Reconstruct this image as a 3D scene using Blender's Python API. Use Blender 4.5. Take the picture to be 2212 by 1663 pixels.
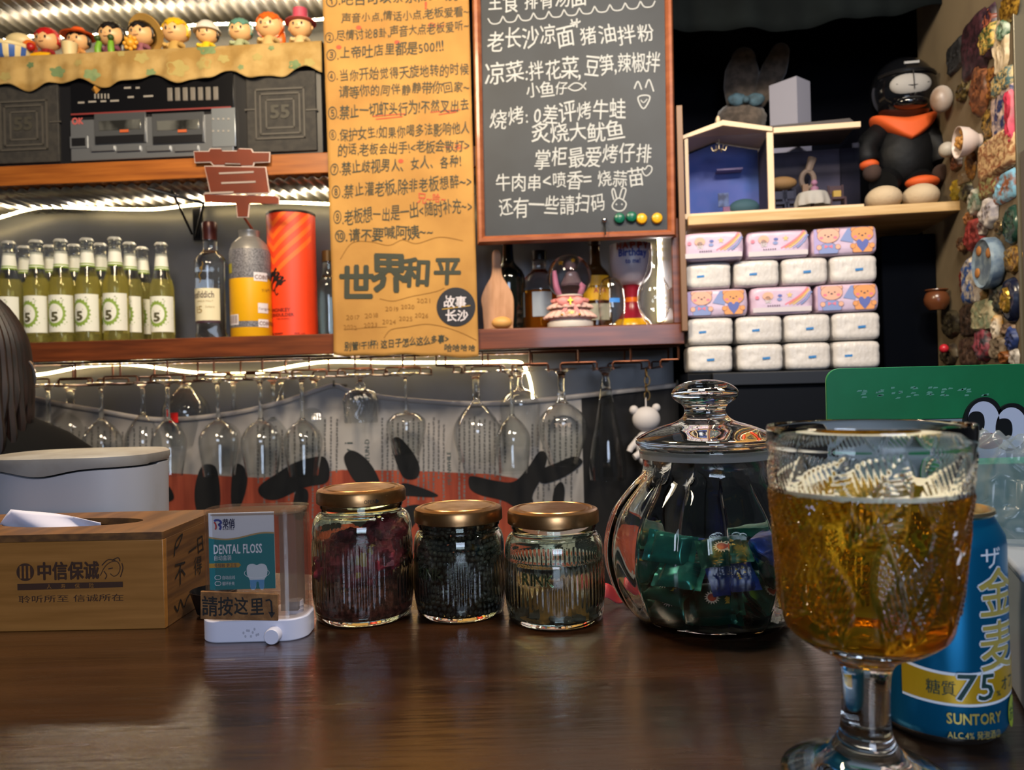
import bpy, bmesh, math, random
from mathutils import Vector, Matrix, noise
sc = bpy.context.scene
for _o in list(bpy.data.objects): bpy.data.objects.remove(_o)
col = sc.collection
PI = math.pi
# ------------------------------------------------------------------ camera, world, lights, exposure
F = 1662.0; CT = 1.05; H = 0.19; ROLL = 0.026
CAM = Vector((0, 0, CT + H))
RV = Vector((math.cos(ROLL), 0, -math.sin(ROLL))); UV = Vector((math.sin(ROLL), 0, math.cos(ROLL)))
cd = bpy.data.cameras.new('camera'); cam = bpy.data.objects.new('camera', cd); col.objects.link(cam)
cd.sensor_fit = 'HORIZONTAL'; cd.sensor_width = 36; cd.lens = F / 2212 * 36; cd.clip_start = 0.02
M3 = Matrix((RV, UV, Vector((0, -1, 0)))).transposed()
cam.matrix_world = Matrix.Translation(CAM) @ M3.to_4x4()
cd.dof.use_dof = True; cd.dof.focus_distance = 0.64; cd.dof.aperture_fstop = 11.0
sc.camera = cam
sc.view_settings.view_transform = 'Standard'; sc.view_settings.look = 'None'
sc.view_settings.gamma = 1; sc.view_settings.use_curve_mapping = False; sc.view_settings.exposure = 0.0
sc.cycles.max_bounces = 16; sc.cycles.transmission_bounces = 16; sc.cycles.transparent_max_bounces = 24
sc.cycles.glossy_bounces = 5; sc.cycles.diffuse_bounces = 3; sc.cycles.sample_clamp_indirect = 6
sc.cycles.use_adaptive_sampling = True; sc.cycles.adaptive_threshold = 0.02
wd = bpy.data.worlds.new('world'); sc.world = wd; wd.use_nodes = True
wd.node_tree.nodes['Background'].inputs[0].default_value = (0.8, 0.85, 1.0, 1)
wd.node_tree.nodes['Background'].inputs[1].default_value = 0.045

def light(name, loc, target, size, power, color, sy=None, spread=None):
    l = bpy.data.lights.new(name, 'AREA'); o = bpy.data.objects.new(name, l); col.objects.link(o)
    l.energy = power; l.color = color; l.size = size
    if sy: l.shape = 'RECTANGLE'; l.size_y = sy
    if spread: l.spread = math.radians(spread)
    o.location = loc
    o.rotation_euler = (Vector(target) - Vector(loc)).to_track_quat('-Z', 'Y').to_euler()
    return o
# warm ceiling lamps of the bar, a cool window / doorway behind the guest's seat
light('bar_lamp_warm', (-0.55, 0.75, CT + 1.25), (-0.35, 1.75, CT + 0.3), 0.30, 22, (1.0, 0.80, 0.54))
light('bar_lamp_warm', (0.25, 0.55, CT + 1.30), (0.15, 1.75, CT + 0.3), 0.22, 17, (1.0, 0.86, 0.68))
light('bar_lamp_side', (0.55, 0.70, CT + 1.15), (0.75, 1.7, CT + 0.2), 0.12, 8, (1.0, 0.93, 0.84))
light('window_light', (0.25, -1.6, CT + 0.75), (0.1, 0.7, CT + 0.1), 0.9, 26, (0.66, 0.78, 1.0), sy=0.7)

# ------------------------------------------------------------------ pixel -> place helpers (2212 x 1663 frame)
def ray(px, py):
    return Vector((0, 1, 0)) + (px - 1106) / F * RV + (831.5 - py) / F * UV
def at(px, py, D):
    return CAM + ray(px, py) * D
def gp(px, py, z=0.0):
    r = ray(px, py); return CAM + r * ((z - H) / r.z)
def gc(px, front_y, r):                     # centre on the counter of a round thing whose base front edge shows at front_y
    D = gp(px, front_y).y + r
    return Vector((at(px, front_y, D).x, D, CT))
class Frame:
    def __init__(s, ox, oy, th):
        s.o = Vector((ox, oy, 0)); s.th = th
        s.ax = Vector((math.cos(th), -math.sin(th), 0)); s.ay = Vector((math.sin(th), math.cos(th), 0))
    def p(s, px, py, d=0.0):                  # -> (x', z) on the plane at depth d
        r = ray(px, py); t = (d + (s.o - Vector((0, 0, 0))).dot(s.ay) - CAM.xy.to_3d().dot(s.ay)) / r.dot(s.ay)
        q = CAM + r * t
        return (q - s.o).dot(s.ax), q.z
    def w(s, x, d, z):
        v = s.o + s.ax * x + s.ay * d; v.z = z; return v
    def pw(s, px, py, d=0.0):
        x, z = s.p(px, py, d); return s.w(x, d, z)
BW = Frame(0, 1.75, 0.055)                     # back-bar shelf fronts
RF = Frame(0.387, 1.72, 0.15)                  # recess at the right

# ------------------------------------------------------------------ mesh builder
class MB:
    def __init__(s): s.v = []; s.f = []; s.m = []
    def add(s, vs, fs, mi=0, M=None):
        b = len(s.v)
        s.v += [(M @ Vector(v)) if M is not None else Vector(v) for v in vs]
        s.f += [[b + i for i in f] for f in fs]; s.m += [mi] * len(fs)
        return s
    def box(s, c, d, mi=0, M=None):
        x, y, z = [e / 2 for e in d]
        vs = [(c[0] + i * x, c[1] + j * y, c[2] + k * z) for i in (-1, 1) for j in (-1, 1) for k in (-1, 1)]
        return s.add(vs, [(0, 1, 3, 2), (4, 6, 7, 5), (0, 4, 5, 1), (2, 3, 7, 6), (0, 2, 6, 4), (1, 5, 7, 3)], mi, M)
    def bb(s, x0, x1, y0, y1, z0, z1, mi=0):
        return s.box(((x0 + x1) / 2, (y0 + y1) / 2, (z0 + z1) / 2), (abs(x1 - x0), abs(y1 - y0), abs(z1 - z0)), mi)
    def lathe(s, prof, seg=32, c=(0, 0, 0), mi=0, mod=None, M=None, mids=None):
        vs = []; fs = []; rows = []; ms = []
        for i, (r, z) in enumerate(prof):
            if r < 1e-6:
                rows.append([len(vs)]); vs.append((c[0], c[1], c[2] + z))
            else:
                row = []
                for k in range(seg):
                    a = 2 * PI * k / seg; rr = r
                    if mod: rr = mod(r, a, z, i)
                    row.append(len(vs)); vs.append((c[0] + rr * math.cos(a), c[1] + rr * math.sin(a), c[2] + z))
                rows.append(row)
        for i in range(len(rows) - 1):
            a, b = rows[i], rows[i + 1]; n0 = len(fs)
            for k in range(seg):
                k2 = (k + 1) % seg
                if len(a) == 1 and len(b) == 1: continue
                if len(a) == 1: fs.append((a[0], b[k2], b[k]))
                elif len(b) == 1: fs.append((a[k], a[k2], b[0]))
                else: fs.append((a[k], a[k2], b[k2], b[k]))
            ms += [mids[i] if mids else mi] * (len(fs) - n0)
        b0 = len(s.f); s.add(vs, fs, mi, M); s.m[b0:] = ms
        return s
    def tube(s, pts, r, seg=8, mi=0, closed=False, M=None):
        pts = [Vector(p) for p in pts]; n = len(pts); vs = []; fs = []
        up = None
        for i, p in enumerate(pts):
            if closed: t = pts[(i + 1) % n] - pts[i - 1]
            else: t = pts[min(i + 1, n - 1)] - pts[max(i - 1, 0)]
            if t.length < 1e-9: t = Vector((0, 0, 1))
            t.normalize()
            if up is None:
                up = Vector((0, 0, 1)) if abs(t.z) < .9 else Vector((1, 0, 0))
            a = up - t * up.dot(t)
            if a.length < 1e-6: a = t.orthogonal()
            a.normalize(); up = a; b = t.cross(a)
            rr = r[i] if isinstance(r, (list, tuple)) else r
            for k in range(seg):
                g = 2 * PI * k / seg
                vs.append(p + a * (rr * math.cos(g)) + b * (rr * math.sin(g)))
        m = n if closed else n - 1
        for i in range(m):
            j = (i + 1) % n
            for k in range(seg):
                k2 = (k + 1) % seg
                fs.append((i * seg + k, i * seg + k2, j * seg + k2, j * seg + k))
        if not closed:
            fs.append(tuple(range(seg))[::-1]); fs.append(tuple((n - 1) * seg + k for k in range(seg)))
        return s.add(vs, fs, mi, M)
    def prism(s, ol, y0, y1, mi=0, M=None, smi=None):   # outline in x,z ; front at y0
        n = len(ol)
        vs = [(x, y0, z) for x, z in ol] + [(x, y1, z) for x, z in ol]
        s.add(vs, [tuple(range(n)), tuple(range(2 * n - 1, n - 1, -1))] + [(i, i + n, (i + 1) % n + n, (i + 1) % n) for i in range(n)], mi, M)
        if smi is not None: s.m[-n:] = [smi] * n
        return s
    def slab(s, ol, z0, z1, mi=0, M=None):               # outline in x,y ; extruded in z
        n = len(ol)
        vs = [(x, y, z0) for x, y in ol] + [(x, y, z1) for x, y in ol]
        return s.add(vs, [tuple(range(n))[::-1], tuple(range(n, 2 * n))] + [(i, (i + 1) % n, (i + 1) % n + n, i + n) for i in range(n)], mi, M)
    def sph(s, c, r, seg=16, ring=10, mi=0, M=None, fn=None):
        if not isinstance(r, (tuple, list)): r = (r, r, r)
        vs = [(0, 0, -1)]; fs = []
        for i in range(1, ring):
            t = PI * i / ring - PI / 2
            for k in range(seg):
                a = 2 * PI * k / seg; vs.append((math.cos(t) * math.cos(a), math.cos(t) * math.sin(a), math.sin(t)))
        vs.append((0, 0, 1)); L = len(vs) - 1
        for k in range(seg):
            k2 = (k + 1) % seg
            fs.append((0, 1 + k2, 1 + k)); fs.append((L, L - seg + k, L - seg + k2))
            for i in range(ring - 2):
                a = 1 + i * seg; b = a + seg; fs.append((a + k, a + k2, b + k2, b + k))
        if fn: vs = [fn(Vector(v)) for v in vs]
        vs = [(c[0] + v[0] * r[0], c[1] + v[1] * r[1], c[2] + v[2] * r[2]) for v in vs]
        return s.add(vs, fs, mi, M)
    def grid(s, nx, ny, fn, mi=0):
        vs = [fn(i / nx, j / ny) for j in range(ny + 1) for i in range(nx + 1)]; w = nx + 1
        return s.add(vs, [(j * w + i, j * w + i + 1, (j + 1) * w + i + 1, (j + 1) * w + i) for j in range(ny) for i in range(nx)], mi)
    def flat(s, ol, y=0, mi=0):
        return s.add([(x, y, z) for x, z in ol], [tuple(range(len(ol)))], mi)
    def ribbon(s, pts, w, y=0, mi=0, closed=False):       # flat stroke in x,z
        n = len(pts); P = [Vector((a, 0, b)) for a, b in pts]; vs = []; fs = []
        for i in range(n):
            t = (P[(i + 1) % n] - P[i - 1]) if closed else (P[min(i + 1, n - 1)] - P[max(i - 1, 0)])
            if t.length < 1e-9: t = Vector((1, 0, 0))
            t.normalize(); q = Vector((-t.z, 0, t.x)) * w / 2
            vs += [P[i] + q + Vector((0, y, 0)), P[i] - q + Vector((0, y, 0))]
        for i in range(n if closed else n - 1):
            j = (i + 1) % n; fs.append((2 * i, 2 * i + 1, 2 * j + 1, 2 * j))
        return s.add(vs, fs, mi)
    def disc(s, c, r, y=0, n=24, mi=0, rx=None, rot=0):
        rx = rx or r; pts = []
        for k in range(n):
            a = 2 * PI * k / n; u, v = rx * math.cos(a), r * math.sin(a)
            pts.append((c[0] + u * math.cos(rot) - v * math.sin(rot), c[1] + u * math.sin(rot) + v * math.cos(rot)))
        return s.flat(pts, y, mi)
    def map(s, fn): s.v = [Vector(fn(v)) for v in s.v]; return s
    def build(s, name, mats, par=None, smooth=True, bev=0, sub=0, angle=40, loc=None, rz=0, solid=0, recalc=True, bseg=2):
        me = bpy.data.meshes.new(name)
        me.from_pydata([tuple(v) for v in s.v], [], s.f); me.validate(clean_customdata=False)
        if not isinstance(mats, (list, tuple)): mats = [mats]
        for m in mats: me.materials.append(m)
        if len(mats) > 1 and len(me.polygons) == len(s.m): me.polygons.foreach_set('material_index', s.m)
        if recalc:
            bm = bmesh.new(); bm.from_mesh(me); bmesh.ops.recalc_face_normals(bm, faces=bm.faces[:]); bm.to_mesh(me); bm.free()
        if smooth:
            me.polygons.foreach_set('use_smooth', [True] * len(me.polygons))
            if angle and not sub: me.set_sharp_from_angle(angle=math.radians(angle))
        me.update()
        o = bpy.data.objects.new(name, me); col.objects.link(o)
        if par is not None: o.parent = par
        if loc is not None: o.location = loc
        o.rotation_euler.z = rz
        if solid: md = o.modifiers.new('solid', 'SOLIDIFY'); md.thickness = solid; md.offset = 0
        if bev: md = o.modifiers.new('bevel', 'BEVEL'); md.width = bev; md.segments = bseg; md.limit_method = 'ANGLE'; md.angle_limit = math.radians(40)
        if sub: md = o.modifiers.new('sub', 'SUBSURF'); md.levels = sub; md.render_levels = sub
        return o

def tag(o, label=None, cat=None, group=None, kind=None):
    if label: o['label'] = label
    if cat: o['category'] = cat
    if group: o['group'] = group
    if kind: o['kind'] = kind
    return o
def thing(name, label, cat, loc=(0, 0, 0), rz=0, group=None):
    o = bpy.data.objects.new(name, None); col.objects.link(o); o.empty_display_size = .02
    o.location = loc; o.rotation_euler = (0, 0, rz)
    return tag(o, label, cat, group)
def dup(o, par=None, loc=None, rz=None, label=None):
    c = o.copy(); col.objects.link(c)
    if par is not None: c.parent = par
    if loc is not None: c.location = loc
    if rz is not None: c.rotation_euler.z = rz
    if label: c['label'] = label
    for ch in [x for x in o.children]: dup(ch, c)
    return c
def rrect(w, h, r, n=5, cx=0, cy=0):
    o = []
    for (sx, sy, a0) in ((1, 1, 0), (-1, 1, 90), (-1, -1, 180), (1, -1, 270)):
        for k in range(n + 1):
            a = math.radians(a0 + 90 * k / n)
            o.append((cx + sx * (w / 2 - r) + r * math.cos(a), cy + sy * (h / 2 - r) + r * math.sin(a)))
    return o
def smoothpath(pts, n=6, closed=False):
    P = [Vector(p) if len(p) == 3 else Vector((p[0], p[1], 0)) for p in pts]; out = []; L = len(P)
    for i in range(L if closed else L - 1):
        p0 = P[i - 1] if (i > 0 or closed) else P[0]; p1 = P[i]; p2 = P[(i + 1) % L]
        p3 = P[(i + 2) % L] if (i + 2 < L or closed) else P[-1]
        for k in range(n):
            t = k / n
            out.append(0.5 * ((2 * p1) + (p2 - p0) * t + (2 * p0 - 5 * p1 + 4 * p2 - p3) * t * t + (3 * p1 - p0 - 3 * p2 + p3) * t ** 3))
    if not closed: out.append(P[-1])
    if len(pts[0]) == 2: return [(v.x, v.y) for v in out]
    return out
def nz(v, s=1.0): return noise.noise(Vector(v) * s)

# ------------------------------------------------------------------ materials
def C(h):
    h = h.lstrip('#'); r = []
    for i in (0, 2, 4):
        c = int(h[i:i + 2], 16) / 255; r.append(c / 12.92 if c <= .04045 else ((c + .055) / 1.055) ** 2.4)
    return (r[0], r[1], r[2], 1)
_M = {}
def mat(name, c, rough=.5, metal=0, trans=0, ior=1.45, emis=0, ecol=None, coat=0, alpha=1, c2=None, ns=20, sc3=(1, 1, 1), bump=0, bs=80, spec=None, sheen=0, lo=.4, hi=.6, bsc=None, rvar=0, sss=0, detail=4):
    if name in _M: return _M[name]
    m = bpy.data.materials.new(name); m.use_nodes = True; nt = m.node_tree; N = nt.nodes; L = nt.links
    b = N['Principled BSDF']; c = C(c) if isinstance(c, str) else c
    b.inputs['Base Color'].default_value = c; b.inputs['Roughness'].default_value = rough
    b.inputs['Metallic'].default_value = metal; b.inputs['Transmission Weight'].default_value = trans
    b.inputs['IOR'].default_value = ior; b.inputs['Coat Weight'].default_value = coat; b.inputs['Coat Roughness'].default_value = .08
    b.inputs['Alpha'].default_value = alpha
    if spec is not None: b.inputs['Specular IOR Level'].default_value = spec
    if sheen: b.inputs['Sheen Weight'].default_value = sheen
    if sss: b.inputs['Subsurface Weight'].default_value = sss; b.inputs['Subsurface Radius'].default_value = (.01, .006, .004)
    if emis: b.inputs['Emission Color'].default_value = C(ecol) if ecol else c; b.inputs['Emission Strength'].default_value = emis
    if c2 or bump or rvar:
        tc = N.new('ShaderNodeTexCoord'); mp = N.new('ShaderNodeMapping'); mp.inputs['Scale'].default_value = sc3
        L.new(tc.outputs['Object'], mp.inputs[0])
    if c2 or rvar:
        n = N.new('ShaderNodeTexNoise'); n.inputs['Scale'].default_value = ns; n.inputs['Detail'].default_value = detail
        L.new(mp.outputs[0], n.inputs['Vector'])
        cr = N.new('ShaderNodeValToRGB'); cr.color_ramp.elements[0].position = lo; cr.color_ramp.elements[1].position = hi
        cr.color_ramp.elements[0].color = c; cr.color_ramp.elements[1].color = C(c2) if c2 else c
        L.new(n.outputs['Fac'], cr.inputs[0])
        if c2: L.new(cr.outputs[0], b.inputs['Base Color'])
        if rvar:
            mr = N.new('ShaderNodeMapRange'); mr.inputs[3].default_value = rough - rvar; mr.inputs[4].default_value = rough + rvar
            mr.inputs[1].default_value = .35; mr.inputs[2].default_value = .65
            L.new(n.outputs['Fac'], mr.inputs[0]); L.new(mr.outputs[0], b.inputs['Roughness'])
    if bump:
        n2 = N.new('ShaderNodeTexNoise'); n2.inputs['Scale'].default_value = bs; n2.inputs['Detail'].default_value = 3
        mp2 = mp
        if bsc: mp2 = N.new('ShaderNodeMapping'); mp2.inputs['Scale'].default_value = bsc; L.new(tc.outputs['Object'], mp2.inputs[0])
        L.new(mp2.outputs[0], n2.inputs['Vector'])
        bp = N.new('ShaderNodeBump'); bp.inputs['Strength'].default_value = bump; bp.inputs['Distance'].default_value = .002
        L.new(n2.outputs['Fac'], bp.inputs['Height']); L.new(bp.outputs[0], b.inputs['Normal'])
    _M[name] = m
    return m
def thin_clear(name, tint='#ffffff', gloss=.12, haze=0, hcol='#808080', rough=.05):
    # thin clear plastic / window film: transparent + fresnel gloss (+ a little milky diffuse)
    if name in _M: return _M[name]
    m = bpy.data.materials.new(name); m.use_nodes = True; nt = m.node_tree; N = nt.nodes; L = nt.links
    N.remove(N['Principled BSDF']); out = N['Material Output']
    t = N.new('ShaderNodeBsdfTransparent'); t.inputs[0].default_value = C(tint)
    g = N.new('ShaderNodeBsdfGlossy'); g.inputs['Roughness'].default_value = rough
    lw = N.new('ShaderNodeLayerWeight'); lw.inputs[0].default_value = .5
    pw = N.new('ShaderNodeMath'); pw.operation = 'POWER'; pw.inputs[1].default_value = 3.0; L.new(lw.outputs['Facing'], pw.inputs[0])
    mu = N.new('ShaderNodeMath'); mu.operation = 'MULTIPLY_ADD'; mu.inputs[1].default_value = gloss * 1.6; mu.inputs[2].default_value = .035; L.new(pw.outputs[0], mu.inputs[0])
    mx = N.new('ShaderNodeMixShader'); L.new(mu.outputs[0], mx.inputs[0]); L.new(t.outputs[0], mx.inputs[1]); L.new(g.outputs[0], mx.inputs[2])
    last = mx
    if haze:
        d = N.new('ShaderNodeBsdfDiffuse'); d.inputs[0].default_value = C(hcol)
        tr = N.new('ShaderNodeBsdfTranslucent'); tr.inputs[0].default_value = C(hcol)
        ad = N.new('ShaderNodeMixShader'); ad.inputs[0].default_value = .5; L.new(d.outputs[0], ad.inputs[1]); L.new(tr.outputs[0], ad.inputs[2])
        m2 = N.new('ShaderNodeMixShader'); m2.inputs[0].default_value = haze
        L.new(mx.outputs[0], m2.inputs[1]); L.new(ad.outputs[0], m2.inputs[2]); last = m2
    L.new(last.outputs[0], out.inputs[0]); _M[name] = m
    return m
def liquid(name, c, dcol, mix=.3, ior=1.33):
    if name in _M: return _M[name]
    m = bpy.data.materials.new(name); m.use_nodes = True; nt = m.node_tree; N = nt.nodes; L = nt.links
    N.remove(N['Principled BSDF']); out = N['Material Output']
    g = N.new('ShaderNodeBsdfGlass'); g.inputs['Color'].default_value = C(c); g.inputs['IOR'].default_value = ior
    t = N.new('ShaderNodeBsdfTranslucent'); t.inputs[0].default_value = C(dcol)
    d = N.new('ShaderNodeBsdfDiffuse'); d.inputs[0].default_value = C(dcol)
    a = N.new('ShaderNodeMixShader'); a.inputs[0].default_value = .5; L.new(t.outputs[0], a.inputs[1]); L.new(d.outputs[0], a.inputs[2])
    x = N.new('ShaderNodeMixShader'); x.inputs[0].default_value = mix; L.new(g.outputs[0], x.inputs[1]); L.new(a.outputs[0], x.inputs[2])
    L.new(x.outputs[0], out.inputs[0]); _M[name] = m
    return m
GLASS = mat('clear_glass', '#fbfffd', 0, trans=1, ior=1.48)
GLASS_GREEN = mat('greenish_glass', '#f4fff2', 0, trans=1, ior=1.48)
WHITE = mat('white_plastic', '#e6e6ea', .35)
BLACK = mat('black_plastic', '#0c0c0e', .35)
INK = mat('black_ink', '#14110f', .6)
CHALK = mat('chalk_white', '#b4b6b5', .9)
REDINK = mat('red_ink', '#c8452a', .7)
GOLD = mat('gold_metal', '#c9962e', .25, metal=1)
CREAM = mat('cream_plastic', '#e6d2a0', .5)

# ------------------------------------------------------------------ lettering (built-in font, turned into mesh)
_fc = bpy.data.curves.new('letters', 'FONT'); _fo = bpy.data.objects.new('letters', _fc); col.objects.link(_fo)
_fc.resolution_u = 2
_G = {}
def glyph(ch):
    k = ch
    if k not in _G:
        _fc.body = ch
        dg = bpy.context.evaluated_depsgraph_get(); dg.update()
        ev = _fo.evaluated_get(dg); m = ev.to_mesh()
        vs = [(v.co.x, v.co.y) for v in m.vertices]; fs = [tuple(p.vertices) for p in m.polygons]; ev.to_mesh_clear()
        xs = [v[0] for v in vs] or [0]
        cjk = ord(ch) > 0x2000
        adv = 1.0 if cjk else ((max(xs) + .06) if vs else .3)
        _G[k] = (vs, fs, adv)
    return _G[k]
_GC = {}
def glyph_cut(ch, step=.12):                 # the same letter cut into upright strips so that it can follow a curved surface
    if ch not in _GC:
        vs, fs, adv = glyph(ch)
        if vs:
            bm = bmesh.new(); bv = [bm.verts.new((x, y, 0)) for x, y in vs]
            for f in fs:
                try: bm.faces.new([bv[i] for i in f])
                except ValueError: pass
            x = min(v[0] for v in vs) + step; x1 = max(v[0] for v in vs)
            while x < x1:
                bmesh.ops.bisect_plane(bm, geom=bm.verts[:] + bm.edges[:] + bm.faces[:], plane_co=(x, 0, 0), plane_no=(1, 0, 0)); x += step
            bm.verts.index_update(); vs = [(v.co.x, v.co.y) for v in bm.verts]; fs = [tuple(v.index for v in f.verts) for f in bm.faces]; bm.free()
        _GC[ch] = (vs, fs, adv)
    return _GC[ch]
def text(mb, s, x, z, size, width=None, slope=0.0, jit=0.0, bold=0.0, mi=0, y=-.0006, fn=None, seed=1, shear=0.0, sy=1.0, center=False, up=False):
    """letters standing in the x,z plane; slope = rise per unit x; fn maps (x, z) -> point"""
    R = random.Random(seed); tot = sum(glyph(c)[2] for c in s)
    sx = size if width is None else width / tot
    if center: x -= tot * sx / 2
    cx = 0.0
    for c in s:
        vs, fs, adv = glyph_cut(c) if fn else glyph(c)
        if vs:
            a = R.uniform(-jit, jit) * .12; k = 1 + R.uniform(-jit, jit) * .12; dz = R.uniform(-jit, jit) * .08 * size; sh = shear + R.uniform(-jit, jit) * .1
            m = adv / 2
            for bq in (range(6) if bold else (0,)):
              P = []; bu = bold * math.cos(bq * PI / 3); bv = bold * math.sin(bq * PI / 3)
              for (u, v) in vs:
                u += bu; v += bv
                u2 = (u - m) * k + sh * (v - .38); v2 = (v - .38) * k * sy
                u3 = u2 * math.cos(a) - v2 * math.sin(a) + m; v3 = u2 * math.sin(a) + v2 * math.cos(a) + .38
                X = (cx + u3) * sx; Z = v3 * size + dz + slope * X
                if up: X, Z = -Z, X
                P.append(fn(x + X, z + Z) if fn else (x + X, y, z + Z))
              if bq: P = [Vector(q) + Vector((0, -4e-5 * bq, 0)) for q in P]
              mb.add(P, fs, mi)
        cx += adv
    return mb
# ================================================================== THE SETTING
BO = dict(loc=BW.w(0, 0, 0), rz=-BW.th); RO = dict(loc=RF.w(0, 0, 0), rz=-RF.th)
def B(px, py, d=0.0): return BW.p(px, py, d)
def bx(px, d=0.0, py=700): return BW.p(px, py, d)[0]
def bz(px, py, d=0.0): return BW.p(px, py, d)[1]
def struct(o, **k): o['kind'] = 'structure'; return o
M_wall = mat('slate_wall_paint', '#50545f', .35, c2='#42454f', ns=3, bump=.15, bs=30)
M_dark = mat('near_black_paint', '#05060b', .9, spec=.05)
M_floor = mat('dark_floor_tile', '#241c17', .5, c2='#1a1512', ns=5)
M_ceil = mat('dark_ceiling_paint', '#1c1a18', .8)
struct(MB().bb(-2.2, 1.7, -2.2, 2.9, -.05, 0).build('floor', M_floor, smooth=False))
struct(MB().bb(-2.2, 1.7, -2.2, 2.9, 2.75, 2.8).build('ceiling', M_ceil, smooth=False))
XE = bx(1478)
struct(MB().bb(-2.0, XE + .01, .24, .28, 0, 2.75).build('wall_back', M_wall, smooth=False, **BO))
struct(MB().bb(-.12, 1.1, .42, .46, 0, 2.75).build('wall_recess', M_dark, smooth=False, **RO))
# corrugated metal sheet behind the figurines and above the bottles
M_corr = mat('corrugated_steel', '#c4c2bc', .36, metal=1, c2='#8d8a86', ns=3, rvar=.08)
z0c = bz(350, 452, .2)
def corr(z, d0, d1):
    def f(u, v):
        x = -1.6 + u * (XE - .03 + 1.6)
        return (x, d0 + v * (d1 - d0), z + .0035 * math.sin(x * 2 * PI / .027) + .0012 * math.sin(x * 61))
    return f

# ------------------------------------------------------------------ shelves of the back bar
M_shelf = mat('reddish_shelf_wood', '#7a3d1c', .42, c2='#4c230f', ns=6, sc3=(1, 8, 14), coat=.25, detail=6, lo=.3, hi=.7)
M_shelf2 = mat('warm_shelf_wood', '#a45f22', .42, c2='#7c4114', ns=6, sc3=(1, 8, 14), coat=.25, detail=6, lo=.3, hi=.7)
ZL1, ZL0 = bz(700, 721), bz(700, 765)
ZU1, ZU0 = bz(350, 344), bz(350, 388)
XL = bx(-160)
sh = thing('bar_shelf', 'long reddish wood lower shelf carrying the bottles and the snow globe', 'shelf', BW.w(0, 0, 0), -BW.th)
MB().bb(XL, XE, 0, .23, ZL0, ZL1).build('shelf_board', M_shelf, sh, bev=.002)
tag(MB().bb(bx(1455), XE, .001, .23, ZL1, bz(1478, 470)).build('shelf_end_board', M_shelf, bev=.002, **BO), 'upright reddish wood end board closing the lower shelf at the right', 'board')
sh2 = tag(MB().bb(XL, bx(1440), .0, .23, ZU0, ZU1).build('bar_shelf', M_shelf2, bev=.002, **BO), 'orange brown wood upper shelf under the cassette radio', 'shelf')
# corrugated metal lining under the upper shelf and under the shelf above the frame
struct(MB().grid(900, 2, corr(ZU0 - .006, .012, .236)).build('trim_4', M_corr, solid=.0008, angle=0, **BO))
zc_top = bz(300, 62, .236)
struct(MB().grid(900, 2, corr(zc_top, -.02, .236)).build('trim_5', M_corr, solid=.0008, angle=0, **BO))
struct(MB().bb(XL - .2, XE, -.02, .238, zc_top + .006, zc_top + .04).build('trim_6', M_shelf2, bev=.002, **BO))
# black triangular bracket under the upper shelf
br = MB()
p = [B(318, 400, .02), B(432, 446, .06), B(432, 505, .2)]
br.tube([(p[0][0], .02, ZU0 - .013), (p[1][0], .08, bz(420, 440, .08)), (bx(428, .2), .2, bz(428, 512, .2))], .004, 8)
br.tube([(bx(378, .05), .05, ZU0 - .013), (bx(378, .05), .06, bz(380, 420, .06)), (bx(420, .18), .18, bz(420, 505, .18))], .003, 8)
br.bb(bx(424, .2), bx(440, .2), .195, .212, bz(430, 520, .2), ZU0 - .011)
tag(br.build('shelf_bracket', mat('black_steel', '#141416', .35, metal=.6), **BO), 'black metal shelf bracket above the tall clear spirit bottle', 'bracket')

# ------------------------------------------------------------------ LED strips (the light of the back bar)
M_led = mat('led_tape_glow', '#ffd873', .5, emis=26, ecol='#ffdf9a')
M_bead = mat('led_chip_glow', '#ffffff', .5, emis=80, ecol='#f6f6ff')
def led(pts, label, d, step=.013, r=.0035):
    P = [(*B(x, y, d),) for x, y in pts]; P = smoothpath([(a, d, b) for a, b in P], 8)
    t = thing('led_strip', label, 'light strip', BW.w(0, 0, 0), -BW.th)
    MB().tube(P, r, 6).build('tape', M_led, t)
    m = MB(); acc = 0
    for i in range(1, len(P)):
        acc += (P[i] - P[i - 1]).length
        if acc >= step:
            acc = 0; m.sph((P[i].x, d - r * .7, P[i].z), r * .85, 6, 4)
    m.build('led_chips', M_bead, t)['kind'] = 'stuff'
    return t
led([(-140, 500), (-60, 488), (0, 470), (60, 453), (110, 447), (200, 450), (330, 452), (440, 441), (600, 437), (720, 441), (900, 445), (1020, 446)], 'glowing warm led strip running along the wall above the beer bottles', .188)
led([(-90, 835), (20, 816), (100, 807), (180, 792), (250, 787), (300, 789), (360, 797), (430, 805), (540, 806), (650, 788), (720, 781), (850, 783), (1040, 782), (1100, 781), (1132, 790), (1150, 850), (1153, 950), (1140, 1010)], 'glowing wavy led strip hanging behind the wine glasses', .19)
led([(-100, 95), (0, 88), (75, 78), (135, 80), (200, 76), (270, 72), (350, 62), (410, 55), (480, 52), (550, 52), (610, 50), (690, 42), (760, 38)], 'glowing led strip behind the toy figurines', .185)
led([(1424, 512), (1426, 560), (1424, 620), (1425, 694)], 'bright upright led strip beside the round clear glass', .19, .008, .005)
led([(1446, 506), (1447, 560), (1446, 620), (1447, 694)], 'bright upright led strip against the shelf end panel', .17, .008, .006)

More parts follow.
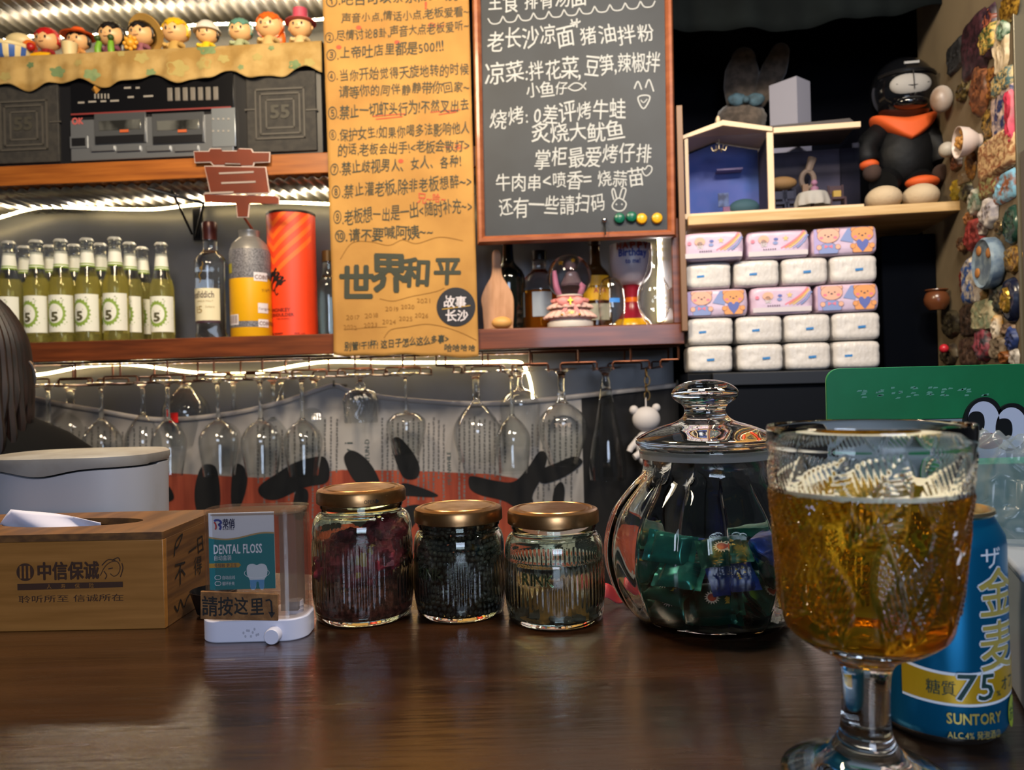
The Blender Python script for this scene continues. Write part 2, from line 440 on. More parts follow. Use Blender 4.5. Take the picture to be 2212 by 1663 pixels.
# ------------------------------------------------------------------ banner with newsprint and brush strokes
BD = .13
M_news = mat('newsprint_cloth', '#9a9694', .9, c2='#84807f', ns=4)
hem = [(40, 850), (75, 860), (200, 885), (340, 906), (480, 896), (600, 872), (680, 845), (722, 833), (760, 845), (860, 862), (1020, 872), (1150, 866), (1300, 850), (1465, 832)]
hp = smoothpath([B(x, y, BD) for x, y in hem], 10)
xL, xR = hp[0][0], bx(1262, BD, 950)
def hz(x):
    for (a, b), (c, d) in zip(hp, hp[1:]):
        if a <= x <= c: return b + (d - b) * (x - a) / (c - a + 1e-9)
    return hp[-1][1] if x > hp[-1][0] else hp[0][1]
zB = CT - .32
def by(x, z): return BD + .006 * math.sin(x * 9 + z * 3) + .003 * math.sin(x * 23 - z * 5)
ban = thing('wall_banner', 'sagging newsprint cloth banner with black brush strokes behind the hanging glasses', 'banner', BW.w(0, 0, 0), -BW.th)
def bg(u, v):
    x = xL + u * (hp[-1][0] - xL); z = zB + v * (hz(x) - zB)
    return (x, by(x, z), z)
mb = MB().grid(120, 40, bg)
for i, f in enumerate(mb.f):
    x = sum(mb.v[k].x for k in f) / 4
    mb.m[i] = 1 if x > xR else 0  # right end of the cloth is black: the shadow there put into its colour
mb.build('cloth', [M_news, mat('black_shaded_cloth', '#0d0d11', .85)], ban, solid=.001)
MB().tube([(x, by(x, z) - .002, z) for x, z in hp], .006, 8).build('hem', mat('banner_hem', '#a8a19c', .85), ban)
for (x, y) in ((724, 832), (1462, 832)):
    X, Z = B(x, y, BD); MB().tube([(X, BD + .1, Z), (X, BD - .012, Z)], .0035, 8).tube([(X, BD - .012, Z - .002), (X, BD - .012, Z + .012)], .0025, 6).build('hook', BLACK, ban)
def bpoly(pts): return smoothpath([B(x, y, BD) for x, y in pts], 5, True)
def onb(mb, e): return mb.map(lambda v: (v.x, by(v.x, v.z) - e, v.z))
def fillgrid(pts, step=.012):
    # polygon as clipped strips so that it follows the cloth
    bm = bmesh.new(); vs = [bm.verts.new((x, 0, z)) for x, z in pts]; bm.faces.new(vs)
    xs = [p[0] for p in pts]; zs = [p[1] for p in pts]
    x = min(xs) + step
    while x < max(xs):
        bmesh.ops.bisect_plane(bm, geom=bm.verts[:] + bm.edges[:] + bm.faces[:], plane_co=(x, 0, 0), plane_no=(1, 0, 0)); x += step
    z = min(zs) + step * 2
    while z < max(zs):
        bmesh.ops.bisect_plane(bm, geom=bm.verts[:] + bm.edges[:] + bm.faces[:], plane_co=(0, 0, z), plane_no=(0, 0, 1)); z += step * 2
    bm.verts.index_update(); r = ([v.co.copy() for v in bm.verts], [[v.index for v in f.verts] for f in bm.faces]); bm.free(); return r
org = MB()
o1 = [B(x, y, BD) for x, y in ((330, 1020), (430, 1026), (560, 1031), (640, 1026), (740, 1014), (850, 1016), (960, 1020), (1060, 1024), (1120, 1034), (1150, 1090), (1160, 1190), (1150, 1260), (330, 1260))]
org.add(*fillgrid(o1, .02)); onb(org, .0016)
org.build('orange_print', mat('orange_red_print', '#9a4630', .9, c2='#782f20', ns=5, sc3=(6, 1, .6)), ban, recalc=False)
bk = MB()
for pts in ([(338, 1046), (356, 1044), (370, 1060), (372, 1080), (338, 1086)], [(432, 1010), (458, 1004), (471, 1025), (475, 1093), (452, 1140), (424, 1110), (418, 1060)],
            [(505, 1010), (525, 1004), (537, 1030), (530, 1070), (515, 1100), (500, 1085)],
            [(690, 985), (707, 992), (714, 1018), (706, 1042), (660, 1052), (600, 1078), (568, 1072), (562, 1050), (600, 1022), (640, 998)],
            [(640, 1062), (662, 1055), (668, 1075), (655, 1120), (634, 1110)],
            [(745, 985), (762, 972), (790, 988), (812, 1018), (822, 1050), (800, 1062), (770, 1040), (752, 1012)],
            [(845, 955), (862, 945), (893, 980), (906, 1012), (898, 1034), (872, 1032), (856, 1000)],
            [(868, 1044), (905, 1052), (944, 1068), (936, 1074), (890, 1072), (868, 1068)],
            [(868, 1100), (900, 1090), (930, 1102), (905, 1120), (872, 1160), (862, 1130)],
            [(1012, 1035), (1022, 1028), (1070, 1038), (1110, 1040), (1140, 1010), (1165, 975), (1182, 985), (1170, 1030), (1150, 1075), (1170, 1110), (1140, 1120), (1095, 1085), (1040, 1070), (1016, 1056)],
            [(1162, 1018), (1200, 1000), (1240, 985), (1258, 998), (1225, 1025), (1185, 1042), (1166, 1040)],
            [(1196, 1060), (1212, 1040), (1220, 1062), (1210, 1120), (1192, 1130)],
            [(960, 1110), (1000, 1096), (1050, 1110), (1040, 1150), (980, 1150)]):
    bk.add(*fillgrid(bpoly(pts)))
onb(bk, .0028)
bk.build('brush_strokes', mat('black_brush_print', '#0b0c10', .85), ban, recalc=False)
tx = MB(); R = random.Random(3)
def btext(s, px, py, size, w=None, **k):
    X, Z = B(px, py, BD); text(tx, s, X, Z, size, w, up=True, **k)
btext('a v i', 764, 1000, .030, bold=.01); btext('/ HYUN-D', 800, 1012, .016); btext('MEANWHILE', 975, 1048, .014)
onb(tx, .002)
tx.build('printed_lettering', mat('newsprint_ink_green', '#3b4a48', .9), ban, recalc=False)
ln = MB()
for px in list(range(826, 960, 11)) + list(range(992, 1100, 11)) + list(range(560, 740, 13)) + list(range(120, 330, 13)) + list(range(1150, 1256, 12)):
    y = 905 + R.uniform(-8, 14) + (20 if px < 700 else 0); e = R.uniform(1000, 1130)
    while y < e:
        h = R.uniform(3, 9)
        a = B(px + R.uniform(-1, 1), y, BD); b = B(px, y + h, BD)
        if a[1] < hz(a[0]) - .02: ln.ribbon([a, b], .0042)
        y += h + R.uniform(1.5, 3)
onb(ln, .0018)
ln.build('newsprint_columns', mat('newsprint_ink_grey', '#5f5d5d', .9), ban, recalc=False)['kind'] = 'stuff'

# ------------------------------------------------------------------ wire racks for the stemmed glasses
M_copper = mat('bronze_wire', '#5a3626', .35, metal=.85)
def rack(label, tees, dx0, dx1):
    t = thing('glass_rack', label, 'glass rack', BW.w(0, 0, 0), -BW.th)
    for dd in (.015, .17):
        MB().tube([(bx(dx0), dd, ZL0 - .003), (bx(dx1), dd, ZL0 - .003)], .0028, 8).build('crossbar', M_copper, t)
    for (px, yb, h) in tees:
        X, Zb = B(px, yb, .015); m = MB(); wd_ = .041
        for dd in (.015, .17):
            m.tube([(X, dd, ZL0 - .003), (X, dd, Zb)], .0024, 8)
            a = -wd_ if h in (0, -1) else 0; b = wd_ if h in (0, 1) else 0
            pts = ([(X - wd_, dd, Zb - .016), (X - wd_, dd, Zb - .003), (X - wd_ + .003, dd, Zb)] if a else [(X, dd, Zb)]) + ([(X + wd_ - .003, dd, Zb), (X + wd_, dd, Zb - .003), (X + wd_, dd, Zb - .016)] if b else [(X, dd, Zb)])
            m.tube(pts, .0022, 8)
        if h in (0, -1): m.tube([(X - wd_, .0, Zb - .016), (X - wd_, .18, Zb - .016)], .0022, 8)
        if h in (0, 1): m.tube([(X + wd_, .0, Zb - .016), (X + wd_, .18, Zb - .016)], .0022, 8)
        m.build('hanger', M_copper, t)
rack('long bronze wire glass rack under the shelf at the left', [(70, 819, 0), (163, 817, 0), (260, 813, 0), (362, 810, 0), (462, 806, 0), (567, 803, 0), (668, 799, 0)], 30, 715)
rack('short bronze wire glass rack under the hanging kraft paper', [(767, 796, 0), (870, 793, 0)], 735, 926)
rack('bronze wire glass rack below the snow globe shelf', [(942, 790, 1), (1042, 788, 0), (1145, 786, 0), (1250, 783, 0), (1363, 780, 0), (1466, 776, -1)], 942, 1468)
# ================================================================== BAR COUNTER
def counter_mat(name, c, c2):
    m = mat(name, c, .24, c2=c2, ns=7, sc3=(.5, 5, 5), bump=.35, bs=14, bsc=(1.2, 14, 1), rvar=.08, detail=7, lo=.35, hi=.68, coat=.15)
    b = m.node_tree.nodes['Principled BSDF']; b.inputs['Coat Weight'].default_value = .7; b.inputs['Coat Roughness'].default_value = .16
    nt = m.node_tree; N = nt.nodes; tc = N.new('ShaderNodeTexCoord'); mp = N.new('ShaderNodeMapping'); mp.inputs['Scale'].default_value = (3, 11, 1)
    n = N.new('ShaderNodeTexNoise'); n.inputs['Scale'].default_value = 5; n.inputs['Detail'].default_value = 9; n.inputs['Roughness'].default_value = .7
    r = N.new('ShaderNodeMapRange'); r.inputs[1].default_value = .44; r.inputs[2].default_value = .60; r.inputs[3].default_value = .08; r.inputs[4].default_value = .27
    nt.links.new(tc.outputs['Object'], mp.inputs[0]); nt.links.new(mp.outputs[0], n.inputs[0]); nt.links.new(n.outputs[0], r.inputs[0]); nt.links.new(r.outputs[0], b.inputs['Coat Roughness'])
    bp = N.new('ShaderNodeBump'); bp.inputs['Strength'].default_value = .4; bp.inputs['Distance'].default_value = .001; nt.links.new(n.outputs[0], bp.inputs['Height']); nt.links.new(bp.outputs[0], b.inputs['Coat Normal'])
    return m
M_cnt = counter_mat('dark_varnished_wood', '#25140b', '#3a210e')
M_cnt2 = counter_mat('dark_varnished_wood_grey', '#21160f', '#2f2218')
cnt = thing('bar_counter', 'glossy dark brown varnished wooden bar counter in the foreground', 'counter')
s0, s1 = gp(1540, 1400), gp(1607, 1655)
def seam(y): return s0.x + (s1.x - s0.x) * (y - s0.y) / (s1.y - s0.y)
def back(x): return .69 - .30 * (x - .13)
yb = back(seam(.68))
MB().slab([(-1.15, -.35), (seam(-.35) - .00005, -.35), (seam(yb) - .00005, yb), (-1.15, back(-1.15))], CT - .045, CT).build('board', M_cnt, cnt)
MB().slab([(seam(-.35) + .00005, -.35), (1.1, -.35), (1.1, .62), (seam(yb) + .00005, yb)], CT - .045, CT).build('board', M_cnt2, cnt)
MB().bb(-1.1, 1.05, -.1, -.06, 0, CT - .045).build('front_panel', mat('counter_front_wood', '#2a170f', .5), cnt)

# ------------------------------------------------------------------ ribbed food jars with bronze lids
M_lid = mat('bronze_lid', '#a17a52', .34, metal=1, c2='#86623c', ns=60, rvar=.06)
def jar_profile(R, h, rb, neck, hn, t=.0024):
    # outer then inner wall, closed
    out = [(0, .0015), (rb * .7, .001), (rb, 0), (rb + .003, .0015), (R - .001, .008), (R, .014)]
    n = 26
    z0, z1 = .014, h - hn - .016
    out += [(R, z0 + (z1 - z0) * i / n) for i in range(1, n + 1)]
    for k in range(1, 7):
        a = k / 6 * PI / 2; out.append((neck + (R - neck) * math.cos(a), z1 + (.016) * math.sin(a)))
    out += [(neck, h - hn * .8), (neck + .001, h - hn * .75), (neck + .001, h - .001), (neck, h)]
    inn = [(neck - t, h), (neck - t, h - hn)]
    for k in range(6, 0, -1):
        a = k / 6 * PI / 2; inn.append((neck - t + (R - neck) * math.cos(a), z1 + (.014) * math.sin(a)))
    inn += [(R - t, z1), (R - t, .016), (R - t - .004, .008), (rb, .005), (0, .0045)]
    return out + inn, len(out), z1
def jar(px, front_y, R, h, label, lidr=.0372, nrib=60, plaque=None, rz=0, openmark=False):
    rb = R - .005
    t = thing('food_jar', label, 'jar', gc(px, front_y, rb), rz, 'ribbed glass jars with bronze lids')
    prof, no, z1 = jar_profile(R, h, rb, lidr - .0035, .019)
    def mod(r, a, z, i):
        if i < no and .012 < z < z1 - .002:
            e = min(1, (z - .012) / .01, (z1 - .002 - z) / .012)
            x = (a - math.radians(plaque) + PI) % (2 * PI) - PI if plaque is not None else 9
            if abs(x) < .46 and abs(z - h * .46) < h * .095: return r + .0006
            return r + .0011 * e * abs(math.cos(a * nrib / 2)) - .0004
        return r
    m = MB().lathe(prof, nrib * 5, mod=mod)
    if plaque is not None:
        rr = R + .0006; a0 = math.radians(plaque)
        def cyl(x, z): a = a0 + x / rr; return (rr * math.cos(a), rr * math.sin(a), z)
        e = MB(); text(e, 'RINK', -.0135, h * .46 - .0055, .013, .027, bold=.02, fn=cyl)
        k = .0009
        vs = e.v[:]; n = len(vs)
        m.add(vs, e.f)
        m.add([Vector((v.x * (1 + k / rr), v.y * (1 + k / rr), v.z)) for v in vs], e.f)
    m.build('glass_body', GLASS_GREEN, t, angle=60, recalc=plaque is None)
    # lid
    lz = h - .0112; L = lidr
    lid = MB().lathe([(L - .0035, lz + .001), (L - .001, lz), (L, lz + .0008), (L, lz + .0088), (L - .001, lz + .0108), (L - .004, lz + .0121), (L - .0055, lz + .0120), (L - .0065, lz + .0110), (L - .0085, lz + .0112), (L - .0095, lz + .0121), (0, lz + .0124), (0, lz + .0113), (L - .0035, lz + .0112), (L - .0035, lz + .001)], 96).build('lid', M_lid, t, angle=35)
    if openmark:
        mk = MB(); rr = L + .0002; text(mk, 'OPEN▶', -.0065, 0, .0042, .013, fn=lambda x, z: (rr * math.cos(-PI / 2 + .42 + x / rr), rr * math.sin(-PI / 2 + .42 + x / rr), lz + .0028 + z))
        mk.build('lid_lettering', INK, lid, recalc=False)
    return t, z1
j1, z1 = jar(788, 1355, .0415, .1065, 'tallest ribbed jar holding dark red dried flowers, bronze lid', openmark=True, plaque=-18)
j2, z2 = jar(996, 1346, .0382, .0885, 'ribbed glass jar full of black peppercorns between two other jars', plaque=-125)
j3, z3 = jar(1201, 1362, .0402, .0885, 'ribbed glass jar nearly empty with tan crumbs at the bottom', plaque=-112)
R = random.Random(11)
# dried roselle: granular bed plus crumpled petals
def crumple(sd, amp=.28, fr=2.6):
    return lambda v: v * (1 + amp * nz(v + Vector((sd, sd * 1.7, 0)), fr) + amp * .5 * nz(v + Vector((sd, 0, 3)), fr * 3))
M_red = mat('dried_red_petals', '#7a222c', .65, c2='#47101a', ns=90, bump=.5, bs=300)
M_redp = mat('red_brown_crumbs', '#703628', .9, c2='#42190f', ns=240, bump=.7, bs=500)
b = MB().lathe([(0, .0052), (.034, .0052), (.0375, .010), (.038, .02), (.036, .030), (.025, .034), (0, .036)], 48, mod=lambda r, a, z, i: r * (1 + .02 * nz((math.cos(a) * 3, math.sin(a) * 3, z * 90))) if z < .025 else r)
b.build('crumbs', M_redp, j1)['kind'] = 'stuff'
p = MB()
for (x, y, z, r) in ((-.020, -.014, .045, .017), (.016, -.016, .052, .019), (.0, .016, .05, .02), (-.012, .01, .058, .016), (.02, -.004, .071, .0165), (-.022, .004, .056, .014), (.022, .012, .05, .015), (.002, -.022, .040, .015), (-.006, -.008, .05, .018)):
    p.sph((x, y, z), (r, r, r * .9), 40, 26, fn=crumple(R.random() * 9))
p.build('dried_petals', M_red, j1)['kind'] = 'stuff'
p = MB()
for (x, z, r) in ((.006, .052, .006), (.003, .04, .004), (.014, .06, .005), (-.008, .028, .003)):
    p.sph((x, -math.sqrt(max(.0362 ** 2 - x * x, 0)) + r * .45, z), (r * .7, r * .5, r), 14, 10, fn=crumple(R.random() * 9))
p.build('pale_petal_flecks', mat('tan_petals', '#8a6434', .8), j1)
# peppercorns
p = MB(); n = 0
cand = []
for z in [.0075 + .0043 * i for i in range(17)]:
    rmax = .0352 if z < z2 else max(.030, .0352 - (z - z2) * .4)
    ring = [rmax - .0020, rmax - .0058] + ([rmax - .0098, rmax - .014, rmax - .018, .01] if z > .07 else [])
    for q in ring:
        k = int(2 * PI * q / .0044); o = R.random() * 6
        for i in range(k):
            a = o + 2 * PI * i / k + R.uniform(-.03, .03); cand.append((q * math.cos(a), q * math.sin(a), z + R.uniform(-.001, .001)))
for c_ in cand: p.sph(c_, R.uniform(.0019, .0025), 8, 6)
p.build('peppercorns', mat('black_peppercorn', '#1d1a17', .45, c2='#39332b', ns=120), j2)['kind'] = 'stuff'
# tan crumbs
p = MB().grid(40, 40, lambda u, v: ((lambda r, a: (r * math.cos(a), r * math.sin(a), .0056 + .019 * max(0, 1 - ((r * math.cos(a) - .002) ** 2 + (r * math.sin(a) - .008) ** 2) / .0009) + .0012 * nz((r * 90, a * 3, 1))))(v * .0345, u * 2 * PI)))
p.build('tan_crumbs', mat('tan_sugar', '#8c5f2c', .9, c2='#6a4a2c', ns=150, bump=.5, bs=300), j3)
p = MB()
for i in range(24):
    a = R.uniform(0, 2 * PI); q = R.uniform(.022, .033); s_ = R.uniform(.003, .007)
    p.sph((q * math.cos(a), q * math.sin(a), .0065), (s_, s_ * .7, s_ * .45), 10, 6, fn=crumple(i))
p.build('leaf_bits', mat('grey_brown_bits', '#4a4038', .9), j3)['kind'] = 'stuff'

# ------------------------------------------------------------------ lobed candy jar
cj = thing('candy_jar', 'large lobed glass candy jar with a domed glass lid', 'jar', gc(1536, 1383, .0565))
prof = [(0, .0022), (.035, .002), (.048, 0), (.052, .0012), (.058, .006), (.0655, .018), (.071, .032), (.0738, .046), (.0742, .058), (.0722, .072), (.0675, .087), (.061, .1), (.0545, .110), (.0512, .1155), (.0505, .120), (.0505, .131), (.053, .1325), (.0535, .1355), (.0518, .137)]
no = len(prof)
fine = []
for (r0, z0), (r1, z1_) in zip(prof, prof[1:]):
    k = 4 if .004 < z0 < .11 else 1
    fine += [(r0 + (r1 - r0) * i / k, z0 + (z1_ - z0) * i / k) for i in range(k)]
fine.append(prof[-1]); fine = [(r * (1 + .11 * min(1, max(0, (.118 - z) / .03))), z) for r, z in fine]; P2 = [Vector((r, z, 0)) for r, z in fine]
for _ in range(3): P2 = [P2[0]] + [(P2[i - 1] + P2[i] * 2 + P2[i + 1]) / 4 if .006 < P2[i].y < .112 else P2[i] for i in range(1, len(P2) - 1)] + [P2[-1]]
fine = [(p.x, p.y) for p in P2]; nf = len(fine)
inn = [(max(r - .0028, 0), max(z, .006)) for r, z in reversed(fine) if r > .03] + [(0, .006)]
def cmod(r, a, z, i):
    e = max(0, min(1, (z - .003) / .02, (.1165 - z) / .012))
    w = abs(math.cos(a * 14 / 2 + .4))
    return r + (.0050 if i < nf else .0030) * e * (w ** .6 - .7)
MB().lathe(fine + inn, 320, mod=cmod).build('glass_body', GLASS, cj, angle=70)
MB().lathe([(.0507, .1245), (.0528, .1245), (.0532, .131), (.0507, .131), (.0507, .1245)], 64, mi=0).map(lambda v: (v.x, v.y, v.z + .004)).build('gasket', thin_clear('gasket_plastic', '#dcdcdc', .15, .45, '#c8c8c8', .25), cj)
lp = [(0, .138), (.047, .138), (.0545, .1395), (.0558, .1425), (.054, .1455), (.046, .150), (.034, .1545), (.024, .1575), (.0185, .161), (.0165, .1645), (.0165, .1685), (.0185, .1715), (.023, .1745), (.0258, .178), (.0262, .181), (.024, .1845), (.0185, .188), (.010, .1905), (0, .1912)]
MB().lathe(smoothpath(lp, 4)[:], 96).map(lambda v: (v.x, v.y, v.z - .0008)).build('lid', GLASS, cj, angle=60)
# wrapped candies: pillow packs with crimped ends
M_cg = mat('green_foil', '#0d4038', .28, metal=.55, c2='#0f5248', ns=40)
M_cb = mat('blue_foil', '#172a74', .28, metal=.55, c2='#2144a8', ns=40)
M_ct = mat('teal_foil', '#16605c', .26, metal=.55, c2='#1d7a70', ns=40)
M_sun = mat('red_sunburst_print', '#8f2c22', .4, c2='#c04a2c', ns=200); M_wh = mat('white_print', '#d8d0c4', .4); M_yl = mat('yellow_print', '#b69a30', .4)
def candy(mt, kind):
    m = MB(); W, Hh, T = .019, .012, .0062; nx, ny = 22, 10
    for sgn in (-1, 1):
        def f(u, v):
            x = (u * 2 - 1); y = (v * 2 - 1)
            e = max(0, 1 - (abs(x) / .8) ** 4) * max(0, 1 - y ** 4) if abs(x) < .8 else 0
            zz = sgn * T * e ** .5 + .0006 * math.sin(y * 26) * (abs(x) > .78) + .0007 * nz((x * 3, y * 3, sgn * 4))
            return (x * W * (1 + .012 * math.cos(v * 60) * (abs(x) > .95)), y * Hh, zz)
        m.grid(nx, ny, f)
    o = m.build('wrapped_candy', mt, angle=60)
    if kind:
        k = MB()
        for sg in (-1, 1):
            z = sg * (T + .0006); q = []
            for i in range(32):
                rr = .0052 if i % 2 else .0034; a = i * PI / 16; q.append((-.004 + rr * math.cos(a), rr * math.sin(a)))
            k.add([(x, y, z) for x, y in q], [tuple(range(32))], 1)
            k.add([(-.004 + .0028 * math.cos(i * PI / 8), .0028 * math.sin(i * PI / 8), z + sg * .0003) for i in range(16)], [tuple(range(16))], 0)
            for i in range(7):
                xx, yy = .006 + .003 * math.cos(i * 2.1), .004 * math.sin(i * 2.4)
                k.add([(xx - .0012, yy - .0008, z * .93), (xx + .0012, yy - .0004, z * .93), (xx, yy + .0014, z * .93)], [(0, 1, 2)], 2)
        k.build('wrapper_print', [M_sun, M_wh, M_yl], o, recalc=False)
    return o
protos = {'g': candy(M_cg, 1), 'b': candy(M_cb, 1), 't': candy(M_ct, 0)}
used = set(); cands = []
LB = {'g': 'dark green foil candy with a red sunburst print in the lobed jar', 'b': 'dark blue foil candy with a red sunburst print in the lobed jar', 't': 'plain teal foil candy in the lobed jar'}
R = random.Random(5)
spots = []
for (zc, rr, n, ks) in ((.016, .040, 7, 'ggtgbbg'), (.020, .012, 2, 'gb'), (.029, .048, 8, 'ggtgbbtg'), (.036, .02, 3, 'tgb'), (.044, .050, 8, 'gbtgtbgb'), (.052, .022, 3, 'gtb'), (.060, .047, 5, 'gtgbt')):
    o = R.random() * 6
    for i in range(n):
        a = o + 2 * PI * i / n; z = zc + R.uniform(-.002, .003)
        if zc >= .058: a = -PI / 2 + (i - 2) * .85
        spots.append((rr, a, z, ks[i], R.uniform(.5, 1.2) if rr > .03 else R.uniform(-.3, .3)))
for rr, a, z, k, tilt in spots:
    c_ = protos[k] if k not in used else dup(protos[k]); used.add(k)
    c_.location = (cj.location.x + rr * math.cos(a), cj.location.y + rr * math.sin(a), CT + z)
    ez = Matrix.Rotation(a + PI / 2 + R.uniform(-.35, .35), 3, 'Z') @ Matrix.Rotation(tilt + (PI if R.random() < .0 else 0), 3, 'X') @ Matrix.Rotation(R.uniform(-.3, .3), 3, 'Y')
    c_.rotation_euler = ez.to_euler(); tag(c_, LB[k], 'candy', 'wrapped candies in the lobed jar')

# ------------------------------------------------------------------ pressed glass goblet of beer
g = gp(1871, 1690); bgx = g.x
BGL = thing('beer_goblet', 'pressed glass goblet of amber beer with leaf relief in front of the blue can', 'glass', (g.x, g.y, CT))
SH = .030
outer = [(0, .0045), (.018, .003), (.033, .0), (.0365, .0006), (.0378, .0025), (.0370, .0045), (.033, .0064), (.025, .0095), (.0180, .0140), (.0130, .0205), (.0110, .027), (.0104, .037), (.0106, .050), (.0122, .056), (.0165, .0605), (.0250, .0645), (.0318, .069), (.0360, .0735), (.0376, .081)]
outer = smoothpath(outer, 3)
for i in range(1, 70):
    z = .081 + (.157 - .081) * i / 70; outer.append((.0376 + (.0443 - .0376) * ((z - .081) / .076), z))
outer += [(.0445, .1575), (.0449, .159), (.0450, .161), (.0450, .165), (.0447, .167), (.0442, .1675)]
inner = [(.0437, .1670), (.0433, .158), (.0426, .150), (.0404, .125), (.038, .102), (.0352, .084), (.0325, .0775), (.026, .072), (.015, .0695), (0, .069)]
NO = len(outer)
# leaf relief: mid-ribs with slanted barbs
leaves = []
for (a0, zz0, a1, zz1) in ((-.95, .080, -.35, .128), (-.15, .076, -.62, .122), (.62, .078, .25, .126), (.30, .074, .95, .120), (-.05, .118, .48, .140), (-1.0, .118, -.55, .154), (.75, .126, 1.05, .155), (-.45, .126, -.1, .155), (.1, .136, .42, .157), (-.95, .100, -1.25, .135)):
    for rep in range(3): leaves.append((a0 + rep * 2.094, zz0, a1 + rep * 2.094, zz1))
def relief(a, z):
    h = 0
    for (a0, z0_, a1, z1_) in leaves:
        da = (a - a0 + PI) % (2 * PI) - PI; x = da * .042; y = z - z0_
        X, Y = (a1 - a0) * .042, z1_ - z0_; L = math.hypot(X, Y); t = (x * X + y * Y) / L / L
        if -.02 < t < 1.02:
            d = (x * Y - y * X) / L; ad = abs(d); w = .0125 * math.sin(PI * min(max(t, 0), 1) ** .8) + .0006
            if ad < .0009: h = max(h, .0014)
            elif ad < w:
                h = max(h, .0017 * (.5 + .5 * math.sin((t * L - ad * .9) * 2 * PI / .0032)) * min(1, (w - ad) / .002))
    return h
def gmod(r, a, z, i):
    if i < NO and .072 < z < .1575: return r + relief(a, z) * min(1, (z - .072) / .008) * (1 if z < .137 else .6)
    if i < NO and .004 < z < .03 and r < .034: return r
    return r
def shear(v): return (v.x + SH * max(0, v.z - .01), v.y, v.z)
MB().lathe(outer + inner, 420, mod=gmod).map(shear).build('glass', GLASS, BGL, angle=75)
ZB_ = .1368
def inner_r(z):
    pr = sorted([(z_, r) for r, z_ in inner])
    for (za, ra), (zb, rb_) in zip(pr, pr[1:]):
        if za <= z <= zb: return ra + (rb_ - ra) * (z - za) / (zb - za + 1e-9)
    return pr[-1][1]
bp_ = [(0, .0686)] + [(inner_r(.0695 + (ZB_ - .0695) * i / 24) + .0003, .0695 + (ZB_ - .0695) * i / 24) for i in range(25)] + [(0, ZB_)]
MB().lathe(bp_, 96).map(shear).build('beer', liquid('amber_beer', '#f7d268', '#e0a828', .12), BGL, angle=40)
fo = MB().lathe([(inner_r(ZB_) - .0002, ZB_), (inner_r(ZB_) - .0001, ZB_ + .0022), (inner_r(ZB_) - .003, ZB_ + .0018), (inner_r(ZB_) - .009, ZB_ + .0008), (inner_r(ZB_) - .012, ZB_ + .0002), (inner_r(ZB_) - .0002, ZB_ + .0001)], 96).map(shear)
fo.build('foam_ring', mat('beer_foam', '#e8e2cf', .7, sss=.3), BGL)

# ------------------------------------------------------------------ blue beer can
g = gp(2040, 1622); D = g.y + .030
cx = at(2160, 1500, D).x - .033
can = thing('beer_can', 'blue teal beer can with gold characters behind the goblet', 'can', (cx, D, CT))
M_can = mat('blue_can_metal', '#0a6f9c', .3, metal=.65)
MB().lathe([(0, .004), (.022, .003), (.0235, 0), (.0265, .001), (.031, .006), (.033, .0105), (.033, .101), (.0325, .105), (.029, .112), (.0272, .1152)], 96, mids=[1, 1, 1, 1, 0, 0, 0, 0, 0]).build('body', [M_can, mat('can_aluminium', '#c8c6c0', .25, metal=1)], can, angle=50)
top = MB().lathe([(.0272, .1150), (.0286, .1165), (.0282, .1182), (.0268, .1182), (.0255, .1165), (.0250, .1135), (.0235, .1128), (0, .1132)], 64)
top.build('can_end', mat('pale_gold_aluminium', '#d9c79a', .3, metal=1), can, angle=50)
tb = MB().slab([(x, y) for x, y in rrect(.016, .024, .0075)], .1138, .1148); tb.build('pull_tab', _M['can_aluminium'], can)
RC = .0332
def cc(off, dr=0):
    def f(x, z):
        a = -PI / 2 + (off + x) / RC; r = RC + dr
        return (r * math.cos(a), r * math.sin(a), z)
    return f
def cband(mb, x0, x1, zf0, zf1, off, dr, mi=0, n=40):
    f = cc(off, dr); mb.grid(n, 1, lambda u, v: f(x0 + u * (x1 - x0), zf0(u) + v * (zf1(u) - zf0(u))), mi)
G1 = mat('gold_character_print', '#c9b45a', .35, metal=.4); W1 = mat('white_character_edge', '#dfe4ea', .4); YB = mat('yellow_band_print', '#c49a1c', .35, metal=.35); DKG = mat('dark_green_print', '#173a36', .5)
lb = MB()
zlo = lambda u: .0245 + .0035 * (abs(u - .42) * 1.5) ** 2; zhi = lambda u: .0385 + .008 * (abs(u - .40) * 1.55) ** 2
cband(lb, -.034, .031, lambda u: zlo(u) - .0014, lambda u: zhi(u) + .0014, .0, .0001, 1); cband(lb, -.034, .031, zlo, zhi, 0, .0003, 2)
for ch, z in (('金', .0695), ('麦', .0430)):
    text(lb, ch, .0152, z, .0262, .0262, bold=.034, mi=1, fn=cc(0, .0002), center=True); text(lb, ch, .0152, z, .0262, .0262, bold=.012, mi=0, fn=cc(0, .0005), center=True)
text(lb, 'ザ', .0110, .0985 - .006, .012, .014, mi=1, fn=cc(0, .0002), center=True)
text(lb, '75', .0005, .0268, .0185, .0205, bold=.05, mi=1, fn=cc(0, .0006), center=True, shear=.12); text(lb, '75', .0005, .0268, .0185, .0205, bold=.01, mi=3, fn=cc(0, .0009), center=True, shear=.12)
text(lb, '糖質', -.0225, .0290, .008, .0135, mi=3, fn=cc(0, .0006)); text(lb, '%', .0115, .0275, .004, .0035, mi=3, fn=cc(0, .0006)); text(lb, 'オフ', .0150, .0300, .008, .0125, mi=3, fn=cc(0, .0006))
text(lb, 'SUNTORY', .0005, .0145, .0075, .0285, bold=.02, mi=0, fn=cc(0, .0003), center=True); text(lb, 'ALC.4% 発泡酒②', .0005, .0072, .0045, .0275, mi=0, fn=cc(0, .0003), center=True)
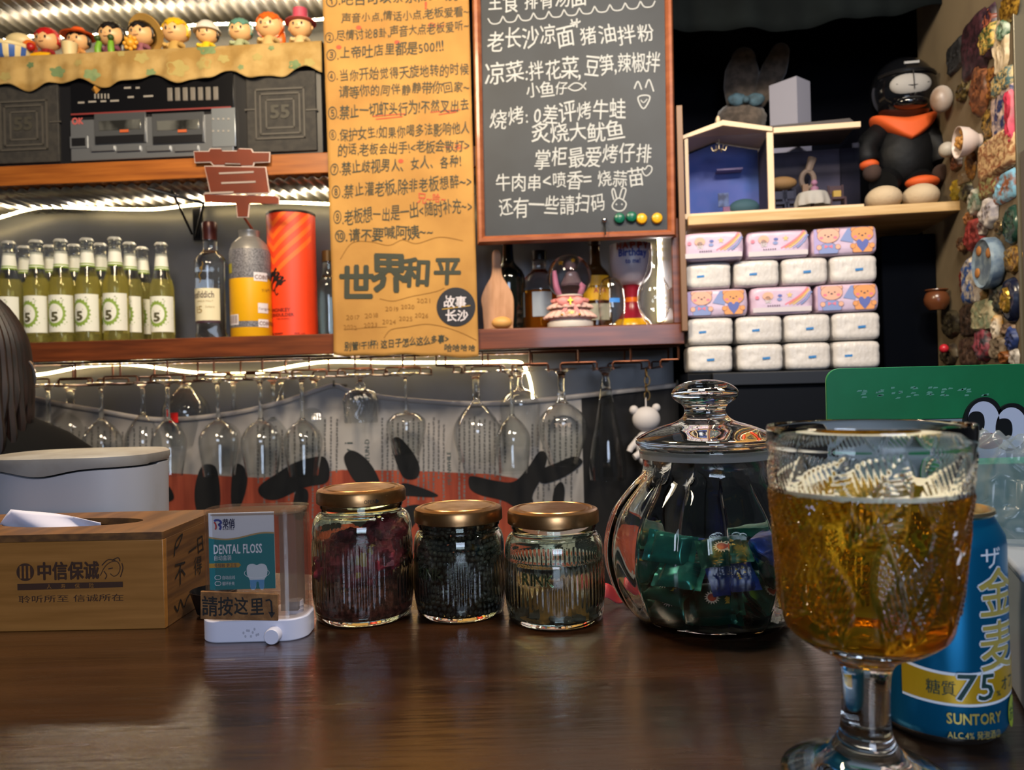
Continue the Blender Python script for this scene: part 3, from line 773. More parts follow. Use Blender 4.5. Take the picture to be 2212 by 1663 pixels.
f = cc(.0270, .0004); lb.add([f(.0052 * math.cos(k * PI / 12), .0165 + .0082 * math.sin(k * PI / 12)) for k in range(24)] + [f(0, .0165)], [(k, (k + 1) % 24, 24) for k in range(24)], 4)
text(lb, 'お酒', .0270, .0125, .009, .0095, mi=3, fn=cc(0, .0007), center=True, slope=.1)
lb.build('printed_label', [G1, W1, YB, DKG, mat('lime_print', '#9fae2e', .5)], can, recalc=False)

# ------------------------------------------------------------------ bamboo tissue box
M_bam = mat('bamboo_board', '#a06c32', .5, c2='#84561f', ns=9, sc3=(1, 10, 16), detail=7, lo=.3, hi=.7, coat=.1)
M_bamt = mat('bamboo_shaded_dark', '#6f4a24', .55, c2='#52351b', ns=9, sc3=(8, 1, 16), detail=6)  # darker bamboo: shade of the side face put into the colour, top shares it
g = gp(357, 1358); TB = thing('tissue_box', 'bamboo tissue box with engraved characters and a tissue sticking out', 'tissue box', (g.x, g.y, CT), -.02)
W_, D_, H_ = .215, .112, .0785
TB.location = (g.x, g.y, CT)
# local: x from -W_ to 0, y 0..D_
MB().bb(-W_, 0, 0, .006, 0, H_ - .006).build('front_panel', M_bam, TB, bev=.0008)
MB().bb(-W_, 0, D_ - .006, D_, 0, H_ - .006).build('back_panel', M_bam, TB, bev=.0008)
MB().bb(-.006, 0, .0062, D_ - .0062, 0, H_ - .006).build('side_panel', M_bamt, TB, bev=.0005)
MB().bb(-W_, -W_ + .006, .0062, D_ - .0062, 0, H_ - .006).build('side_panel', M_bamt, TB, bev=.0005)
ol = rrect(W_, D_, .001, 1, -W_ / 2, D_ / 2); hol = [(-.107 + .062 * math.cos(2 * PI * k / 40), .056 + .022 * math.sin(2 * PI * k / 40)) for k in range(40)]
bm = bmesh.new()
def loop(pts, z): return [bm.verts.new((x, y, z)) for x, y in pts]
for z in (H_ - .0058, H_):
    a = loop(ol, z); b_ = loop(hol, z)
    ed = [bm.edges.new((l[i], l[(i + 1) % len(l)])) for l in (a, b_) for i in range(len(l))]
    bmesh.ops.triangle_fill(bm, use_beauty=True, edges=ed)
    if z < H_ - .001: a0, b0 = a, b_
for l0, l1 in ((a0, a), (b0, b_)):
    for i in range(len(l0)): bm.faces.new((l0[i], l0[(i + 1) % len(l0)], l1[(i + 1) % len(l0)], l1[i]))
m = MB(); bm.verts.index_update(); m.add([v.co.copy() for v in bm.verts], [[v.index for v in f.verts] for f in bm.faces]); bm.free()
m.build('top_panel', M_bamt, TB, smooth=False)
def tis(u, v):
    x = -.165 + .085 * u; wv = .004 * math.sin(u * 7 + v * 4)
    h = H_ - .012 + v * (.012 + (.0135 * max(0, 1 - abs(u - .12) / (.12 if u < .12 else .88))))
    return (x - .006 * v * (1 - u), .050 + wv + .006 * v, h)
tag(MB().grid(24, 8, tis).map(lambda v: TB.location + Matrix.Rotation(-.02, 3, 'Z') @ v).build('tissue', mat('white_tissue', '#c9c6d6', .9), solid=.0006), 'white tissue poking out of the bamboo box', 'tissue')
M_burn = mat('burnt_engraving', '#3a2112', .7)
en = MB(); k = W_ / (357 + 100)
def ex(px): return (px - 357) * .000373
def ez(py): return (1358 - py) * .000375
text(en, '中信保诚', ex(78), ez(1243), .0152, .0515, bold=.03, mi=0)
c_ = (ex(53), ez(1229)); en.disc(c_, .0072, -.0005, 28, 0); 
for q in (-.0035, 0, .0035): en.bb(c_[0] + q - .0007, c_[0] + q + .0007, -.0009, -.0006, c_[1] - .005, c_[1] + .005, 1)
en.flat([(ex(35), ez(1254)), (ex(35), ez(1268)), (ex(267), ez(1266)), (ex(267), ez(1254))], -.0005, 0)
for q, ch in zip((100, 131, 162, 193), '人寿保险'): text(en, ch, ex(q), ez(1265), .0042, mi=1, y=-.0009)
text(en, '聆听所至 信诚所在', ex(36), ez(1294), .0062, .0870)
h = [(218, 1240), (228, 1222), (240, 1212), (255, 1210), (262, 1222), (258, 1236), (248, 1242), (240, 1236)]
en.ribbon([(ex(a), ez(b)) for a, b in smoothpath(h, 4)], .0006, -.0005); 
for hh in ([(222, 1218), (236, 1206), (252, 1208)], [(226, 1230), (232, 1240), (228, 1248)], [(262, 1244), (268, 1226), (266, 1214)], [(244, 1208), (258, 1202), (262, 1210)], [(236, 1226), (246, 1224)]):
    en.ribbon([(ex(a), ez(b)) for a, b in smoothpath(hh, 4)], .0008, -.0005)
en.build('engraving', [M_burn, M_bam], TB, recalc=False)
wr = MB()
def side(s, h, sz, w): text(wr, s, s_x, h, sz, w)
for (s_, u, h, sz) in (('一日', .045, .048, .016), ('不', .018, .030, .020), ('得', .055, .030, .016)):
    text(wr, s_, u, h, sz, jit=1, seed=len(s_), fn=lambda x, z: (.0006, x, z))
for q in ([(.018, .055), (.022, .066), (.034, .070), (.026, .062), (.020, .061)], [(.016, .014), (.022, .008), (.027, .016), (.033, .008), (.04, .014), (.052, .018)]):
    q = smoothpath(q, 4); e = MB().ribbon(q, .0016); wr.add([(.0006, v.x, v.z) for v in e.v], e.f)
wr.build('marker_writing', INK, TB, recalc=False)

# ------------------------------------------------------------------ white oval canister behind the box
D = .802; ct = at(178, 978, D); cn = thing('canister', 'white plastic canister with a stained front behind the bamboo tissue box', 'canister', (ct.x, D, CT))
hC = ct.z - CT; M_can2 = mat('stained_white_plastic', '#a2a3aa', .4, c2='#928c84', ns=14, lo=.5, hi=.75)
def sup(r, a, z, i):
    c, s_ = abs(math.cos(a)), abs(math.sin(a)); return r / ((c ** 3 + s_ ** 3) ** (1 / 3))
def sq(v): return (v.x, v.y * .72, v.z)
seamz = lambda x: hC - .012 - .007 * math.exp(-((x + .012) / .03) ** 2)
bd = MB().lathe([(0, 0), (.074, 0), (.0785, .004)] + [(.0785 + .0015 * i / 10, .004 + (hC - .016) * i / 10) for i in range(11)] + [(.076, hC - .011), (0, hC - .0105)], 96, mod=sup).map(sq)
bd.map(lambda v: (v.x, v.y, min(v.z, seamz(v.x) - .0012) if v.y < 0 and v.z > hC * .8 else v.z)).build('body', M_can2, cn)
pn = MB().grid(20, 8, lambda u, v: ((lambda x: (x, -.0566 - .0006 * min(1, min(u, 1 - u) * 10), .03 + v * (seamz(x) - .006 - .03)))(-.032 + u * .040)))
0 and pn.build('pouring_tab', M_can2, cn, solid=.0008)
ld = MB().lathe([(0, hC - .0095), (.077, hC - .0100), (.0805, hC - .0100), (.082, hC - .006), (.0815, hC - .001), (.078, hC + .0012), (0, hC + .003)], 96, mod=sup).map(sq)
ld.map(lambda v: (v.x, v.y, v.z if v.z > hC - .007 else (seamz(v.x) + .0008 if v.y < 0 and abs(v.x) < .079 else v.z))).build('lid', mat('canister_lid_plastic', '#8f8b85', .45, c2='#827c74', ns=30), cn)

# ------------------------------------------------------------------ dental floss dispenser
g = gp(561, 1387); fl = thing('floss_dispenser', 'clear dental floss dispenser with a white push-button base', 'dispenser', gc(563, 1387, .0215))
Wf = .0810; hb = .0165
M_fw = mat('white_abs', '#d3d1e0', .35)
MB().slab(rrect(Wf, .043, .016, 10), 0, hb).build('base', M_fw, fl, bev=.001)
fb = MB(); o_ = rrect(Wf - .003, .040, .015, 10); i_ = rrect(Wf - .0066, .0364, .0132, 10); n = len(o_); zt = .0995
vs = [(x, y, hb - .001) for x, y in o_] + [(x, y, zt) for x, y in o_] + [(x, y, hb - .001) for x, y in i_] + [(x, y, zt - .002) for x, y in i_]
fs = [(k, (k + 1) % n, n + (k + 1) % n, n + k) for k in range(n)] + [(2 * n + k, 3 * n + k, 3 * n + (k + 1) % n, 2 * n + (k + 1) % n) for k in range(n)] + [tuple(range(n, 2 * n)), tuple(range(3 * n, 4 * n))[::-1]] + [(k, 2 * n + k, 2 * n + (k + 1) % n, (k + 1) % n) for k in range(n)]
fb.add(vs, fs).build('clear_cover', thin_clear('brownish_clear_plastic', '#f7f4f1', .22, .05, '#a09488'), fl)
MB().slab(rrect(Wf - .006, .037, .013, 8), zt - .0035, zt - .0022).build('cover_ceiling', thin_clear('cover_top_film', '#f4efea', .3, .35, '#9f9387'), fl)
kn = at(593, 1369, g.y); MB().lathe([(0, 0), (.0060, 0), (.0060, .007), (.0054, .008), (0, .008)], 28, M=Matrix.Translation((kn.x - fl.location.x, -.0212, kn.z - CT)) @ Matrix.Rotation(PI / 2, 4, 'X')).build('push_button', M_fw, fl)
fx = lambda px: (px - 561) * .000352; fz = lambda py: (1387 - py) * .000350
cd_ = MB(); cy = -.0172
cd_.prism([(fx(471), fz(1274)), (fx(613), fz(1274)), (fx(613), fz(1107)), (fx(471), fz(1107))], cy, cy + .0008, 0)
wav = [(fx(471) + (fx(613) - fx(471)) * i / 24, fz(1160) + .0022 * math.sin(i / 24 * 5.2 - 3.0) * 1.0) for i in range(25)]
cd_.flat([(x, z + .0012) for x, z in wav] + [(fx(613), fz(1274)), (fx(471), fz(1274))], cy - .0003, 2)
cd_.flat(wav + [(fx(613), fz(1274)), (fx(471), fz(1274))], cy - .0005, 1)
text(cd_, 'DENTAL FLOSS', fx(481), fz(1195), .0098, fx(587) - fx(481), bold=.025, mi=0, y=cy - .0008)
text(cd_, '自动盒装', fx(481), fz(1209), .0044, .0138, mi=0, y=cy - .0008)
cd_.flat([(fx(471), fz(1216)), (fx(535), fz(1216)), (fx(540), fz(1221)), (fx(535), fz(1226)), (fx(471), fz(1226))], cy - .0007, 3)
text(cd_, '免接触 更卫生', fx(482), fz(1224.5), .0033, .0175, mi=4, y=cy - .0009)
text(cd_, '自动出线', fx(498), fz(1251), .0032, .0100, mi=0, y=cy - .0008); text(cd_, '循环补充', fx(498), fz(1264), .0032, .0096, mi=0, y=cy - .0008)
for yy in (1247, 1260): cd_.ribbon([(x, z) for x, z in rrect(.0045, .0028, .0012, 3, fx(489), fz(yy))], .0004, cy - .0008, 0, True)
text(cd_, '荣俏', fx(502), fz(1138), .0076, .0095, bold=.02, mi=4, y=cy - .0008); text(cd_, 'ROROLL', fx(502), fz(1144), .0020, .0090, mi=4, y=cy - .0008)
cd_.ribbon([(fx(a), fz(b)) for a, b in smoothpath([(484, 1124), (488, 1122), (496, 1123), (499, 1128), (494, 1132), (498, 1136), (496, 1143)], 4)], .0016, cy - .0008, 5)
cd_.ribbon([(fx(a), fz(b)) for a, b in smoothpath([(484, 1126), (487, 1130), (488, 1138), (486, 1142)], 4)], .0012, cy - .0009, 6)
tooth = [(552, 1229), (556, 1221), (566, 1219), (574, 1222), (583, 1219), (593, 1222), (597, 1232), (595, 1246), (590, 1254), (588, 1274), (580, 1274), (577, 1258), (573, 1258), (570, 1274), (560, 1274), (558, 1254), (553, 1244)]
cd_.flat([(fx(a), fz(b)) for a, b in smoothpath(tooth, 3, True)], cy - .0008, 7)
cd_.flat([(fx(a), fz(b)) for a, b in smoothpath([(558, 1254), (590, 1254), (588, 1274), (580, 1274), (577, 1258), (573, 1258), (570, 1274), (560, 1274)], 1, True)], cy - .0009, 8)
cd_.ribbon([(fx(574 + 27 * math.cos(a / 8)), fz(1239 + 11 * math.sin(a / 8))) for a in range(-4, 30)], .0003, cy - .0010, 0)
cd_.build('printed_card', [mat('card_white', '#dfe2ee', .5), mat('card_teal', '#0f7c86', .5), mat('card_gold', '#b79a6a', .5), mat('card_ochre', '#b98d34', .5), mat('card_navy', '#1c2450', .5), mat('card_blue', '#2b3f9a', .5), mat('card_red', '#b03a3a', .5), mat('tooth_white', '#d5e2f0', .4), mat('tooth_blue', '#5f9fd6', .4)], fl, recalc=False, smooth=False)
th = MB().lathe([(0, hb), (.0062, hb), (.0062, hb + .002), (.0068, hb + .0026), (.0062, hb + .0034), (.0062, hb + .005), (.0068, hb + .0056), (.0062, hb + .0064), (.0062, hb + .009), (0, hb + .009)], 24, c=(fx(641), 0, 0)); th.build('threaded_post', M_fw, fl)
MB().prism([(fx(617), fz(1330)), (fx(654), fz(1330)), (fx(654), fz(1110)), (fx(617), fz(1110))], -.010, .012).build('inner_divider', thin_clear('grey_frosted', '#e2e0de', .12, .34, '#b4b0ac', .3), fl)
ck = MB().prism([(fx(454), fz(1333)), (fx(621), fz(1341)), (fx(623), fz(1283)), (fx(456), fz(1272))], -.0228, -.0208)
ck.build('cork_label', mat('cork_board', '#8a6038', .85, c2='#6f4a28', ns=90, bump=.3, bs=300), fl, bev=.0006)
cw = MB(); text(cw, '請按这里', fx(459), fz(1322), .0152, .0475, bold=.015, jit=.6, y=-.0232, slope=-.02)
q = [(596, 1296), (604, 1294), (608, 1298), (609, 1322)]; cw.ribbon([(fx(a), fz(b)) for a, b in q], .0014, -.0232); cw.flat([(fx(601), fz(1320)), (fx(616), fz(1322)), (fx(608), fz(1334))], -.0232)
cw.build('handwriting', INK, fl, recalc=False)
sm = MB()
for i in range(9): sm.disc((fx(545 + i * 4), fz(1366 + 8 * math.sin(i * 1.9))), .0012, -.02155, 8, rx=.0008)
sm.build('worn_marks', mat('worn_grey', '#aaa8b6', .6), fl, recalc=False)
# small black cup in the gap
g = gp(432, 1338); tag(MB().lathe([(0, .001), (.011, 0), (.014, .002), (.018, .016), (.0195, .021), (.0185, .021), (.017, .016), (.012, .004), (0, .004)], 40).build('cup', mat('black_cup_plastic', '#0b0b0d', .3), loc=(g.x + .006, g.y + .016, CT)), 'small black cup between the bamboo box and floss dispenser', 'cup')
# ================================================================== BACK BAR: paper, chalkboard, radio, figurines, bottles, glasses
KP = B(1000, 600)[0] - B(999, 600)[0]            # metres per pixel near the shelf fronts
# ------------------------------------------------------------------ kraft paper sheet with handwriting
PD = -.010
def pap(px, py, e=0):
    X, Z = B(px, py, PD); w = .0022 * nz((X * 9, Z * 7, 1)) + .0012 * nz((X * 26, Z * 24, 5)) - .004 * max(0, (py - 690) / 80) ** 2
    return (X, PD + w - e, Z)
def pedge(u, v):
    py = -90 + v * (766 - (-90)) + u * v * 4
    xl = 694 + (722 - 694) * v; xr = 1010 + 24 * v
    py += (4 * math.sin(u * 9) + 3 * math.sin(u * 23)) * max(0, v - .98) * 50 * .5
    return pap(xl + u * (xr - xl), py)
pp = thing('kraft_paper_sheet', 'long kraft paper sheet of handwritten house rules hanging in front of the shelves', 'poster', BW.w(0, 0, 0), -BW.th)
M_kraft = mat('kraft_paper', '#b98b46', .8, c2='#9c6f34', ns=7, lo=.3, hi=.75, bump=.5, bs=26)
MB().grid(40, 110, pedge).build('paper', M_kraft, pp, solid=.0006)
pw_ = MB(); pr_ = MB()
P1 = lambda e: (lambda x, z: pap(x, -z, e))
LN = [(703, 14, 27, 315, '①.吧台可以亲亲,别吵别闹', .06), (738, 50, 23, 276, '声音小点,情话小点,老板爱看~', .06), (702, 90, 25, 312, '②.尽情讨论8卦,声音大点老板爱听~', .08),
      (704, 130, 29, 255, '③.上帝吐店里都是500!!!', .08), (706, 176, 29, 308, '④.当你开始觉得天旋地转的时候', .05), (732, 210, 27, 283, '请等你的同伴静静带你回家~', .05),
      (708, 256, 31, 306, '⑤.禁止一切虾头行为!不然叉出去', .06), (709, 303, 29, 306, '⑥.保护女生!如果你喝多法影响他人', .05), (730, 335, 28, 285, '的话,老板会出手!<老板会散打>', .04),
      (712, 376, 31, 285, '⑦.禁止歧视男人、女人、各种!', .06), (715, 428, 34, 305, '⑧.禁止灌老板,除非老板想醉~>', .08), (719, 484, 34, 302, '⑨.老板想一出是一出<随时补充~>', .09), (722, 522, 30, 215, '⑩.请不要喊阿姨~~', .06)]
for i, (x, y, sz, w, s, sl) in enumerate(LN): text(pw_, s, x, -y, sz, w, slope=sl, jit=.9, bold=.004 if i % 3 else .009, fn=P1(.0014), seed=i)
for ch, x, y, sz in (('世', 733, 640, 78), ('界', 800, 618, 86), ('和', 868, 616, 66), ('平', 935, 610, 66)): text(pw_, ch, x, -y, sz, sz * .96, bold=.035, jit=.5, fn=P1(.0016), seed=ord(ch))
text(pw_, '别管!干!杯! 这日子怎么这么多事>', 745, -757, 20, 225, slope=.08, jit=.8, bold=.015, fn=P1(.0014)); text(pw_, '哈哈哈哈', 960, -758, 17, 68, jit=.8, bold=.015, fn=P1(.0014))
for (a, b, y) in ((805, 876, 252), (812, 870, 258), (930, 994, 243), (948, 986, 248)): e = MB().ribbon([(a, -y), ((a + b) / 2, -y + 3), (b, -y + 6)], 2.2); pr_.add([P1(.0013)(v.x, v.z) for v in e.v], e.f, 0)
fa = MB()
def pstroke(pts, w, m, e=.0013): q = MB().ribbon([(a, -b) for a, b in smoothpath(pts, 5)], w); m.add([P1(e)(v.x, v.z) for v in q.v], q.f)
pstroke([(735, 560), (760, 525), (800, 522), (840, 530), (870, 518), (900, 526), (950, 512), (1000, 520)], 1.2, fa); pstroke([(820, 645), (850, 650), (890, 640), (940, 630), (960, 622)], 1.0, fa)
pstroke([(830, 730), (845, 712), (880, 706), (920, 700), (960, 706), (1000, 720), (1030, 735)], 1.3, fa); pstroke([(744, 712), (790, 708), (836, 706)], .8, fa)
for s, x, y in (('2017', 748, 690), ('2018', 788, 686), ('2019', 832, 672), ('2020', 866, 667), ('2021', 900, 654), ('2022', 742, 712), ('2023', 786, 707), ('2024', 826, 700), ('2025', 862, 693), ('2026', 896, 686)): text(fa, s, x, -y, 14, 30, jit=.7, fn=P1(.0013), seed=x)
for pts in ([(925, 55), (932, 50), (940, 55), (932, 60), (925, 55)], [(945, 52), (952, 60), (960, 52)]): pstroke(pts, 1.6, pr_)
text(pr_, '!', 917, -20, 22, 6, bold=.05, fn=P1(.0014)); text(pr_, '兄~哈~', 902, -438, 24, 62, jit=.8, bold=.01, fn=P1(.0014)); text(pr_, '一来~', 960, -325, 16, 52, jit=.8, fn=P1(.0014))
for x, y in ((732, 102), (775, 60), (858, 92), (866, 348)): q = MB().disc((x, -y), 4.5, 0, 10, rx=6); pr_.add([P1(.0013)(v.x, v.z) for v in q.v], q.f)
pw_.build('handwriting', mat('green_black_marker', '#33372c', .7), pp, recalc=False); fa.build('faint_handwriting', mat('brown_pencil', '#8a5f26', .8), pp, recalc=False)
pr_.build('red_doodles', mat('red_marker', '#b4492c', .7), pp, recalc=False)
stc = MB(); stw = MB()
e = MB().disc((985, -663), 42, 0, 48); stc.add([P1(.0014)(v.x, v.z) for v in e.v], e.f)
for s, x, y in (('故事', 958, 662), ('长沙', 962, 692)): text(stw, s, x, -y, 26, 50, jit=.5, bold=.02, fn=P1(.002))
stg = MB(); pstroke([(955, 668), (985, 664), (1016, 660)], 2, stg, .0021)
so = stc.build('round_sticker', mat('sticker_black', '#17181f', .5), pp, recalc=False); stw.build('sticker_lettering', mat('sticker_white', '#cfc8cc', .5), so, recalc=False); stg.build('sticker_line', mat('sticker_gold', '#b08a2c', .4), so, recalc=False)

# ------------------------------------------------------------------ framed chalkboard
CD = -.030
cb = thing('chalkboard', 'framed black chalkboard menu with white handwriting', 'chalkboard', BW.w(0, 0, 0), -BW.th)
oc = [B(x, y, CD) for x, y in ((1017, -110), (1452, -110), (1462, 510), (1031, 527))]
ic = [B(x, y, CD) for x, y in ((1036, -92), (1436, -92), (1443, 494), (1047, 508))]
M_frame = mat('red_brown_frame', '#a5603c', .38, c2='#8a4a2c', ns=5, sc3=(4, 4, 14), coat=.2, lo=.3, hi=.7)
for k in range(4):
    a, b, c, d = Vector((oc[k][0], 0, oc[k][1])), Vector((oc[(k + 1) % 4][0], 0, oc[(k + 1) % 4][1])), Vector((ic[(k + 1) % 4][0], 0, ic[(k + 1) % 4][1])), Vector((ic[k][0], 0, ic[k][1]))
    m = MB(); pf = [(0, .0), (0, -.012), (.25, -.019), (.6, -.020), (.9, -.014), (1, -.008), (1, 0)]
    vs = [];
    for p_, q_ in ((a, d), (b, c)): vs += [tuple(p_ + (q_ - p_) * t + Vector((0, CD + .019 + y, 0))) for t, y in pf]
    n = len(pf); m.add(vs, [(i, (i + 1) % n, (i + 1) % n + n, i + n) for i in range(n)] + [tuple(range(n)), tuple(range(n, 2 * n))[::-1]])
    m.build('frame_rail', M_frame, cb, angle=35)
MB().prism([ic[0], ic[1], ic[2], ic[3]], CD + .012, CD + .018).build('slate', mat('chalkboard_slate', '#23272c', .55, c2='#2a2f35', ns=6), cb, smooth=False)
ck = MB(); CY = CD + .0112
P2_ = lambda x, z: (lambda q: (q[0], CY, q[1]))(B(x, -z, CD + .012))
LC = [(1052, 22, 44, 215, '主食 排骨汤面', .06, 0), (1052, 108, 48, 188, '老长沙凉面', .09, 0), (1250, 98, 46, 165, '猪油拌粉', .07, 0), (1048, 178, 48, 95, '凉菜:', .06, 0), (1140, 172, 48, 118, '拌花菜,', .05, 0), (1264, 158, 46, 162, '豆笋,辣椒拌', .04, 0),
      (1136, 208, 34, 92, '小鱼仔', .05, 0), (1058, 272, 44, 84, '烧烤:', .04, 0), (1152, 268, 46, 200, '0差评烤牛蛙', .10, 0), (1148, 306, 44, 200, '炙烧大鱿鱼', .03, 0), (1154, 362, 46, 255, '掌柜最爱烤仔排', .07, 0), (1070, 412, 40, 320, '牛肉串<喷香= 烧蒜苗', .05, 0), (1076, 468, 44, 232, '还有一些請扫码', .07, 0)]
for i, (x, y, sz, w, s, sl, _) in enumerate(LC): text(ck, s, x, -y, sz, w, slope=sl, jit=1, bold=.004, fn=P2_, seed=50 + i)
def cs(pts, w=3.2, closed=False): q = MB().ribbon([(a, -b) for a, b in smoothpath(pts, 5, closed)], w, 0, 0, closed); ck.add([P2_(v.x, v.z) for v in q.v], q.f)
x0 = 1052
wv = []
for i in range(11):
    bx_ = 1054 + i * 33; by_ = 44 - i * 3.6; wv += [(bx_, by_ - 4), (bx_ + 8, by_ + 7), (bx_ + 24, by_ + 6), (bx_ + 31, by_ - 6)]
cs(wv, 2.4)
cs([(1227, 190), (1240, 180), (1254, 182), (1266, 194)], 2.6); cs([(1227, 190), (1240, 196), (1254, 192), (1266, 178)], 2.6)
cs([(1234, 42), (1240, 58)]); cs([(1232, 52), (1244, 48)]); cs([(1246, 40), (1246, 60)]); cs([(1240, 54), (1254, 46)])
cs([(1370, 192), (1378, 176), (1386, 194)], 2.8); cs([(1394, 190), (1402, 172), (1412, 198)], 2.8); cs([(1378, 212), (1390, 206), (1404, 210), (1394, 232), (1386, 232)], 2.8, True); cs([(1384, 216), (1390, 222), (1398, 214)], 2)
cs([(1393, 366), (1400, 358), (1408, 362), (1406, 372), (1396, 380), (1388, 372), (1388, 362)], 2.4, True)
cs([(1326, 432), (1322, 414), (1326, 408), (1332, 428)], 2.6); cs([(1338, 428), (1344, 408), (1352, 410), (1346, 432)], 2.6); cs([(1324, 440), (1336, 428), (1352, 438), (1348, 452), (1336, 456), (1324, 450)], 2.6, True); cs([(1331, 440), (1332, 443)], 3); cs([(1343, 440), (1344, 443)], 3)
ck.build('chalk_writing', CHALK, cb, recalc=False)
for (x, y, mn, nm, lb_) in ((1338, 472, 'magnet_green', '#0f5d47', 'left green round magnet on the chalkboard corner'), (1364, 469, 'magnet_green', '#0f5d47', 'right green round magnet beside a yellow one on the chalkboard'), (1386, 473, 'magnet_yellow', '#d9a51e', 'yellow round magnet touching the green ones on the chalkboard'), (1419, 472, 'magnet_yellow', '#d9a51e', 'yellow round magnet alone at the chalkboard corner')):
    X, Z = B(x, y, CD + .01); r = 11.5 * KP
    tag(MB().lathe([(0, 0), (r * .8, 0), (r, r * .25), (r, r * .5), (r * .85, r * .85), (r * .5, r * 1.02), (0, r * 1.08)], 32, M=Matrix.Rotation(PI / 2, 4, 'X')).build('magnet', mat(mn, nm, .3), loc=BW.w(X, CD + .0120, Z), rz=-BW.th), lb_, 'magnet', 'round magnets on the chalkboard')
X, Z = B(1306, 474, CD)
hk = thing('hook_pin', 'small silver push hook with a dark stem on the chalkboard edge', 'hook', BW.w(X, CD + .012, Z), -BW.th)
MB().sph((0, -.006, 0), .0058, 14, 10).build('ball', mat('steel', '#b8bcc4', .2, metal=1), hk); MB().tube([(0, -.004, -.004), (0, -.022, -.02), (0, -.022, -.036)], .002, 8).build('stem', BLACK, hk)

# ------------------------------------------------------------------ cassette radio
RD = .022
rb_ = thing('cassette_radio', 'old black and silver double cassette radio on the upper shelf', 'radio', BW.w(0, 0, 0), -BW.th)
M_rb = mat('radio_black', '#17171a', .35); M_sil = mat('radio_silver', '#8f9296', .3, metal=.7); M_grl = mat('speaker_mesh', '#35322e', .7, c2='#2a2826', ns=60, bump=.6, bs=500)
rx = lambda px: B(px, 260, RD)[0]; rz_ = lambda px, py: B(px, py, RD)[1]
RZ1 = rz_(350, 108)
MB().bb(rx(-95), rx(697), RD + .004, RD + .12, ZU1, RZ1).build('body', M_rb, rb_, bev=.003)
def rect(mb, px, py, w, h, y0, y1, mi=0):
    X, Z = B(px, py, RD); mb.bb(X - w * KP / 2, X + w * KP / 2, y0, y1, Z - h * KP / 2, Z + h * KP / 2, mi)
for cxp, nm in ((55, 'l'), (608, 'r')):
    w = 156; m = MB(); rect(m, cxp, 268 if cxp < 300 else 242, w, 176, RD - .002, RD + .006)
    sp = m.build('speaker_grille', M_grl, rb_, bev=.002)
    q = MB(); py = 268 if cxp < 300 else 242
    for k, (ww, hh) in enumerate(((112, 112), (92, 92), (66, 66))):
        X, Z = B(cxp - 2, py + 4, RD); hw, h2 = ww * KP / 2, hh * KP / 2; t_ = 4 * KP
        for (a, b, c_, d) in ((-hw, hw, h2 - t_, h2), (-hw, hw, -h2, -h2 + t_), (-hw, -hw + t_, -h2, h2), (hw - t_, hw, -h2, h2)): q.bb(X + a, X + b, RD - .0045 + k * .0006, RD - .001, Z + c_, Z + d)
    for sx in (-1, 1): rect(q, cxp + sx * 66, py - 4, 26, 3, RD - .004, RD - .001)
    q.build('square_ridges', mat('speaker_ridge', '#48443e', .6), sp)
    X, Z = B(cxp - 24, py + 14, RD); q = MB(); text(q, '55', X, Z, 40 * KP, 46 * KP, bold=.04, y=RD - .0032); q.build('embossed_number', mat('speaker_number', '#3d3a32', .6), sp, recalc=False)
m = MB(); rect(m, 328, 203, 372, 84, RD - .001, RD + .005); m.build('tuner_panel', mat('tuner_black', '#0d0d10', .25), rb_, bev=.001)
m = MB(); rect(m, 328, 297, 372, 92, RD - .002, RD + .005); m.build('silver_panel', M_sil, rb_, bev=.0015)
m = MB(); rect(m, 326, 240, 366, 3.5, RD - .0025, RD); m.build('red_line', mat('red_line_print', '#7a2e2c', .5), rb_)
for cxp in (262, 387):
    m = MB(); rect(m, cxp, 278, 118, 68, RD - .006, RD); dr = m.build('cassette_door', mat('cassette_grey', '#5d5f62', .3, metal=.5), rb_, bev=.0015)
    m = MB(); rect(m, cxp, 272, 96, 22, RD - .0072, RD - .005); m.build('cassette_window', mat('cassette_window', '#8d8e88', .15, metal=.6, c2='#3a3a38', ns=9, sc3=(2, 1, 1)), dr, bev=.002)
    m = MB(); rect(m, cxp, 302, 112, 16, RD - .007, RD - .005); m.build('label_strip', M_rb, dr)
    m = MB(); rect(m, cxp + 10, 285, 20, 6, RD - .0082, RD - .007); m.build('orange_tag', mat('orange_tag', '#b2552c', .5), dr)
for cxp in (225, 280, 345, 405):
    m = MB(); rect(m, cxp, 322, 54, 12, RD - .007, RD); m.build('transport_key', M_sil, rb_, bev=.001)
for i in range(7):
    m = MB(); rect(m, 368 + i * 16.5, 205 - i * .4, 11, 30, RD - .004, RD); m.build('slider', mat('slider_grey', '#6d675f', .4), rb_, bev=.0015)
m = MB(); rect(m, 484, 276, 54, 86, RD - .0035, RD); m.build('side_silver_panel', mat('radio_bright_silver', '#a9b0b6', .25, metal=.7), rb_, bev=.001)
m = MB(); rect(m, 172, 308, 40, 26, RD - .004, RD); rect(m, 172, 308, 32, 18, RD - .0045, RD - .003, 1); m.build('counter_window', [M_sil, M_rb], rb_)
q = MB()
for i in range(5): rect(q, 206 + i * 7.2, 208, 3.2, 11, RD - .0014, RD - .0008)
for x, y, w in ((176, 222, 15), (200, 220, 18), (224, 219, 13), (248, 218, 20), (283, 210, 14), (321, 208, 22), (276, 190, 16), (298, 190, 9)): rect(q, x, y, w, 4, RD - .0014, RD - .0008)
for i in range(6): rect(q, 222 + i * 14, 338 - i * .5, 7, 7, RD - .0002, RD + .003)
for i in range(4): rect(q, 352 + i * 18, 333 - i * .5, 8, 7, RD - .0002, RD + .003)
for i in range(8): rect(q, 462 + (i % 4) * 11, 258 + (i // 4) * 26, 4, 4, RD - .0044, RD - .003)
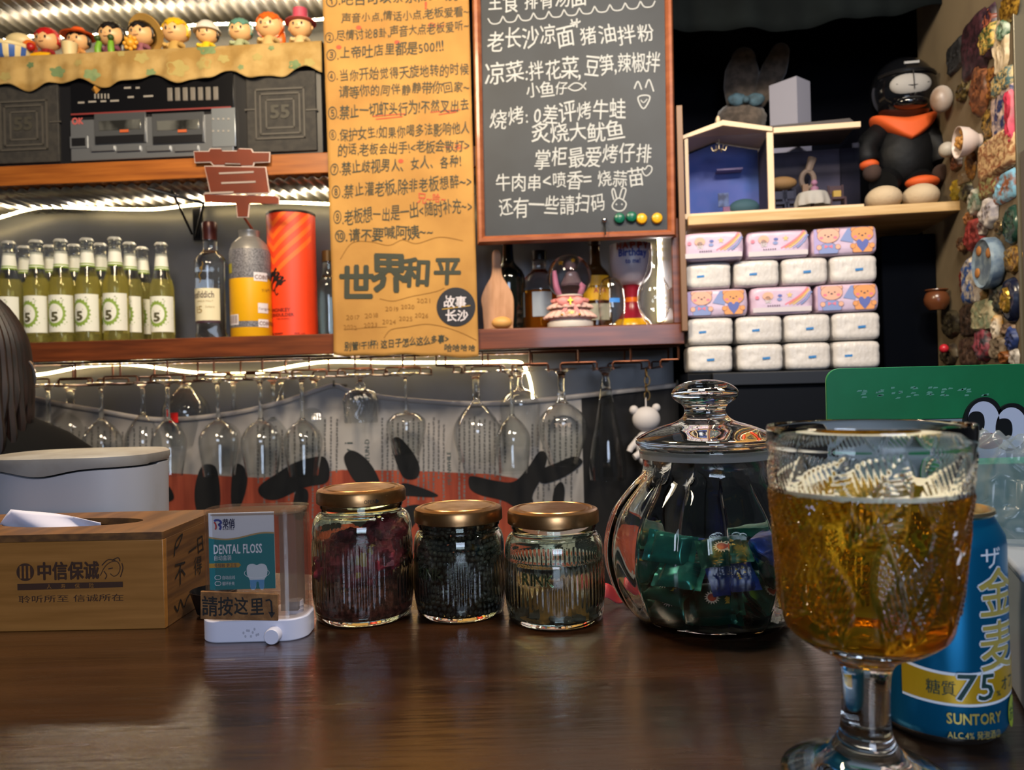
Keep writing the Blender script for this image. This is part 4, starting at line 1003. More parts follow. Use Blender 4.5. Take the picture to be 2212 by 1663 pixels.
q.build('printed_marks', mat('grey_print', '#8f8a82', .5), rb_)
X, Z = B(157, 270, RD); q = MB(); text(q, 'OK', X, Z, 20 * KP, 27 * KP, bold=.04, jit=.6, y=RD - .0028); q.build('red_lettering', mat('pink_red_print', '#b05450', .5), rb_, recalc=False)
X, Z = B(208, 193, RD); s_ = 12 * KP
dm = MB().add([(X - s_, RD, Z), (X, RD, Z + s_), (X + s_, RD, Z), (X, RD, Z - s_), (X, RD - .012, Z)], [(0, 1, 4), (1, 2, 4), (2, 3, 4), (3, 0, 4)]); dm.build('amber_diamond', mat('amber_plastic', '#b9823a', .25), rb_, smooth=False)
# ------------------------------------------------------------------ pleated cloth over the radio
zct = RZ1 + .0005; x0c, x1c = rx(-100), rx(700)
def scal(x): return .0085 * math.sin(x * 33 + 1.0) + .005 * math.sin(x * 71)
zdrop = bz(350, 176, RD) - zct
def cl(u, v):
    x = x0c + u * (x1c - x0c)
    pl = .0035 * math.sin(x * 62 + .8 * math.sin(x * 17)) + .0015 * math.sin(x * 150)
    if v < .35: t = v / .35; return (x, RD + .124 - t * .126, zct + .0012)
    t = (v - .35) / .65; e = min(1, t * 2.2)
    return (x, RD - .004 - .003 * e - pl * e - .004 * t, zct + .001 - t * (-zdrop + scal(x) * 1.0) )
cloth = MB().grid(260, 26, cl).build('frilled_cloth', mat('leaf_print_cloth', '#ae9058', .9, c2='#94743c', ns=16), solid=.0012, **BO)
tag(cloth, 'beige frilled cloth with green leaf print draped over the cassette radio', 'cloth')
lf = MB(); R = random.Random(21)
for px, py, s, a in ((70, 143, 9, 1.2), (130, 158, 16, .4), (205, 165, 17, 2), (175, 140, 10, 1), (265, 118, 9, .2), (310, 128, 15, .8), (330, 160, 11, 2), (388, 152, 24, .5), (450, 106, 22, .1), (445, 142, 18, 1.4), (486, 130, 12, 2.2), (525, 150, 7, 0), (588, 106, 7, 1), (640, 145, 14, .7), (672, 140, 12, 2), (20, 170, 13, 1), (560, 128, 11, .3)):
    q = []
    for k in range(22):
        t = k * 2 * PI / 22; r = s * (.65 + .35 * abs(math.sin(2.5 * t))) * (1 + .1 * R.random()); q.append((px + r * math.cos(t + a), py + .8 * r * math.sin(t + a)))
    X0 = []
    for (x_, y_) in q:
        X, Z = B(x_, y_, RD); t = max(0.02, min(1, (zct + .001 - Z) / (-zdrop + scal(X)))); u = (X - x0c) / (x1c - x0c); p = cl(u, .35 + .65 * t); X0.append((p[0], p[1] - .0012, p[2]))
    c0 = B(px, py, RD); t = max(0.02, min(1, (zct + .001 - c0[1]) / (-zdrop + scal(c0[0])))); p = cl((c0[0] - x0c) / (x1c - x0c), .35 + .65 * t)
    lf.add([(p[0], p[1] - .0012, p[2])] + X0, [(0, 1 + k, 1 + (k + 1) % 22) for k in range(22)], R.randrange(2))
lf.build('leaf_print', [mat('leaf_green', '#7d8c5e', .9, c2='#64774e', ns=30), mat('leaf_olive', '#a08f54', .9)], cloth, recalc=False)

# ------------------------------------------------------------------ toy figurines on the cloth
SKIN = mat('toy_skin', '#e0b078', .35)
def hairmat(n, c): return mat('toy_hair_' + n, c, .3)
def figure(px, by_, top, label, hair, hc, body, bcol, hat=None, hatc=None, extra=None, d=.07):
    X, _ = B(px, by_, d); h = (by_ - top) * KP * 1.34
    t = thing('toy_figurine', label, 'figurine', BW.w(X, d, zct + .0014), -BW.th, 'toy figurines on the radio')
    hr = .27 * h; hz_ = .56 * h
    bm_ = mat('toy_body_' + bcol.strip('#'), bcol, .4)
    MB().lathe([(0, 0), (.19 * h, 0), (.2 * h, .03 * h), (.17 * h, .18 * h), (.13 * h, .3 * h), (.08 * h, .36 * h), (0, .36 * h)], 24).build('body', bm_, t)
    for s in (-1, 1): MB().tube([(s * .13 * h, -.02 * h, .28 * h), (s * .21 * h, -.10 * h, .2 * h), (s * .15 * h, -.2 * h, .22 * h)], [.05 * h, .048 * h, .042 * h], 10).build('arm', bm_, t)
    hd = MB().sph((0, 0, hz_), (hr, hr * .95, hr * .92), 28, 20, fn=lambda v: Vector((v.x * (1 + .06 * max(0, -v.z)), v.y, v.z)))
    hd.sph((0, -hr * .95, hz_ - hr * .12), hr * .07, 8, 6)
    for s in (-1, 1): hd.sph((s * hr * .98, .0, hz_ - hr * .1), (hr * .14, hr * .1, hr * .18), 10, 8)
    hdo = hd.build('head', SKIN, t)
    for s in (-1, 1): MB().sph((s * hr * .36, -hr * .87, hz_ - hr * .02), (hr * .1, hr * .06, hr * .15), 12, 8).build('eye', mat('toy_eye', '#241a16', .2), hdo)
    q = MB().tube([(-.2 * hr, -hr * .88, hz_ - hr * .38), (0, -hr * .91, hz_ - hr * .43), (.2 * hr, -hr * .88, hz_ - hr * .38)], hr * .025, 6); q.build('mouth', mat('toy_mouth', '#7a3526', .5), hdo)
    hm = hairmat(hc.strip('#'), hc)
    if hair:
        def hf(v):
            fr = -v.y; cut = .22 + .16 * math.sin(v.x * 9) if fr > .2 else (-.95 if hair == 'long' else -.45)
            if v.z < cut: return Vector((v.x * (.90 if fr > .2 else 1), v.y * (.86 if fr > .2 else 1), max(v.z, cut) if fr > .2 else max(v.z, cut)))
            return v * (1 + .03 * math.sin(v.x * 22))
        m = MB().sph((0, hr * .06, hz_ + hr * .05), (hr * 1.1, hr * 1.08, hr * 1.06), 36, 24, fn=hf)
        if hair == 'long': m.sph((hr * .5, hr * .55, hz_ - hr * .75), (hr * .6, hr * .45, hr * 1.0), 16, 12)
        m.build('hair', hm, t)
    if hat:
        hm2 = mat('toy_hat_' + hatc.strip('#'), hatc, .4)
        if hat == 'brim': m = MB().lathe([(0, .9 * hr), (.5 * hr, .84 * hr), (.78 * hr, .5 * hr), (.86 * hr, .2 * hr), (1.5 * hr, .04 * hr), (1.62 * hr, .12 * hr), (1.5 * hr, .1 * hr), (.8 * hr, .12 * hr), (0, .12 * hr)], 40, M=Matrix.Translation((0, 0, hz_ + hr * .35)))
        if hat == 'straw': m = MB().lathe([(0, .6 * hr), (.6 * hr, .5 * hr), (.85 * hr, .15 * hr), (1.55 * hr, .0), (1.58 * hr, .06 * hr), (.8 * hr, .2 * hr), (0, .1 * hr)], 40, M=Matrix.Translation((.12 * hr, hr * .45, hz_ + hr * .25)) @ Matrix.Rotation(-1.05, 4, 'X') @ Matrix.Rotation(.15, 4, 'Y'))
        if hat == 'cap': m = MB().lathe([(0, 1.0 * hr), (.55 * hr, .9 * hr), (.98 * hr, .5 * hr), (1.1 * hr, .1 * hr), (1.28 * hr, .0), (1.28 * hr, -.08 * hr), (.9 * hr, -.06 * hr), (0, 0)], 40, M=Matrix.Translation((0, 0, hz_ + hr * .25)))
        if hat == 'tall': m = MB().lathe([(0, 1.25 * hr), (.62 * hr, 1.2 * hr), (.66 * hr, .25 * hr), (1.3 * hr, .08 * hr), (1.35 * hr, .0), (.8 * hr, .0), (0, 0)], 40, M=Matrix.Translation((0, 0, hz_ + hr * .35)))
        ho = m.build('hat', hm2, t)
    if extra: extra(t, h, hr, hz_)
    return t
def cup(t, h, hr, hz_): MB().lathe([(0, 0), (.15 * h, 0), (.19 * h, .33 * h), (.2 * h, .36 * h), (.17 * h, .36 * h), (.14 * h, .1 * h), (0, .08 * h)], 28, c=(-.05 * h, -.3 * h, 0)).build('mug', mat('toy_mug', '#d8c08c', .5), t)
def sleeves(t, h, hr, hz_):
    for s in (-1, 1): MB().tube([(s * .15 * h, -.28 * h, 0), (s * .15 * h, -.30 * h, .15 * h), (s * .13 * h, -.26 * h, .3 * h)], [.07 * h, .07 * h, .06 * h], 12).build('green_sleeve', mat('toy_lime', '#6fa02c', .4), t)
    for s in (-1, 1): MB().sph((s * .15 * h, -.3 * h, .38 * h), .07 * h, 10, 8).build('dark_glove', mat('toy_darkgreen', '#34481a', .5), t)
def yellowbase(t, h, hr, hz_):
    MB().tube([(-.22 * h, -.22 * h, .09 * h), (0, -.26 * h, .09 * h), (.2 * h, -.2 * h, .09 * h)], .085 * h, 14).build('yellow_bundle', mat('toy_yellow', '#e0a514', .35), t)
    MB().sph((-.28 * h, -.2 * h, .34 * h), (.1 * h, .09 * h, .1 * h), 14, 10).build('red_mitten', mat('toy_red', '#a81c18', .35), t)
def toycrab(t, h, hr, hz_):
    m = MB().sph((-.1 * h, -.28 * h, .25 * h), .1 * h, 16, 12)
    for k in range(8): m.sph((-.1 * h + .13 * h * math.cos(k * PI / 4), -.28 * h, .25 * h + .13 * h * math.sin(k * PI / 4)), .05 * h, 8, 6)
    m.build('yellow_flower', mat('toy_amber', '#d99a2c', .4), t)
figure(103, 112, 40, 'toy figurine with red hair over a yellow bundle', 'short', '#b81c1c', 1, '#8a1f22', extra=yellowbase)
figure(170, 112, 46, 'toy figurine in a wide orange hat leaning over a cream mug', 'short', '#17120f', 1, '#c98d4e', 'brim', '#d9571c', cup)
figure(242, 105, 28, 'toy figurine with long black hair and green sleeves', 'long', '#15110f', 1, '#7c4a5a', None, None, sleeves)
figure(306, 102, 26, 'toy figurine with black hair and a tilted straw hat', 'short', '#15110f', 1, '#8a5560', 'straw', '#b28a46', toycrab)
figure(380, 96, 18, 'toy figurine with yellow hair and a tan coat', 'short', '#dcb016', 1, '#b99550')
figure(448, 92, 26, 'toy figurine in a pale cap and yellow shirt', 'short', '#1b1512', 1, '#d9b71a', 'cap', '#cfc9bd')
figure(520, 88, 18, 'toy figurine with short sea green hair', 'short', '#5c8a78', 1, '#9aa27a')
figure(583, 83, 4, 'toy figurine with long orange hair', 'long', '#d9601a', 1, '#bfa067')
figure(650, 80, 8, 'toy figurine in a tall pink hat', None, '#8a5a30', 1, '#c9ad7a', 'tall', '#b8475a')
# striped big mouthed bowl toy
X, _ = B(24, 118, .06); h = 70 * KP; t = thing('toy_figurine', 'blue and cream striped toy with a wide open mouth at the row end', 'figurine', BW.w(X, .06, zct + .0014), -BW.th, 'toy figurines on the radio')
m = MB().lathe([(0, 0), (.5 * h, 0), (.62 * h, .1 * h), (.68 * h, .4 * h), (.3 * h, .42 * h), (0, .42 * h)], 48)
for i, f in enumerate(m.f): c_ = sum((m.v[k] for k in f), Vector()) / len(f); m.m[i] = int(math.floor(math.atan2(c_.y, c_.x) / (2 * PI) * 24)) % 2
m.build('striped_body', [mat('toy_blue', '#3f62a8', .4), mat('toy_cream', '#ddc893', .4)], t)
MB().tube([(.62 * h * math.cos(a), .62 * h * math.sin(a), .46 * h + (.22 * h * max(0, math.sin(a)) if True else 0)) for a in [k * 2 * PI / 32 for k in range(32)]], .09 * h, 12, closed=True).build('lips', _M['toy_cream'], t)
MB().lathe([(0, .45 * h), (.58 * h, .44 * h), (.58 * h, .46 * h), (0, .47 * h)], 32).build('mouth_inside', mat('toy_black', '#120d0b', .5), t)
MB().sph((.1 * h, .25 * h, .85 * h), (.42 * h, .3 * h, .26 * h), 20, 14).build('round_top', _M['toy_cream'], t); MB().sph((.5 * h, .2 * h, .6 * h), (.25 * h, .22 * h, .25 * h), 16, 12).build('orange_side', mat('toy_orange', '#dd6a1a', .4), t)

# ------------------------------------------------------------------ beer bottles
M_drink = liquid('pale_yellow_drink', '#fbf7cc', '#dcd27c', .2, 1.34)
M_ring = mat('label_green', '#7f9a3c', .6); M_dkl = mat('label_dark', '#4e4a30', .6); M_paper = mat('label_white', '#dcdcd0', .6)
def curve_on(r, x, z, a0=-PI / 2): a = a0 + x / r; return (r * math.cos(a), r * math.sin(a), z)
def bottle():
    t = thing('beer_bottle', '', 'bottle'); r = .0278; Hb = .248
    pr = smoothpath([(0, .004), (.018, .003), (.0238, 0), (.0266, .002), (r, .006), (r, .05), (r, .10), (r, .128), (.0266, .140), (.0228, .155), (.0186, .170), (.0160, .185), (.0142, .203), (.0132, .226)], 3) + [(.0142, .228), (.0145, .233), (.0132, .2345), (.0128, .242), (0, .242)]
    fill = .150
    MB().lathe(pr, 40, mids=[1 if a[1] < fill else 0 for a in pr]).build('glass', [GLASS, M_drink], t)
    MB().lathe([(0, Hb), (.011, Hb), (.0142, Hb - .003), (.0155, Hb - .0068), (.0150, Hb - .0072), (.0128, Hb - .0050), (0, Hb - .004)], 42, mod=lambda r_, a, z, i: r_ * (1 + .03 * math.cos(a * 21)) if i in (3, 4) else r_).build('cap', mat('silver_cap', '#c9c9c2', .3, metal=.5), t)
    m = MB(); rr = r + .0004
    m.grid(24, 1, lambda u, v: curve_on(rr, (u - .5) * .084, .024 + v * .088))
    f = lambda dr: (lambda x, z: curve_on(rr + dr, x, z))
    cx_, cz_ = -.003, .068
    def dsc(rx_, rz2, dr, mi, n=28, w=0): m.add([f(dr)(cx_ + (rx_ + w * (k % 2)) * q / 6 * math.cos(k * 2 * PI / n), cz_ + (rz2 + w * (k % 2)) * q / 6 * math.sin(k * 2 * PI / n)) for q in (.01, 1, 2, 3, 4, 5, 6) for k in range(n)], [(q * n + k, q * n + (k + 1) % n, q * n + n + (k + 1) % n, q * n + n + k) for q in range(6) for k in range(n)], mi)
    dsc(.0225, .0300, .0003, 1, 40, .004); dsc(.0185, .0230, .0006, 0); 
    text(m, '5', cx_, cz_ - .018, .030, .018, bold=.05, mi=2, fn=f(.0009), center=True); m.add([f(.0009)(cx_ + a, cz_ + b) for a, b in ((-.009, .006), (.009, .006), (.009, .0085), (-.009, .0085))], [(0, 1, 2, 3)], 2)
    R = random.Random(2)
    for k in range(16):
        a = R.uniform(0, 6.3); q = R.uniform(.027, .040); x_, z_ = cx_ + q * math.cos(a), max(.026, min(.108, cz_ + q * math.sin(a))); s_ = R.uniform(.001, .0022)
        if abs(x_) < .038: m.add([f(.0006)(x_ - s_, z_), f(.0006)(x_, z_ - s_ * .6), f(.0006)(x_ + s_, z_), f(.0006)(x_, z_ + s_)], [(0, 1, 2, 3)], R.choice([1, 1, 2]))
    m.build('label', [M_paper, M_ring, M_dkl], t, recalc=False)
    nk = MB(); rn = lambda z: .0166 + (.0138 - .0176) * (z - .178) / .040
    nk.lathe([(rn(z) + .0004, z) for z in (.178, .182, .184, .187, .189, .203, .218)], 32, mids=[1, 0, 1, 0, 0, 0]); nk.build('neck_label', [M_paper, M_ring], t, recalc=False)
    return t
bp0 = bottle()
BL = [(18, .035, 'front row'), (77, .035, ''), (130, .035, ''), (187, .035, ''), (247, .035, ''), (52, .100, ''), (106, .100, ''), (159, .100, ''), (216, .100, ''), (279, .100, ''), (306, .168, ''), (347, .120, '')]
ORD = ['leftmost beer bottle of the front row, cut by the photo edge', 'second beer bottle from the left in the front row', 'middle beer bottle of the front row', 'fourth beer bottle from the left in the front row', 'last beer bottle at the right end of the front row',
       'leftmost beer bottle of the second row, behind the first gap', 'beer bottle in the second row behind the second and middle front bottles', 'beer bottle in the second row behind the middle and fourth front bottles', 'beer bottle in the second row behind the last front gap', 'beer bottle just right of the front row, set back', 'beer bottle deepest in the cluster, between the last two', 'beer bottle standing furthest right in the cluster']
for i, ((px, d, _), lb_) in enumerate(zip(BL, ORD)):
    o = bp0 if i == 0 else dup(bp0)
    X = B(px + 3, 620, d)[0]; o.location = BW.w(X, d, ZL1); o.rotation_euler.z = -BW.th + (-.12 if px < 100 else .0) + (i % 3 - 1) * .08; o['label'] = lb_; o['group'] = 'pale yellow beer bottles with a number label'

# ------------------------------------------------------------------ tall bottle, yellow tin, orange tube, cut-out sign
d = .085; X = B(458, 700, d)[0]; k = lambda px, d=d: px * KP * (1.75 + d) / 1.75
t = thing('spirit_bottle', 'tall clear spirit bottle with a cream label and dark red cap', 'bottle', BW.w(X, d, ZL1), -BW.th)
def tri(r, a, z, i): return r * (1 + (.07 * math.cos(3 * (a + PI / 2)) if .01 < z < .19 else 0))
MB().lathe(smoothpath([(0, .004), (.03, .002), (.033, 0), (.037, .004), (.0385, .02), (.0385, .10), (.0390, .165), (.0385, .185), (.032, .200), (.020, .212), (.0165, .222), (.0165, .246)], 3) + [(0, .246)], 60, mod=tri).build('glass', GLASS, t)
MB().lathe([(0, .242), (.0172, .242), (.0172, .262), (.0178, .264), (.0178, .282), (.016, .286), (0, .286)], 32).build('cap', mat('dark_red_cap', '#3a1714', .35, metal=.3), t)
m = MB(); rr = .0400; f = lambda e: (lambda x, z: curve_on(rr * (1 + .07 * math.cos(3 * (x / rr))) + e, x, z))
def lgrid(x0, x1, z0, z1, e, mi): m.grid(24, 1, lambda u, v: f(e)(x0 + u * (x1 - x0), z0 + v * (z1 - z0)), mi)
lgrid(-.034, .036, .044, .121, .0004, 0); lgrid(-.034, .036, .038, .044, .0005, 1)
text(m, 'enfiddich', -.030, .099, .021, .054, bold=.01, mi=1, fn=f(.001), sy=1.1); text(m, '15', -.026, .062, .024, .024, mi=2, bold=.01, fn=f(.001)); text(m, 'SINGLE MALT', -.018, .088, .006, .040, mi=2, fn=f(.001)); text(m, 'Solera', .004, .074, .008, .02, mi=2, fn=f(.001))
m.build('label', [mat('label_cream', '#d8cfae', .6), mat('label_maroon', '#3a2230', .6), mat('label_tan', '#a08a5a', .6)], t, recalc=False)
st = MB(); c_ = [(-.008, .166), (-.002, .172), (-.004, .160), (-.01, .152), (-.006, .142), (-.010, .134)]
q = MB().ribbon(smoothpath(c_, 4), .0025); st.add([f(.0006)(v.x, v.z) for v in q.v], q.f); q = MB().ribbon(smoothpath([(-.002, .172), (.001, .178), (-.001, .184)], 4), .0016); st.add([f(.0006)(v.x, v.z) for v in q.v], q.f)
st.build('stag_emblem', mat('emblem_gold', '#a8873c', .4, metal=.5), t, recalc=False)

d = .052; X = B(543, 690, d)[0]
t = thing('drinks_tin', 'bottle shaped yellow and grey drinks tin with a cone top', 'tin', BW.w(X, d, ZL1), -BW.th)
r = .0475
MB().lathe([(0, 0), (r - .002, 0), (r, .003), (r, .137), (r, .20), (r - .002, .206), (.040, .222), (.028, .234), (.0235, .238), (.0235, .248), (.0245, .250), (.0245, .254), (0, .254)], 64, mids=[1, 1, 1, 0, 0, 2, 2, 2, 2, 2, 2, 2]).build('body', [mat('dotted_grey', '#77757a', .45, c2='#4d4b50', ns=420, lo=.46, hi=.54, detail=0), mat('tin_yellow', '#e0a512', .4), mat('tin_grey', '#8d8a86', .35, metal=.5)], t)
m = MB(); f = lambda e: (lambda x, z: curve_on(r + e, x, z))
def gb(x0, x1, z0, z1, e, mi): m.grid(14, 1, lambda u, v: f(e)(x0 + u * (x1 - x0), z0 + v * (z1 - z0)), mi)
gb(-.060, .062, .022, .036, .0004, 3); gb(.026, .062, .130, .150, .0006, 0); gb(.034, .062, .055, .078, .0006, 0); gb(.034, .062, .022, .040, .0008, 0); gb(-.046, -.012, .028, .052, .0006, 0)
text(m, 'COINTREAU', .028, .134, .014, .070, bold=.02, mi=1, fn=f(.001)); text(m, 'COINTREAU', .036, .026, .013, .066, bold=.02, mi=1, fn=f(.0012)); text(m, "l'original", .036, .062, .009, .034, mi=1, fn=f(.001))
for i in range(10): x = -.043 + i * .003; gb(x, x + (.0016 if i % 3 else .0008), .031, .050, .001, 1)
gb(-.046, -.030, .150, .172, .0006, 2)
for i in range(3): gb(-.048 + i * .005, -.046 + i * .005, .060, .128 - i * .01, .0006, 4)
text(m, 'Triple', .044, .104, .009, .026, mi=1, fn=f(.001), slope=.2)
m.build('printed_labels', [mat('tin_white', '#d9d2d6', .5), mat('tin_brown', '#6a4030', .5), mat('tin_olive', '#a59a1c', .5), _M['dotted_grey'], mat('tin_ochre', '#c48c0c', .5)], t, recalc=False)

d = .112; X = B(634, 690, d)[0]; r = .0580
t = thing('gift_tube', 'bright orange cardboard gift tube with black monkeys', 'tube', BW.w(X, d, ZL1), -BW.th)
Ht = bz(634, 463, d) - ZL1
MB().lathe([(0, 0), (r, 0), (r, Ht - .004), (0, Ht - .004)], 72).build('body', mat('tube_orange', '#e2401a', .45), t, angle=30)
MB().lathe([(0, Ht - .0042), (r + .0006, Ht - .006), (r + .001, Ht - .004), (r + .001, Ht), (r - .002, Ht), (r - .003, Ht - .003), (0, Ht - .003)], 72).build('rim', mat('tube_rim', '#2c2420', .4, metal=.5), t)
m = MB(); f = lambda e: (lambda x, z: curve_on(r + e, x, z))
for i in range(5):
    zt = Ht - .006 - i * .030
    for s in (-1, 1):
        nx = 20; pts = []
        def cg(u, v, s=s, zt=zt):
            x = -.028 + s * u * (.036 if s < 0 else .100); z = zt - .035 + u * (.036 if s < 0 else .100) * .9 - .0 + v * .014 
            return f(.0004)(x, min(Ht - .005, max(.138 if s > 0 else .12, z)))
        m.grid(nx, 1, cg, 0)
mk = MB()
for (mx, mz, s_) in ((-.030, .148, 1.0), (-.022, .137, 1.0), (-.012, .127, 1.0)):
    for q in ([(-.010, .0), (-.006, .008), (.002, .010), (.006, .016), (.010, .018), (.012, .013), (.008, .009), (.009, .002), (.004, -.004), (-.003, -.002), (-.008, -.008), (-.012, -.007)],): mk.flat([(mx + a * s_, mz + b * s_) for a, b in q], 0)
    mk.ribbon(smoothpath([(mx - .008, mz - .002), (mx - .014, mz - .014), (mx - .010, mz - .026), (mx - .004, mz - .022)], 5), .0026); mk.ribbon([(mx + .006, mz + .004), (mx + .016, mz + .008)], .003)
m.add([f(.0018)(v.x, v.z) for v in mk.v], mk.f, 1)
text(m, 'MONKEY', -.012, .060, .0125, .050, bold=.035, mi=2, fn=f(.0008), center=True); text(m, 'SHOULDER', -.008, .049, .0105, .058, bold=.035, mi=2, fn=f(.0008), center=True); text(m, 'THE ORIGINAL', -.006, .041, .0055, .034, mi=2, fn=f(.0008), center=True)
text(m, '100% MONKEY', -.046, .006, .0055, .040, bold=.03, mi=1, fn=f(.0008)); text(m, '40% vol', .020, .006, .0055, .026, bold=.02, mi=2, fn=f(.0008))
m.build('printed_art', [mat('tube_light_orange', '#f2641c', .45), mat('tube_black', '#1c1210', .5), mat('tube_dark_red', '#7a1f10', .5)], t, recalc=False)
# glass bottle half hidden by the kraft paper
d = .175; X = B(712, 700, d)[0]; t = thing('liquor_bottle', 'clear bottle half hidden behind the left edge of the kraft paper', 'bottle', BW.w(X, d, ZL1), -BW.th)
MB().lathe(smoothpath([(0, .003), (.03, 0), (.033, .004), (.034, .03), (.034, .12), (.028, .145), (.015, .16), (.0135, .2)], 3) + [(0, .2)], 40).build('glass', GLASS_GREEN, t)
MB().lathe([(0, .195), (.015, .195), (.015, .222), (0, .222)], 24).build('cap', mat('bronze_cap', '#5a4422', .4, metal=.4), t)
# cut-out sign on a stalk
d = -.012; X0, Z0 = B(520, 460, d)
t = thing('cutout_sign', 'orange red cut-out character sign on a short stalk above the grey tin', 'sign', BW.w(0, d, 0), -BW.th)
fr, ed = MB(), MB()
def sg(pts):
    q = [B(x, y, d) for x, y in pts]; fr.prism(q, -.0015, 0); c_ = (sum(a for a, b in q) / len(q), sum(b for a, b in q) / len(q))
    w = [(c_[0] + (a - c_[0]) * 1.0 + (.0018 if a > c_[0] else -.0018), b + (.0018 if b > c_[1] else -.0018)) for a, b in q]; ed.prism(w, .0002, .003)
sg([(422, 350), (420, 328), (452, 328), (455, 322), (478, 322), (481, 327), (512, 327), (515, 322), (542, 323), (546, 330), (582, 330), (581, 349), (548, 350), (546, 357), (520, 358), (520, 353), (487, 352), (486, 356), (462, 356), (456, 349)])
sg([(443, 360), (573, 362), (581, 416), (456, 418)])
sg([(441, 420), (595, 424), (602, 428), (602, 440), (538, 440), (535, 468), (514, 468), (511, 440), (444, 437)])
MB_ = fr.build('face', mat('sign_orange_red', '#6e2604', .5, c2='#5a1e03', ns=6), t, smooth=False); ed.build('white_edge', mat('sign_white', '#c9b7ae', .5), t, smooth=False)
sl = MB()
for (x0_, x1_, y) in ((474, 549, 375), (479, 553, 396), (443, 505, 418), (535, 580, 420)):
    a = B(x0_, y, d); b = B(x1_, y + 1, d); sl.bb(a[0], b[0], -.0025, -.0005, a[1] - .002, a[1] + .002)
sl.build('cut_slots', mat('sign_slot_grey', '#9a8c84', .6), t)
X, Z = B(524, 470, d); MB().tube([(X, .0015, bz(524, 440, d)), (X, .004, bz(524, 466, d)), (X, .060, ZL1 + .2545)], .003, 8).build('stalk', mat('sign_stalk', '#8a3414', .5), t)
BOWL = thin_clear('thin_bowl_glass', '#fafbfb', .62, 0, rough=.03)
# ================================================================== RIGHT END OF THE LOWER SHELF
def onshelf(px, d, py=690): return BW.w(B(px, py, d)[0], d, ZL1)
def ks(d): return KP * (1.75 + d - .05) / 1.75
# wooden scoop leaning on the shelf, round end down
d = .035; c = Vector((0, 0, 0)); k = ks(d)
t = thing('wooden_scoop', 'pale wooden spatula standing left of the snow globe', 'spatula', onshelf(1076, d), -BW.th)
ol = [(-8, 175), (8, 175), (10, 140), (13, 118), (26, 96), (35, 74), (36, 45), (33, 10), (28, 0), (-26, 0), (-32, 12), (-34, 48), (-36, 72), (-26, 98), (-13, 120), (-10, 142)]
MB().prism([(a * k, b * k) for a, b in smoothpath(ol, 4, True)], -.005, .005).build('blade', mat('pale_beech', '#b98a66', .5, c2='#a87a55', ns=8, sc3=(10, 1, 2)), t, bev=.002)
tag(MB().sph((0, 0, .0145), (.024, .018, .0145), 28, 18, fn=lambda v: Vector((v.x, v.y, max(v.z, -.96)))).build('wooden_egg', mat('egg_wood', '#cf9a56', .5), loc=onshelf(1084, -.0) - Vector((0, -.018, 0)) + Vector((0, 0, 0)), rz=-BW.th), 'round tan ball lying in front of the wooden spatula', 'ball')
t.location = onshelf(1076, .055)
# dark bottle, amber bottle, yellow labelled bottle
def sbottle(px, d, r, h, sh, label, gl, capc, lab=None):
    t = thing('liquor_bottle', label, 'bottle', onshelf(px, d), -BW.th)
    MB().lathe(smoothpath([(0, .003), (r * .8, .002), (r * .92, 0), (r, .005), (r, .03), (r, sh * .6), (r, sh), (r * .8, sh + .022), (r * .42, sh + .04), (r * .34, sh + .06), (r * .33, h - .03)], 3) + [(0, h - .03)], 44, mids=None).build('glass', gl, t)
    MB().lathe([(0, h - .031), (r * .38, h - .031), (r * .38, h), (0, h)], 24).build('cap', capc, t)
    if lab: lab(t, r)
    return t
M_dkgl = mat('black_green_glass', '#0c0f0c', .08, coat=.5)
sbottle(1100, .105, .041, .27, .125, 'dark wine bottle behind the wooden spatula', M_dkgl, BLACK)
M_amb = liquid('amber_spirit', '#e0912c', '#a8601a', .35, 1.36)
def amb(t, r):
    m = MB(); m.grid(16, 1, lambda u, v: curve_on(r + .0005, (u - .5) * .05 + .006, .035 + v * .06)); m.build('label', mat('pale_blue_label', '#8f9aa8', .6), t, recalc=False)
t = thing('liquor_bottle', 'squat bottle of amber spirit between the dark bottle and the snow globe', 'bottle', onshelf(1168, .158), -BW.th)
r = .046; pr = smoothpath([(0, .003), (.036, .002), (.042, 0), (r, .006), (r, .04), (r, .1), (.044, .118), (.034, .138), (.020, .150), (.0165, .157), (.0165, .178)], 3) + [(0, .178)]
MB().lathe(pr, 44, mids=[1 if b < .098 else 0 for a, b in pr]).build('glass', [GLASS, M_amb], t); MB().lathe([(0, .177), (.019, .177), (.019, .2), (0, .2)], 24).build('cap', BLACK, t); amb(t, r)
def yl(t, r):
    m = MB(); m.grid(20, 8, lambda u, v: curve_on(r + .0005, (u - .5) * .07, .07 + v * .06)); m.build('label', mat('yellow_label', '#d9a416', .5), t, recalc=False)
    q = MB(); text(q, 'AVA', -.006, .088, .016, .032, bold=.04, fn=lambda x, z: curve_on(r + .001, x, z)); q.build('label_lettering', mat('label_red', '#a8401c', .5), t, recalc=False)
    q = MB(); q.grid(12, 1, lambda u, v: curve_on(r + .0005, (u - .5) * .07, .022 + v * .04)); q.build('lower_label', mat('pale_label', '#c4bfa6', .6), t, recalc=False)
sbottle(1288, .152, .040, .24, .118, 'brown bottle with a yellow label behind the snow globe', mat('brown_glass', '#5a3614', .1, trans=.6), mat('brown_cap', '#2a1710', .4), yl)
